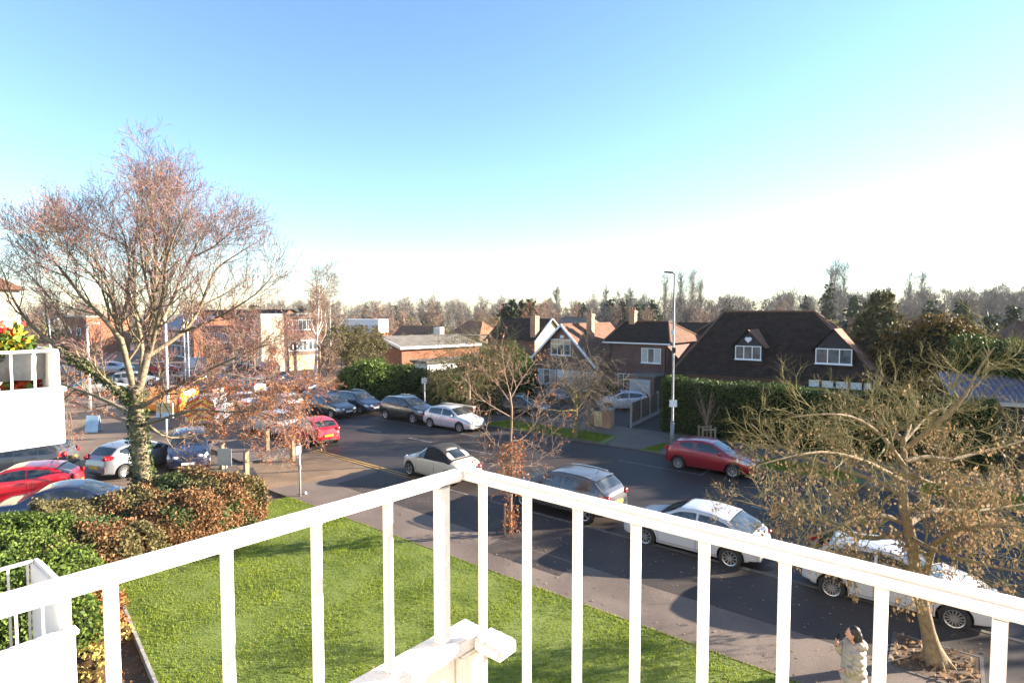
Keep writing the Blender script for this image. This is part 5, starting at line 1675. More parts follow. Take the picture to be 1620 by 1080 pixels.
def auto_tree(name, label, loc, H, trunk_r, bark, twig, spread=.38, first=.3, nl=9, n1=8, n2=6, n3=4, up=.12, ang=42, droop=0.0, group=None, lean=(0, 0), leaf=None, rmin=.012, lf=.25, lsize=.06, wob=.12, top=None):
    t = thing(name, label, 'tree', loc, random.uniform(0, 6.28), group)
    T = np.array([[lean[0] * k / 9 + random.gauss(0, .02 * H / 9), lean[1] * k / 9 + random.gauss(0, .02 * H / 9), H * (top or (.92 if nl < 14 else .8)) * k / 9] for k in range(10)])[None]
    TR = (trunk_r * np.linspace(1, .15, 10))[None]
    l1, lr1 = spawn(T, TR, nl, first, .97, H * spread, ang, 8, up, wob, .55, rmin * 1.6, .55)
    g_ = Geo(); g_.tube(T, TR, 8); g_.tube(l1, lr1, 5); g_.build('trunk', bark, t, smooth=True)
    l2, lr2 = spawn(l1, lr1, n1, .2, 1, H * spread * .45, 40, 6, up * .5 - droop, wob, .6, rmin, .4)
    l3, lr3 = spawn(l2, lr2, n2, .2, 1, H * spread * .24, 38, 4, -droop, wob, .7, rmin * .8, .3)
    c_ = Geo(); c_.tube(l2, lr2, 3); c_.tube(l3, lr3, 3)
    if n3:
        l4, lr4 = spawn(l3, lr3, n3, .2, 1, H * spread * .12, 35, 3, -droop, wob, .8, rmin * .65, .3)
        c_.tube(l4, lr4, 3)
    else:
        l4 = l3
    c_.build('crown', twig, t, kind='stuff')
    if leaf is not None:
        leaves('foliage', pick(l4, lf), lsize, leaf, t, .5)
    return t

# pollarded street trees on the far pavement
auto_tree('street_tree', 'pale-trunked street tree with weeping grey-green twigs before the brick hall', G(742, 660), 6.4, .22, M['bark_pale'], M['leaf_olive'], .86, .55, 16, 10, 7, 3, .10, 60, .20, 'street trees across the road', rmin=.011, wob=.2, top=.62)
auto_tree('street_tree', 'low street tree with drooping tangled twigs in front of the gabled house', G(911, 694), 5.2, .20, M['bark_lichen'], M['bark_dark'], .88, .52, 14, 9, 6, 3, .06, 60, .22, 'street trees across the road', rmin=.010, wob=.22, top=.58)
sp_ = G(1118, 700)
t4 = thing('sapling', 'small bare vase-shaped sapling inside a wooden frame before the hedge', 'tree', sp_)
T = np.array([[0, 0, .22 * k] for k in range(8)], float)[None]; TR = np.full((1, 8), .03)
l1, lr1 = spawn(T, TR, 16, .5, 1, 1.5, 22, 5, .05, .05, .6, .012, .1); l2, lr2 = spawn(l1, lr1, 4, .3, 1, .5, 25, 4, .08, .08, .7, .009)
g_ = Geo(); g_.tube(T, TR, 6); g_.tube(l1, lr1, 4); g_.tube(l2, lr2, 3); g_.build('trunk', M['bark_brown'], t4)
fr = thing('tree_guard', 'square wooden guard frame around the vase-shaped sapling', 'tree guard', sp_)
for x in (-.35, .35):
    for y in (-.35, .35):
        f_ = MB(); f_.box(x - .04, x + .04, y - .04, y + .04, -.1, .95); f_.build('post', M['wood_post'], fr)
f_ = MB()
for y in (-.395, .395):
    f_.box(-.4, .4, y - .012, y + .012, .78, .88)
f_.build('cross_rail', M['wood_post'], fr)

# ---- birches left of centre and other middle-distance trees
gb = 'birches by the shops'
auto_tree('birch_tree', 'leaning white-stemmed birch before the cream stair tower', D(498, 590, 62) * 1 - Vector((0, 0, D(498, 590, 62).z)), 12.3, .2, M['bark_birch'], M['bark_brown'], .30, .3, 12, 8, 6, 3, .18, 32, .08, gb, (-1.6, 0), rmin=.02)
auto_tree('birch_tree', 'upright slender birch with hanging twigs right of the leaning one', Vector((D(522, 590, 66).x, 66, 0)), 11.8, .15, M['bark_birch'], M['bark_grey'], .26, .35, 10, 8, 6, 3, .18, 30, .12, gb, (.3, 0), rmin=.02)
auto_tree('round_tree', 'reddish twiggy tree between the two birches', Vector((D(506, 590, 74).x, 74, 0)), 10.2, .2, M['bark_brown'], M['twig_red'], .30, .25, 12, 9, 7, 3, .2, 36, 0, None, rmin=.022)
for i, (px, d, H, lab, tw_) in enumerate([(540, 58, 5.4, 'scrubby olive thicket tree left of the laurels', 'leaf_olive'), (568, 60, 5.6, 'scrubby twiggy tree just behind the laurels', 'leaf_olive'), (598, 64, 5.2, 'low scrubby tree in front of the grey hall roof', 'leaf_olive'),
                                          (520, 56, 4.4, 'low brown scrub tree at the end of the yellow wall', 'bark_brown'), (862, 95, 8.8, 'brown bare tree right of the dark cypresses', 'bark_brown'), (840, 100, 8.0, 'rust brown tree against the dark cypresses', 'twig_red')]):
    auto_tree('scrub_tree', lab, Vector((D(px, 540, d).x, d, 0)), H, .12, M['bark_dark'], M[tw_], .42, .12, 12, 9, 7, 3, .12, 48, 0, 'scrubby trees in the middle distance', rmin=.022, leaf=M['leaf_olive'] if tw_ == 'leaf_olive' else None, lf=.2, lsize=.12)
gc = 'bare trees in the far car park'
for i, (px, dd, H, lab) in enumerate([(250, 60, 7.0, 'reddish bare tree behind the right limbs of the big tree'), (318, 64, 8.0, 'reddish bare tree before the grey slate shops'), (368, 60, 7.2, 'rusty bare tree left of the cream stair tower'), (402, 66, 7.0, 'thin bare tree just left of the cream stair tower'), (455, 58, 6.5, 'rusty bare tree in front of the tower windows'), (160, 70, 7.5, 'reddish bare tree behind the left limbs of the big tree'), (335, 50, 5.0, 'low rusty tree above the parked vans'), (430, 48, 4.4, 'low rusty tree by the silver cars')]):
    auto_tree('car_park_tree', lab, Vector((D(px, 540, dd).x, dd, 0)), H, .11, M['bark_brown'], M['twig_red'], .42, .2, 11, 8, 6, 3, .16, 42, 0, gc, rmin=.016, leaf=M['leaf_russet'] if i > 3 else None, lf=.06, lsize=.08)
gp_ = 'bare poplars on the skyline'
for px, d, ty, lab in [(1052, 190, 440, 'thin broad-topped poplar just left of the lamp column'), (1076, 185, 436, 'poplar just right of the lamp column'), (1095, 180, 430, 'tallest narrow poplar left of the chalet roof'), (1107, 182, 446, 'thinner poplar closest to the chalet roof'),
                       (1312, 200, 424, 'wispy poplar left of a pair above the orange roof'), (1318, 205, 414, 'tallest poplar above the orange roof'), (1333, 195, 421, 'dense narrow poplar right of the tallest one'),
                       (1437, 190, 438, 'poplar behind the tall conifer, left of two'), (1455, 195, 432, 'poplar behind the tall conifer, right of two'), (880, 180, 455, 'pale narrow poplar above the gable house'), (958, 190, 457, 'thin poplar above the chimneys'), (997, 185, 459, 'poplar between chimneys and lamp column'),
                       (1405, 180, 458, 'short poplar above the conifer tip')]:
    H = EYE + (495 - ty) / 900 * d
    auto_tree('poplar_tree', lab, Vector((D(px, 540, d).x, d, 0)), H * 1.12, .34, M['bark_grey'], M['bark_grey'], .30, .12, 20, 7, 4, 2, .30, 17, 0, gp_, rmin=.040)

# ---- conifers
def conifer(name, label, loc, H, rad, m, group=None, tiers=22, per=9, dens=26, size=.22, droop=.35, top=.0, bark=None, power=.75):
    t = thing(name, label, 'tree', loc, random.uniform(0, 6), group)
    tr = MB(); tr.tube([(0, 0, 0), (0, 0, H * .98)], [rad * .09, .02], 7); tr.build('trunk', bark or M['bark_dark'], t)
    pts = []
    for i in range(tiers):
        f = (i + .5) / tiers
        z = H * (.08 + .92 * f)
        R0 = rad * ((1 - f) ** power + .06) * random.uniform(.75, 1.15)
        for k in range(max(4, int(per * (1 - f * .5)))):
            a = random.uniform(0, 6.28)
            Rk = R0 * random.uniform(.7, 1.12)
            n = max(5, int(dens * Rk / rad))
            s = rng.random(n) ** .65
            p = np.stack([math.cos(a) * Rk * s, math.sin(a) * Rk * s, z - droop * Rk * s ** 1.6 + .12 * Rk * s], -1)
            pts.append(p + rng.normal(0, size * .55, p.shape))
    p = np.concatenate(pts)
    leaves('crown', p, size, m, t, .35, 1.9)
    return t
conifer('conifer_tree', 'tall shaggy conifer with drooping brownish-green boughs right of the chalet house', Vector((D(1390, 600, 42).x, 42, 0)), 9.1, 3.4, M['leaf_conifer'], None, 26, 14, 80, .17, .45, power=.5)
gk = 'dark cypresses above the far houses'
for px, d, ty, r, lab in [(798, 100, 484, 1.5, 'dark cypress at the left end of its clump'), (812, 102, 476, 1.6, 'dark cypress second from the left of its clump'), (826, 104, 478, 1.6, 'dark cypress in the middle of its clump'), (840, 100, 474, 1.7, 'tallest dark cypress of its clump')]:
    conifer('cypress_tree', lab, Vector((D(px, 540, d).x, d, 0)), EYE + (495 - ty) / 900 * d, r, M['leaf_dark'], gk, 18, 12, 20, .4, .0)
gs = 'dark pines on the skyline'
for px, d, ty, r, lab in [(1032, 150, 478, 4.0, 'broad dark pine left of the lamp column'), (965, 170, 474, 3.2, 'dark pine right of the tall chimney'), (1310, 170, 452, 3.6, 'cloud-topped pine under the skyline poplars'), (1235, 200, 478, 3.0, 'flat topped pine above the chalet ridge'), (920, 170, 480, 3, 'dark pine behind the left chimney'),
                          (1565, 110, 500, 2.0, 'small dark pointed conifer right of the copper tree'), (1520, 120, 478, 2.2, 'dark conifer tip behind the copper tree'), (580, 170, 487, 2.5, 'dark pine behind the white flat building'), (400, 160, 482, 2.2, 'dark pine above the cream stair tower'), (625, 200, 484, 2.5, 'dark pine above the red bungalow roof'),
                          (1010, 140, 482, 3.4, 'low dark pine between chimney and lamp column'), (985, 160, 476, 3.0, 'dark rounded pine just right of the hipped roof chimney'), (1150, 190, 474, 3.0, 'dark pine above the left end of the chalet ridge'), (1275, 170, 470, 2.8, 'dark pine above the right end of the chalet ridge'),
                          (1350, 140, 470, 3.2, 'dark evergreen crown left of the tall conifer'), (1470, 150, 478, 3.4, 'dark evergreen crown behind the copper tree'), (1600, 120, 488, 3.0, 'dark evergreen crown at the edge of the frame'), (690, 190, 482, 2.8, 'dark pine in the wood over the hall'), (480, 170, 486, 2.2, 'dark pine just behind the birches')]:
    conifer('pine_tree', lab, Vector((D(px, 540, d).x, d, 0)), EYE + (495 - ty) / 900 * d, r, M['leaf_dark'], gs, 14, 10, 16, .6, -.1)

# ---- shrubs and hedges
def lobes_bush(name, label, loc, lobes, m, n, size, cat='shrub', group=None, core=M['hedge_core'], rz=0, hang=.2, shrink=.82):
    """lobes: (x, y, z, rx, ry, rz) ellipsoids local to loc"""
    t = thing(name, label, cat, loc, rz, group)
    c = MB()
    for x, y, z, a, b, h in lobes:
        c.ball((x, y, z), (a * shrink, b * shrink, h * shrink), 10, 7)
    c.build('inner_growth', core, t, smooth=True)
    tot = sum(a * b + a * h + b * h for *_, a, b, h in lobes)
    pts = []
    for x, y, z, a, b, h in lobes:
        k = int(n * (a * b + a * h + b * h) / tot)
        d = nrm(rng.normal(0, 1, (k, 3)))
        rad = rng.uniform(.80, 1.06, (k, 1)) + .07 * np.sin(d[:, :1] * 9 + x) * np.cos(d[:, 2:] * 8 + y)
        p = d * rad * np.array([[a, b, h]]) + np.array([[x, y, z]])
        pts.append(p[p[:, 2] > 0])
    leaves('foliage', np.concatenate(pts), size, m, t, hang)
    return t
def run(base, path, m_list, n, size, wd, ht, name, label, cat='hedge', core=M['hedge_core'], shrink=.8, wob=.12, mix=None):
    """a clipped or shaggy hedge along a (u,v) path"""
    t = thing(name, label, cat, W(*path[0], base))
    o = W(*path[0], base)
    P = np.array([tuple(W(*p, base) - o) for p in path])
    seg = np.linalg.norm(np.diff(P, axis=0), axis=1)
    cum = np.concatenate([[0], np.cumsum(seg)]); L = cum[-1]
    def at(s):
        s = np.clip(s, 0, L - 1e-6)
        i = np.clip(np.searchsorted(cum, s, side='right') - 1, 0, len(seg) - 1)
        f = ((s - cum[i]) / seg[i])[:, None]
        tn = (P[i + 1] - P[i]) / seg[i][:, None]
        return P[i] * (1 - f) + P[i + 1] * f, np.stack([-tn[:, 1], tn[:, 0], 0 * tn[:, 0]], -1)
    def hgt(s):
        return ht * (1 + wob * .5 * np.sin(s * 1.1 + 1) + wob * .35 * np.sin(s * 2.9) + wob * .2 * np.sin(s * 6.3))
    # core
    ss = np.linspace(0.05, L - .05, max(4, int(L / .5)))
    c, nn = at(ss); hh = hgt(ss) * .93
    prof = [(-.5, 0), (-.5, .8), (-.36, 1), (.36, 1), (.5, .8), (.5, 0)]
    V = np.stack([c + nn * (q * wd * shrink) + np.array([0, 0, 1.0]) * (z * hh)[:, None] for q, z in prof], 1)
    K = len(prof); idx = np.arange(len(ss) * K).reshape(-1, K)
    q_ = np.stack([idx[:-1, :-1], idx[1:, :-1], idx[1:, 1:], idx[:-1, 1:]], -1).reshape(-1, 4)
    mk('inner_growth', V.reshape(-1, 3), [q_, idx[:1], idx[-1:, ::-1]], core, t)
    # leaves over sides, top and ends
    per = 2 * ht + wd
    k = n
    s = rng.uniform(-.1, L + .1, k)
    c, nn = at(s); hh = hgt(s)
    w_ = rng.random(k) * per
    q = np.where(w_ < ht, -.5, np.where(w_ < ht + wd, (w_ - ht) / wd - .5, .5)) * wd
    z = np.where(w_ < ht, w_ / ht, np.where(w_ < ht + wd, 1.0, (per - w_) / ht)) * hh
    rnd = np.clip((z / hh - .75) * 4, 0, 1) * .08 * np.abs(q / wd * 2) ** 3
    lump = .09 * np.sin(s * 2.3 + z * 3.1) + .06 * np.sin(s * 5.1 - z * 4.0)
    p = c + nn * (q * (1 + lump) * (1 - rnd))[:, None] + np.array([0, 0, 1.0]) * (z * (1 - rnd * .8))[:, None] + rng.normal(0, size * .9, (k, 3))
    e = int(k * wd / (L * 2))
    for s_end in (0, L):
        c2, n2 = at(np.full(e, s_end)); h2 = hgt(np.full(e, s_end))
        p = np.concatenate([p, c2 + n2 * (rng.uniform(-.5, .5, e) * wd)[:, None] + np.array([0, 0, 1.0]) * (rng.random(e) * h2)[:, None] + rng.normal(0, size, (e, 3))])
    p = p[p[:, 2] > 0.01]
    if len(m_list) == 1:
        leaves('foliage', p, size, m_list[0], t, .1)
    else:
        f = np.sin(p[:, 0] * 1.1 + 2) + np.sin(p[:, 1] * 1.3 + p[:, 2] * 2) + .9 * np.sin(p[:, 0] * 2.7 + p[:, 1] * 2.2) + rng.normal(0, .35, len(p))
        lim = np.quantile(f, np.cumsum(mix)[:-1])
        cls = np.digitize(f, lim)
        for j, mm in enumerate(m_list):
            if (cls == j).any():
                leaves('foliage', p[cls == j], size, mm, t, .1)
    return t
def path_uv(*px):
    return [uv(G(x, y)) for x, y in px]
run(.05, [(-20.4, 9.9), (-19.5, 7.5), (-18.9, 5.7), (-18.6, 3.4)], [M['leaf_ivy'], M['leaf_beech'], M['leaf_olive']], 40000, .055, 2.4, 1.3, 'mixed_hedge', 'mixed hedge of ivy and russet beech between lawn and big bare tree', mix=(.33, .37, .30), wob=.2, core=M['beech_core'])
run(.05, [(-21.9, 9.6), (-21.4, 7.4), (-21.6, 4.6)], [M['leaf_olive'], M['leaf_beech'], M['leaf_ivy']], 32000, .055, 2.6, 1.3, 'mixed_hedge', 'olive and russet hedge between the dark blue car and the laurel', mix=(.42, .33, .25), wob=.16, core=M['beech_core'])
lobes_bush('beech_bush', 'rounded orange-brown beech bush at the lawn corner', G(312, 852, .05), [(0, 0, .6, 1.0, 1.0, 1.0), (-.9, -.4, .55, .9, .9, .85), (.3, .9, .5, .9, .9, .9)], M['leaf_beech'], 16000, .055, core=M['beech_core'])
def at_px(px, top, z):
    dd = (EYE - z) * 900 / (top - 495)
    return D(px, 500, dd).x, dd
lo_ = []
o_ = Vector((at_px(60, 830, 1.4)[0], at_px(60, 830, 1.4)[1] - 1, .05))
for px, top, z, r in [(10, 818, 1.4, 1.1), (70, 818, 1.4, 1.0), (40, 850, 1.35, 1.0), (95, 870, 1.25, .8), (10, 880, 1.3, 1.0), (60, 905, 1.25, .9), (-30, 850, 1.4, 1.1), (90, 940, 1.15, .7), (30, 950, 1.2, .9), (-40, 920, 1.3, 1.0)]:
    z += .4; x, y = at_px(px, top, z)
    lo_.append((x - o_.x, y - o_.y - .2, z - .85, r, r, .85))
lobes_bush('laurel_bush', 'bright green laurel mass behind the lower balcony', o_, lo_, M['leaf_laurel'], 60000, .052, core=M['hedge_core'])
lobes_bush('bed_plants', 'low russet-leaved plants filling the flower bed below the hedge', G(150, 1000, .05), [(0, 0, .15, .7, .5, .4), (-.5, .8, .2, .6, .5, .45), (.5, -.7, .15, .5, .5, .35), (.2, -1.5, .15, .5, .5, .4), (-.7, -.4, .2, .5, .5, .45)], M['leaf_russet'], 6000, .05, core=M['beech_core'])
lobes_bush('strap_plant', 'yellow-leaved small plant beside the lawn edging', G(196, 1010, .05), [(0, 0, .12, .2, .18, .22)], M['leaf_yellow'], 140, .06, core=M['beech_core'])
lobes_bush('ivy_bush', 'yellowish ground shrub at the foot of the lower balcony', G(140, 1075, .05), [(0, 0, .2, .5, .5, .45)], M['leaf_yellow'], 900, .05, core=M['beech_core'])
# far side
hl_ = [(-14.4, 34.4), (-9, 34.3), (-3.5, 34.4), (1.5, 34.6)]
run(.05, hl_, [M['leaf_green']], 26000, .075, 1.6, 3.25, 'tall_hedge', 'tall clipped dark hedge with sunlit top in front of the chalet house', wob=.04)
a_, b_ = uv(D(1512, 600, 31)), uv(D(1720, 600, 27.5))
run(0, [a_, b_], [M['leaf_green']], 16000, .10, 3.0, 5.9, 'tall_hedge', 'huge dark hedge block with bright top behind the pantiled garage', wob=.05)
lobes_bush('copper_tree', 'rounded dense tree with copper-brown top beside the tall conifer', Vector((D(1488, 560, 38).x, 38, 0)), [(0, 0, 4.4, 2.7, 2.6, 2.9), (-2.0, .3, 3.6, 2.1, 2.0, 2.7), (1.9, -.3, 3.5, 2.2, 2.0, 2.8), (0, 0, 1.6, 3.2, 2.8, 1.9)], M['leaf_copper'], 19000, .14, 'tree')
gl = 'laurels across the road'
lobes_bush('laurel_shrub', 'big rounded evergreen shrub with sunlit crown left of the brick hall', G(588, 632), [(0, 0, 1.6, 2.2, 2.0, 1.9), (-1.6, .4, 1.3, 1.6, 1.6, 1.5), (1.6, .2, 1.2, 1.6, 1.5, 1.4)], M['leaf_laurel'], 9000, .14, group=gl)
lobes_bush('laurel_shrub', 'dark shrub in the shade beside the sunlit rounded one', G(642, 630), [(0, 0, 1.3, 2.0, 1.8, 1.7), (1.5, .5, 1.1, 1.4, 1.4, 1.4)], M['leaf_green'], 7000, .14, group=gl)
lobes_bush('garden_shrub', 'dark evergreen shrub beneath the pale-trunked street tree', G(712, 640), [(0, 0, 1.3, 1.9, 1.7, 1.7), (1.4, .3, 1.0, 1.3, 1.3, 1.4)], M['leaf_green'], 7000, .13, group='garden shrubs')
lobes_bush('garden_shrub', 'tall dark evergreen mass against the left of the gabled house', G(806, 640) + Vector((0, 2, 0)), [(0, 0, 2.4, 1.6, 1.6, 2.6), (-1.9, .3, 2.0, 1.7, 1.6, 2.3), (1.0, .6, 1.8, 1.4, 1.4, 2.2), (-3.2, .8, 1.8, 1.6, 1.5, 2.1)], M['leaf_green'], 13000, .15, group='garden shrubs')
lobes_bush('garden_shrub', 'low dark shrub against the wall between the two houses', G(948, 632), [(0, 0, .8, 1.0, 1.0, 1.1), (1.0, 0, .6, .8, .8, .8)], M['leaf_green'], 3000, .10, group='garden shrubs')
lobes_bush('garden_shrub', 'olive shrub behind the low brick wall of the driveway', G(775, 655), [(0, 0, .9, 1.4, 1.0, 1.2), (1.4, .2, .7, 1.0, .8, .9)], M['leaf_olive'], 4000, .11, group='garden shrubs')
# plants on the neighbouring balcony
up_ = ub.location
fo = thing('flower_pot', 'flowering plant with red and yellow blooms on the upper balcony rail', 'potted plant', up_ + Vector(W(-.62, -.45, .05)))
p_ = MB(); p_.tube([(0, 0, 0.02), (0, 0, .36)], [.12, .16], 12); p_.build('pot', M['metal_grey'], fo)
q = rng.normal(0, 1, (420, 3)) * np.array([[.12, .12, .09]]) + np.array([[0, 0, .50]]); leaves('foliage', q, .07, M['leaf_laurel'], fo)
q = rng.normal(0, 1, (130, 3)) * np.array([[.10, .10, .06]]) + np.array([[-.09, 0, .66]]); leaves('bloom', q, .06, M['petal_red'], fo)
q = rng.normal(0, 1, (60, 3)) * np.array([[.07, .07, .06]]) + np.array([[.14, 0, .60]]); leaves('bloom', q, .05, M['petal_yellow'], fo)
fo2 = thing('flower_pot', 'small pot of red flowers on the upper balcony floor', 'potted plant', up_ + Vector(W(-.55, -.30, -.55)))
p_ = MB(); p_.tube([(0, 0, -.07), (0, 0, .42)], [.10, .14], 12); p_.build('pot', M['metal_grey'], fo2)
q = rng.normal(0, 1, (160, 3)) * np.array([[.10, .10, .05]]) + np.array([[0, 0, .60]]); leaves('bloom', q, .06, M['petal_red'], fo2)
q = rng.normal(0, 1, (120, 3)) * np.array([[.10, .10, .05]]) + np.array([[0, 0, .52]]); leaves('foliage', q, .06, M['leaf_laurel'], fo2)
pl = MB(); pl.hexa([(-.13, -.1, .0), (.13, -.1, 0), (.13, .1, 0), (-.13, .1, 0), (-.17, -.13, .34), (.17, -.13, .34), (.17, .13, .34), (-.17, .13, .34)])
tag(pl.build('planter', M['metal_grey']), 'grey square planter hooked inside the upper balcony rail', 'planter').location = up_ + Vector(W(-.32, -.3, .1))

# ---- the wood on the horizon, one mass of bare trees
def blades3(P, w):
    """thin three-cornered sprays for twigs too far away to be tubes"""
    a = P[:, 0]; b = P[:, -1]
    s = nrm(np.cross(b - a, rng.normal(0, 1, a.shape))) * w
    V = np.stack([a - s, a + s, b], 1).reshape(-1, 3)
    return V, np.arange(len(V)).reshape(-1, 3)
def far_proto(H):
    T = np.array([[random.gauss(0, .15), random.gauss(0, .15), H * .9 * k / 4] for k in range(5)])[None]
    TR = (.018 * H * np.linspace(1, .2, 5))[None]
    l1, q1 = spawn(T, TR, 16, .15, .98, H * .36, 42, 4, .25, .15, .5, .05, .5)
    l2, q2 = spawn(l1, q1, 8, .2, 1, H * .18, 40, 3, .14, .15, .7, .045, .3)
    l3, q3 = spawn(l2, q2, 5, .1, 1, H * .13, 38, 2, .12, .1, .8, .035, .3)
    g_ = Geo(); g_.tube(T, TR, 4); g_.tube(l1, q1, 3)
    v, t = blades3(l2, .05); g_.raw(v, None, t)
    v, t = blades3(l3, .045); g_.raw(v, None, t)
    return g_.arrays()
protos = [far_proto(10) for _ in range(6)]
def far_wood(name, label, n, fd, fpx, fh, m):
    Vs, Qs, Ts, k = [], [], [], 0
    for _ in range(n):
        px = random.uniform(*fpx); d = random.uniform(*fd)
        x = (px - 810) / 900 * d
        h = fh(px, d) * random.choice((random.uniform(.55, .85), random.uniform(.8, 1.0), random.uniform(.9, 1.14)))
        V, (Q, Tt) = random.choice(protos)
        a = random.uniform(0, 6.28); ca, sa = math.cos(a), math.sin(a)
        s = h / 10; sw = s * random.uniform(.85, 1.25)
        Vs.append(np.stack([(V[:, 0] * ca - V[:, 1] * sa) * sw + x, (V[:, 0] * sa + V[:, 1] * ca) * sw + d, V[:, 2] * s], -1))
        Qs.append(Q + k); Ts.append(Tt + k); k += len(V)
    return tag(mk(name, np.concatenate(Vs), [np.concatenate(Qs), np.concatenate(Ts)], m, kind='stuff'), label, 'wood')
def wood_h(px, d):
    top = np.interp(px, [-200, 0, 400, 560, 620, 780, 860, 960, 1100, 1200, 1300, 1420, 1500, 1640, 1900], [478, 482, 484, 482, 478, 480, 484, 472, 474, 472, 470, 474, 462, 466, 462])
    return EYE + (495 - top) / 900 * d
far_wood('wood', 'brown bare winter wood along the horizon', 460, (150, 250), (-220, 1850), wood_h, M['bark_grey'])
far_wood('wood', 'reddish bare trees in front of the horizon wood', 90, (125, 160), (-150, 1250), lambda p, d: (wood_h(p, d) - EYE) * .5 + EYE - .8, M['bark_brown'])
far_wood('wood', 'hazy wooded rise at the back of the horizon', 260, (290, 420), (400, 2000), lambda p, d: EYE + (495 - np.interp(p, [400, 900, 1200, 1480, 1550, 2000], [480, 478, 472, 463, 462, 458])) / 900 * d, M['bark_grey'])
# belt of low dark undergrowth under the wood
def belt(name, label, d0, px0, px1, h, m, n, size):
    px = rng.uniform(px0, px1, n); d = d0 * rng.uniform(.93, 1.07, n)
    z = rng.random(n) ** 1.3 * h * (1 + .35 * np.sin(px * .05) + .2 * np.sin(px * .13))
    p = np.stack([(px - 810) / 900 * d, d, z], -1)
    v, q = leaf_quads(p, size, 0, 1.3)
    return tag(mk(name, v, [q], m, kind='stuff'), label, 'undergrowth')
belt('undergrowth', 'dark evergreen undergrowth below the horizon wood', 145, -200, 1850, 4.6, M['leaf_olive'], 9000, .9)
belt('undergrowth', 'brown garden shrubs and fences beyond the houses', 88, 500, 1500, 3.0, M['leaf_olive'], 4500, .6)

# the tall evergreen screen of the next gardens, out of frame to the right; it shades the road
run(.0, [(7.6, 36.3), (14, 36.6), (31, 36.8)], [M['leaf_dark']], 9000, .22, 2.2, 7.3, 'evergreen_screen', 'tall dark evergreen screen along the gardens beyond the garage', wob=.10)
# ------------------------------------------------------------------ grass, fallen leaves
def in_poly(x, y, poly):
    ins = np.zeros(len(x), bool)
    j = len(poly) - 1
    for i in range(len(poly)):
        xi, yi = poly[i]; xj, yj = poly[j]
        ins ^= ((yi > y) != (yj > y)) & (x < (xj - xi) * (y - yi) / (yj - yi + 1e-12) + xi)
        j = i
    return ins
def blades(name, label, poly, n, z, h, w, m):
    P = np.array(poly)
    u = rng.uniform(P[:, 0].min(), P[:, 0].max(), n * 3); v = rng.uniform(P[:, 1].min(), P[:, 1].max(), n * 3)
    k = in_poly(u, v, poly); u, v = u[k][:n], v[k][:n]
    X, Y = u * UX[0] + v * VX[0], u * UX[1] + v * VX[1]
    dens = np.sin(X * 1.7) * np.sin(Y * 1.3 + 1) + .5 * np.sin(X * 5.1 + Y * 3) * np.sin(Y * 4.3)
    worn = np.sin(X * .9 + 1.3) * np.sin(Y * 1.1) + .6 * np.sin(X * 2.7 - Y * 1.9) + rng.normal(0, .25, len(X))
    kk = ~((worn > 1.0) & (rng.random(len(X)) < .55))
    X, Y, dens = X[kk], Y[kk], dens[kk]
    hh = h * (1 + .45 * dens) * rng.uniform(.6, 1.5, len(X))
    a = rng.uniform(0, 6.28, len(X)); ln = rng.uniform(.1, .9, len(X)) * hh
    b = rng.uniform(0, 6.28, len(X))
    base = np.stack([X, Y, np.full_like(X, z - .003)], -1)
    s = np.stack([np.cos(a), np.sin(a), 0 * a], -1) * (w * rng.uniform(.6, 1.4, len(X)))[:, None]
    tip = base + np.stack([np.cos(b) * ln, np.sin(b) * ln, hh], -1)
    V = np.stack([base - s, base + s, tip], 1).reshape(-1, 3)
    return tag(mk(name, V, [np.arange(len(V)).reshape(-1, 3)], m, kind='stuff'), label, 'grass')
blades('grass', 'short mown green grass of the lawn below the balcony', [(-20.6, 12.1), (-21.05, 10.9), (-18.7, 9.25), (-17.5, 5.2), (-15.8, 4.85), (-13.0, 4.35), (-9.5, 3.75), (-8.2, 2), (3, 2), (3, 12.1)], 200000, .115, .034, .011, M['blade'])
vg = [('grass', 'grass of the far verge between the drive and white car', (-24.3, VF + .3, -15.8, 30.3)), ('grass', 'grass strip by the foot of the low street tree', (-13.1, VF + .3, -12.3, 30.3)), ('grass', 'grass verge around the lamp post', (-9.4, VF + .3, -3.4, 30.3)), ('grass', 'grass verge beside the dark red car', (-1, VF + .3, 12, 30.3))]
for nm, lb_, (a, b, c, d) in vg:
    blades(nm, lb_, [(a, b), (c, b), (c - .2, d), (a + .3, d)], int(1500 * (c - a)), .085, .07, .02, M['blade'])
n = 1300
fu, fv = rng.uniform(-20, 3, n), np.where(rng.random(n) < .6, rng.uniform(12.1, 16.4, n), rng.uniform(6, 12, n))
p = np.stack([fu * UX[0] + fv * VX[0], fu * UX[1] + fv * VX[1], np.full(n, .135)], -1)
lf_, q = leaf_quads(p, .05, 0, 1.4)
lf_[:, 2] = .112 + np.abs(lf_[:, 2] - .135) * .25
tag(mk('fallen_leaves', lf_, [q], M['leaf_tan'], kind='stuff'), 'scattered fallen leaves on pavement and lawn', 'leaves')

n = 2600
fu, fv = rng.uniform(-17.4, -9.6, n), rng.uniform(0.5, 4.9, n)
p = np.stack([fu * UX[0] + fv * VX[0], fu * UX[1] + fv * VX[1], np.full(n, .10)], -1)
p = p[fv < 5.1 - (fu + 17.4) * .17]
lf_, q = leaf_quads(p, .05, 0, 1.4)
lf_[:, 2] = .063 + np.abs(lf_[:, 2] - .10) * .6
tag(mk('leaf_litter', lf_, [q], M['leaf_russet'], kind='stuff'), 'russet leaf litter lying over the flower bed', 'leaves')

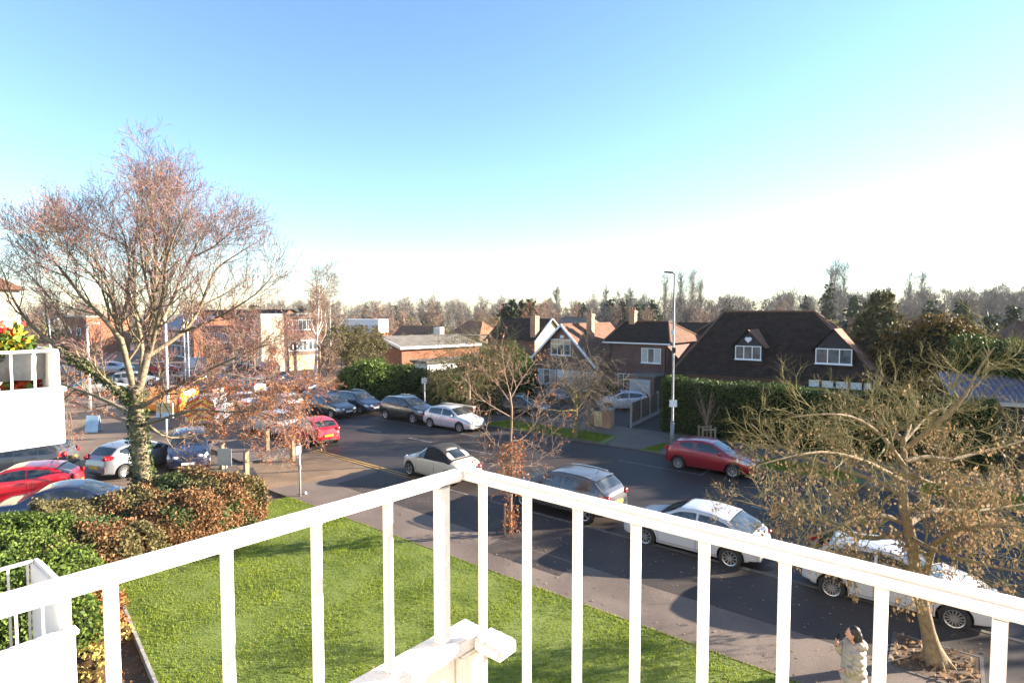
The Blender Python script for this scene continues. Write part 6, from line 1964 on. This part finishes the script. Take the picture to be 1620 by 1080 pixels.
# ------------------------------------------------------------------ street furniture
lp = G(1063, 712, .08)
lt = thing('street_lamp', 'tall grey street lamp column with flat head beside the dark red car', 'street lamp', lp)
hgt_ = EYE + (495 - 433) / 900 * lp.y - .08
c = MB(); c.tube([(0, 0, 0), (0, 0, 1.5)], [.105, .105], 14); c.tube([(0, 0, 1.5), (0, 0, 1.62), (0, 0, 4.8), (0, 0, hgt_)], [.105, .068, .055, .045], 14)
c.build('column', M['metal_grey'], lt, smooth=True)
c = MB(); c.tube([(0, 0, hgt_ - .02), (-.12, 0, hgt_ + .04)], [.04, .03], 8); c.hexa([(-.55, -.13, hgt_ + .05), (-.08, -.07, hgt_ + .0), (-.08, .07, hgt_ + .0), (-.55, .13, hgt_ + .05), (-.5, -.10, hgt_ + .12), (-.08, -.05, hgt_ + .10), (-.08, .05, hgt_ + .10), (-.5, .10, hgt_ + .12)])
c.build('lamp_head', M['plastic'], lt)
c = MB(); c.box(-.2, .2, -.12, -.10, 2.35, 2.72); c.build('notice_plate', M['upvc'], lt)
c = MB(); c.box(-.16, -.03, -.08, -.05, 6.2, 6.42); c.build('number_plate', M['sign_blue'], lt)
c = MB(); c.box(-.06, .10, -.09, .07, 5.2, 5.5); c.build('control_box', M['plastic'], lt)
def post(name, label, px, py, h, r, m, z=.1, cat='sign post', plate=None, group=None):
    t = thing(name, label, cat, G(px, py, z), 0, group)
    c = MB(); c.tube([(0, 0, -.05), (0, 0, h)], r, 10); c.build('pole', m, t, smooth=True)
    if plate:
        w, hh, zz, ang, pm = plate
        c = MB(); c.box(-w / 2, w / 2, -.008, .008, zz, zz + hh)
        for k in (0.2, .8):
            c.box(-.05, .05, .009, .05, zz + hh * k - .02, zz + hh * k + .02)
        o = c.build('plate', pm, t, bevel=.004); o.rotation_euler = (0, 0, ang)
        o.location = (0, -r - .055, 0)
    return t
sp1 = post('sign_post', 'slim pale sign post at the lawn corner with a sign seen edge-on', 475, 784, 2.15, .038, M['galv'], plate=(.34, .34, 1.7, R_(78), M['galv']))
c = MB(); c.tube([(0, 0, 1.05), (0, 0, 1.25)], .055, 10); c.build('clamp_band', M['metal_grey'], sp1)
sp2 = post('sign_post', 'pole with square grey sign plate seen from behind next to the beech bush', 359, 792, 2.1, .04, M['galv'], plate=(.62, .66, 1.42, R_(-12), M['galv']))
c = MB(); c.ball((0, 0, .04), (.07, .07, .06), 8, 5); tag(c.build('ground_light', M['upvc'], smooth=True), 'small white bollard light on the pavement by the slim post', 'ground light').location = G(483, 781, .1)
post('sign_post', 'white post with a small square sign in front of the flat garage', 672, 652, 2.6, .045, M['upvc'], .06, plate=(.42, .42, 2.15, 0, M['upvc']))
for i, (px, h0, h1, lab) in enumerate([(78, 505, 60, 'white lamp column nearest the flower balcony'), (138, 512, 48, 'white lamp column left of the big trunk'), (262, 487, 40, 'tall white pole right of the big trunk'), (291, 500, 62, 'thin white pole, left of a close pair'), (297, 505, 64, 'thin white pole, right of a close pair')]):
    d = h1 * .9
    H = EYE + (495 - h0) / 900 * d
    t = thing('white_pole', lab, 'pole', Vector(((px - 810) / 900 * d, d, 0)), 0, 'white poles in the car park')
    c = MB(); c.tube([(0, 0, 0), (0, 0, H)], [.11, .06] if i < 3 else .05, 8); c.build('column', M['upvc'], t, smooth=True)
    c = MB(); c.tube([(0, 0, H - .1), (.5, .1, H + .05)], .035, 6); c.box(.35, .8, 0, .2, H, H + .1); c.build('lamp_head', M['upvc'], t)
bt = 'wooden posts at the car park entrance'
pb = None
for px, py, lab in [(390, 752, 'wooden post nearest the square sign plate'), (463, 726, 'wooden post nearest the bright red car'), (423, 712, 'wooden post furthest back under the russet twigs'), (352, 738, 'wooden post at the corner beside the navy car')]:
    if pb is None:
        c = MB(); c.hexa([(-.10, -.10, -.1), (.10, -.10, -.1), (.10, .10, -.1), (-.10, .10, -.1), (-.10, -.10, 1.05), (.10, -.10, 1.05), (.10, .10, 1.15), (-.10, .10, 1.15)]); pb = c.build('wooden_post', M['wood_post'], bevel=.015); o = pb
    else:
        o = pb.copy(); C.objects.link(o)
    o.location = G(px, py, .1); o.rotation_euler = (0, 0, YAW + random.uniform(-.2, .2)); tag(o, lab, 'post', bt)
ab = thing('pavement_board', 'pale blue advertising board standing on the forecourt', 'board', G(148, 682), R_(10))
for s in (-1, 1):
    c = MB(); c.hexa([(-.36, s * .28 - .015, 0), (.36, s * .28 - .015, 0), (.36, s * .28 + .015, 0), (-.36, s * .28 + .015, 0), (-.36, s * .02 - .015, 1.0), (.36, s * .02 - .015, 1.0), (.36, s * .02 + .015, 1.0), (-.36, s * .02 + .015, 1.0)]); c.build('panel', M['sign_blue'], ab)
c = MB(); c.box(-.38, -.34, -.25, .25, .4, .44); c.box(.34, .38, -.25, .25, .4, .44); c.build('brace', M['metal_grey'], ab)
ss = thing('shop_sign', 'cream and blue sign panel on a pole right of the ivy trunk', 'sign', G(262, 690), R_(-8))
c = MB(); c.box(-.55, .55, -.05, .05, 1.45, 2.05); c.build('panel', M['yellow_wall'], ss)
c = MB(); c.box(-.55, .55, -.055, .055, 1.15, 1.447); c.build('panel', M['sign_blue'], ss)
c = MB(); c.tube([(0, .1, 0), (0, .1, 2.0)], .05, 8); c.build('pole', M['upvc'], ss)
for u_, v_, lab in [(-5.2, VN + .28, 'iron drain grate by the near kerb behind the dark grey SUV'), (-17.6, VF - .22, 'iron drain grate by the far kerb beside the silver hatchback')]:
    t = thing('drain_grate', lab, 'drain', W(u_, v_, .004), YAW, 'drain grates')
    c = MB(); c.box(-.24, .24, -.2, .2, -.02, .004); c.build('frame', M['metal_grey'], t)
    for k in range(6):
        c = MB(); c.box(-.2 + k * .07, -.165 + k * .07, -.16, .16, .0045, .012); c.build('bar', M['plastic'], t)
for u_, v_, z_, lab in [(-9.8, 13.2, .104, 'small square inspection cover in the pavement near the lawn'), (-15.4, 21.6, .001, 'round manhole cover in the road beyond the cream convertible')]:
    t = thing('manhole_cover', lab, 'manhole', W(u_, v_, z_), YAW, None)
    c = MB()
    if z_ > .05: c.box(-.3, .3, -.22, .22, -.02, .005)
    else: c.lathe([(.36, -.02), (.36, .005), (.33, .006), (.001, .006)], n=24)
    c.build('cover', M['plastic'], t)
# driveway fence, brick pier and bollards
fa, fb_ = W(-16.35, 33.4, .05), W(-17.6, 44.5, .05)
ft = thing('panel_fence', 'dark wooden panel fence with pale concrete posts beside the white garage', 'fence', fa, math.atan2(fb_.y - fa.y, fb_.x - fa.x))
Lf = (fb_ - fa).length
nb = 6
st = Lf / nb
for k in range(nb):
    c = MB(); c.box(k * st + .06, (k + 1) * st - .06, -.03, .03, -.05, .25); c.build('gravel_board', M['concrete'], ft)
    for j in range(8):
        w0 = (st - .12) / 8
        c = MB(); c.hexa([(k * st + .06 + j * w0, -.02, .252), (k * st + .06 + (j + 1) * w0 - .006, -.008, .252), (k * st + .06 + (j + 1) * w0 - .006, .008, .252), (k * st + .06 + j * w0, .0, .252),
                          (k * st + .06 + j * w0, -.02, 1.55), (k * st + .06 + (j + 1) * w0 - .006, -.008, 1.55), (k * st + .06 + (j + 1) * w0 - .006, .008, 1.55), (k * st + .06 + j * w0, .0, 1.55)]); c.build('board', M['fence_wood'], ft)
c = MB(); c.box(-.055, .055, -.06, .06, -.05, 1.68); p0 = c.build('fence_post', M['concrete'], ft)
for k in range(1, nb + 1):
    o = p0.copy(); C.objects.link(o); o.parent = ft; o.location = (k * st, 0, 0)
pt_ = thing('brick_pier', 'low brick wall end with pale capped pier at the driveway entrance', 'wall', G(962, 676, .06), YAW)
c = MB(); c.box(-.28, .28, -.28, .28, -.05, 1.15); c.build('pier', M['brick_orange'], pt_)
c = MB(); c.box(-.34, .34, -.34, .34, 1.15, 1.25); c.build('cap', M['concrete'], pt_)
c = MB(); c.box(-.95, -.285, -.11, .11, -.05, .95); c.build('wall', M['brick_yellow'], pt_)
c = MB(); c.box(-1.5, -.955, -.11, 2.2, -.05, .75); c.build('wall', M['brick_brown'], pt_)
for px, py, lab in [(860, 668, 'black bollard with white cap at the left of the drive'), (936, 672, 'black bollard beside the brick pier')]:
    t = thing('bollard', lab, 'bollard', G(px, py, .06), 0, 'bollards at the drive')
    c = MB(); c.tube([(0, 0, -.05), (0, 0, .95)], .07, 10); c.build('shaft', M['plastic'], t, smooth=True)
    c = MB(); c.ball((0, 0, .98), (.08, .08, .07), 10, 6); c.build('cap', M['upvc'], t, smooth=True)
gw_ = thing('garden_wall', 'low brick garden wall in the shade under the pale-trunked tree', 'wall', G(700, 660, .06), YAW)
c = MB(); c.box(0, 3.0, -.12, .12, -.05, 1.0); c.build('wall', M['brick_dark'], gw_)
c = MB(); c.box(-.02, 3.02, -.16, .16, 1.0, 1.08); c.build('coping', M['concrete'], gw_)
gf = thing('garden_fence', 'dark close-boarded fence behind the far verge by the laurels', 'fence', G(512, 628, 0), math.atan2(*(G(580, 622) - G(512, 628)).yx))
Lg = (G(580, 622) - G(512, 628)).length
for k in range(int(Lg / .6)):
    c = MB(); c.box(k * .6, k * .6 + .57, -.02 + .01 * (k % 2), .02 + .01 * (k % 2), 0, 1.75); c.build('board', M['fence_wood'], gf)
c = MB(); c.box(0, Lg, .032, .08, 1.2, 1.3); c.build('fence_rail', M['fence_wood'], gf)
# tree pit of the oak
tp = thing('tree_pit', 'square of bare earth with stone edging around the oak trunk', 'tree pit', Vector((ob.x, ob.y, .1)), YAW)
c = MB(); c.box(-.72, .72, -.72, .72, -.05, .008); c.build('earth', M['soil'], tp)
for a in range(4):
    c = MB(); c.box(-.80, .72, -.80, -.722, -.05, .016); o = c.build('edging_stone', M['kerb'], tp, bevel=.008); o.rotation_euler = (0, 0, a * math.pi / 2)
q = rng.uniform(-.7, .7, (260, 3)); q[:, 2] = .02 + np.abs(rng.normal(0, .02, 260)); leaves('leaf_litter', q, .06, M['leaf_tan'], tp)

# ------------------------------------------------------------------ the woman in the puffer jacket
def skin_mesh(name, joints, edges, rad, m, parent, root=0, lv=2):
    me = bpy.data.meshes.new(name)
    me.from_pydata(joints, edges, [])
    o = bpy.data.objects.new(name, me)
    C.objects.link(o)
    md = o.modifiers.new('s', 'SKIN')
    md.use_smooth_shade = True
    for i, v in enumerate(me.skin_vertices[0].data):
        r = rad[i]
        v.radius = r if isinstance(r, tuple) else (r, r)
        v.use_root = i == root
    sb_ = o.modifiers.new('d', 'SUBSURF'); sb_.levels = lv; sb_.render_levels = lv
    dg = bpy.context.evaluated_depsgraph_get(); dg.update()
    nm = bpy.data.meshes.new_from_object(o.evaluated_get(dg))
    o.modifiers.clear()
    o.data = nm; nm.name = name
    bpy.data.meshes.remove(me)
    nm.materials.clear(); nm.materials.append(m)
    nm.polygons.foreach_set('use_smooth', np.full(len(nm.polygons), True))
    o.parent = parent
    return o
wp_ = D(1352, 1000, 9.85)
wo = thing('person', 'person with dark hair in a cream puffer jacket raising a small phone on the pavement', 'person', (wp_.x, wp_.y, .1), R_(168))
# +x is where she faces; z up; standing, left foot forward
J = [(0, 0, .93), (0, 0, 1.12), (0, 0, 1.32), (.015, 0, 1.43), (.02, 0, 1.52), (.035, 0, 1.60), (.03, 0, 1.66),
     (0, .09, .88), (.07, .10, .48), (.02, .10, .09), (.16, .10, .04),
     (0, -.09, .88), (-.06, -.10, .48), (-.16, -.10, .10), (-.04, -.10, .04),
     (0, .17, 1.36), (.02, .22, 1.10), (.19, .16, 1.02),
     (0, -.17, 1.36), (.10, -.21, 1.14), (.25, -.09, 1.34)]
E = [(0, 1), (1, 2), (2, 3), (3, 4), (4, 5), (5, 6), (0, 7), (7, 8), (8, 9), (9, 10), (0, 11), (11, 12), (12, 13), (13, 14), (2, 15), (15, 16), (16, 17), (2, 18), (18, 19), (19, 20)]
Rd = [(.12, .15), (.11, .13), (.11, .15), .055, .055, (.095, .075), (.085, .07), .085, .058, .040, .035, .085, .058, .040, .035, .055, .042, .030, .055, .042, .030]
bd_ = skin_mesh('body', J, E, Rd, M['skin'], wo)
hm = MB(); hm.ball((.035, 0, 1.60), (.102, .078, .128), 18, 12)
hm.ball((.135, 0, 1.592), (.022, .014, .020), 8, 6); hm.ball((.125, 0, 1.545), (.014, .024, .008), 8, 5)
for s in (-1, 1):
    hm.ball((.045, s * .078, 1.59), (.022, .012, .032), 8, 6); hm.ball((.122, s * .032, 1.612), (.012, .014, .009), 8, 5)
hm.build('face', M['skin'], wo, smooth=True)
hr_ = MB(); hr_.ball((.005, 0, 1.635), (.108, .093, .118), 18, 12); hr_.ball((-.055, 0, 1.55), (.075, .08, .12), 14, 9); hr_.ball((-.085, 0, 1.47), (.05, .065, .11), 12, 8); hr_.ball((.0, .07, 1.57), (.05, .03, .09), 10, 7); hr_.ball((.0, -.07, 1.57), (.05, .03, .09), 10, 7)
hr_.build('hair', M['hair'], wo, smooth=True)
# puffer jacket: quilted rings
def quilt(path, radii, rings, seg=22, depth=.032):
    path = np.array(path, float)
    V, F = [], []
    n = rings * 6
    T = np.linspace(0, 1, n + 1)
    s = np.linspace(0, 1, len(path))
    c = np.stack([np.interp(T, s, path[:, i]) for i in range(3)], -1)
    ra = np.stack([np.interp(T, s, np.array(radii)[:, i]) for i in range(2)], -1)
    tan = nrm(np.gradient(c, axis=0))
    for k in range(n + 1):
        t = tan[k]
        x = np.array([1.0, 0, 0]); x = x - t * x.dot(t)
        if np.linalg.norm(x) < .3:
            x = np.array([0, 1.0, 0]); x = x - t * x.dot(t)
        x /= np.linalg.norm(x); y = np.cross(t, x)
        puff = depth * abs(math.sin(math.pi * k / 6)) - depth * .6
        for j in range(seg):
            a = 2 * math.pi * j / seg
            w = 1 + .03 * math.sin(3 * a + k * .7)
            V.append(c[k] + x * math.cos(a) * (ra[k, 0] * w + puff) + y * math.sin(a) * (ra[k, 1] * w + puff))
    for k in range(n):
        for j in range(seg):
            F.append((k * seg + j, k * seg + (j + 1) % seg, (k + 1) * seg + (j + 1) % seg, (k + 1) * seg + j))
    return V, F
jk = MB()
for args in [([(-.01, 0, .74), (0, 0, .95), (0, 0, 1.15), (0, 0, 1.30), (.01, 0, 1.40), (.015, 0, 1.46)], [(.205, .255), (.19, .24), (.18, .235), (.175, .225), (.125, .17), (.085, .10)], 7),
             ([(0, .16, 1.37), (.01, .235, 1.22), (.02, .245, 1.10), (.10, .215, 1.05), (.17, .17, 1.03)], [(.095, .095), (.092, .092), (.088, .088), (.078, .078), (.06, .06)], 6),
             ([(0, -.16, 1.37), (.05, -.23, 1.25), (.10, -.225, 1.14), (.17, -.165, 1.22), (.232, -.105, 1.31)], [(.095, .095), (.092, .092), (.088, .088), (.078, .078), (.058, .058)], 6)]:
    jk.add(*quilt(*args))
jk.build('puffer_jacket', M['puffer'], wo, smooth=True)
hd_ = MB(); hd_.ball((-.12, 0, 1.42), (.09, .15, .085), 16, 10); hd_.ball((-.06, .09, 1.44), (.08, .07, .06), 12, 8); hd_.ball((-.06, -.09, 1.44), (.08, .07, .06), 12, 8); hd_.build('hood', M['puffer'], wo, smooth=True)
jn = skin_mesh('jeans', [(0, 0, .90), (0, .09, .84), (.07, .10, .48), (.02, .10, .12), (0, -.09, .84), (-.06, -.10, .48), (-.155, -.10, .13)], [(0, 1), (1, 2), (2, 3), (0, 4), (4, 5), (5, 6)], [(.13, .16), .098, .072, .056, .098, .072, .056], M['jeans'], wo)
for s, x in ((1, .05), (-1, -.12)):
    sh = MB(); sh.ball((x + .05, s * .10, .045), (.14, .05, .05), 12, 7); sh.build('shoe', M['upvc'], wo, smooth=True)
# raised right hand with a phone, five fingers round it
def hand(wrist, fwd, up, side, m, parent):
    w, f, u, s = (np.array(q, float) for q in (wrist, fwd, up, side))
    j, e, r = [tuple(w), tuple(w + f * .045), tuple(w + f * .085)], [(0, 1), (1, 2)], [.026, (.036, .018), (.036, .016)]
    for k, (off, ln) in enumerate([(-.03, .070), (-.010, .080), (.011, .075), (.030, .060)]):
        b = w + f * .088 + s * off
        i0 = len(j)
        j += [tuple(b), tuple(b + f * ln * .45 + u * .012), tuple(b + f * ln * .55 + u * .045)]
        e += [(2, i0), (i0, i0 + 1), (i0 + 1, i0 + 2)]
        r += [.0095, .009, .0075]
    b = w + f * .03 - s * .036
    i0 = len(j)
    j += [tuple(b), tuple(b + f * .03 - s * .022 + u * .02), tuple(b + f * .055 - s * .012 + u * .042)]
    e += [(1, i0), (i0, i0 + 1), (i0 + 1, i0 + 2)]
    r += [.013, .011, .009]
    return skin_mesh('hand', j, e, r, m, parent)
hand((.235, -.10, 1.325), nrm(np.array([.35, .25, .9])), nrm(np.array([-.9, .1, .35])), (0, 1, 0), M['skin'], wo)
hand((.175, .165, 1.03), nrm(np.array([.8, -.2, -.5])), nrm(np.array([.3, -.6, .6])), (0, 1, 0), M['skin'], wo)
ph = MB(); ph.box(-.008, .008, -.036, .036, -.07, .07)
pho = ph.build('phone', M['car_glass'], bevel=.004)
tag(pho, 'small dark phone held up in front of the face', 'phone')
hw = Matrix.Translation(wo.location) @ Matrix.Rotation(R_(168), 4, 'Z')
pho.matrix_world = hw @ Matrix.Translation((.245, -.07, 1.475)) @ Matrix.Rotation(R_(-20), 4, 'Y')

# ------------------------------------------------------------------ winter haze
hz = MB()
hz.box(-900, 900, -30, 900, -1.2, 30)
ho = hz.build('haze', [], kind='stuff')
hm_ = bpy.data.materials.new('haze')
hm_.use_nodes = True
hn = hm_.node_tree
for q in list(hn.nodes):
    if q.type == 'BSDF_PRINCIPLED':
        hn.nodes.remove(q)
pv = hn.nodes.new('ShaderNodeVolumePrincipled')
pv.inputs['Color'].default_value = (0.92, 0.95, 1.0, 1)
pv.inputs['Density'].default_value = 0.00012
pv.inputs['Anisotropy'].default_value = 0.0
hn.links.new(pv.outputs[0], hn.nodes['Material Output'].inputs['Volume'])
ho.data.materials.append(hm_)
tag(ho, 'thin pale winter haze over the houses and far wood', 'haze', kind='stuff')
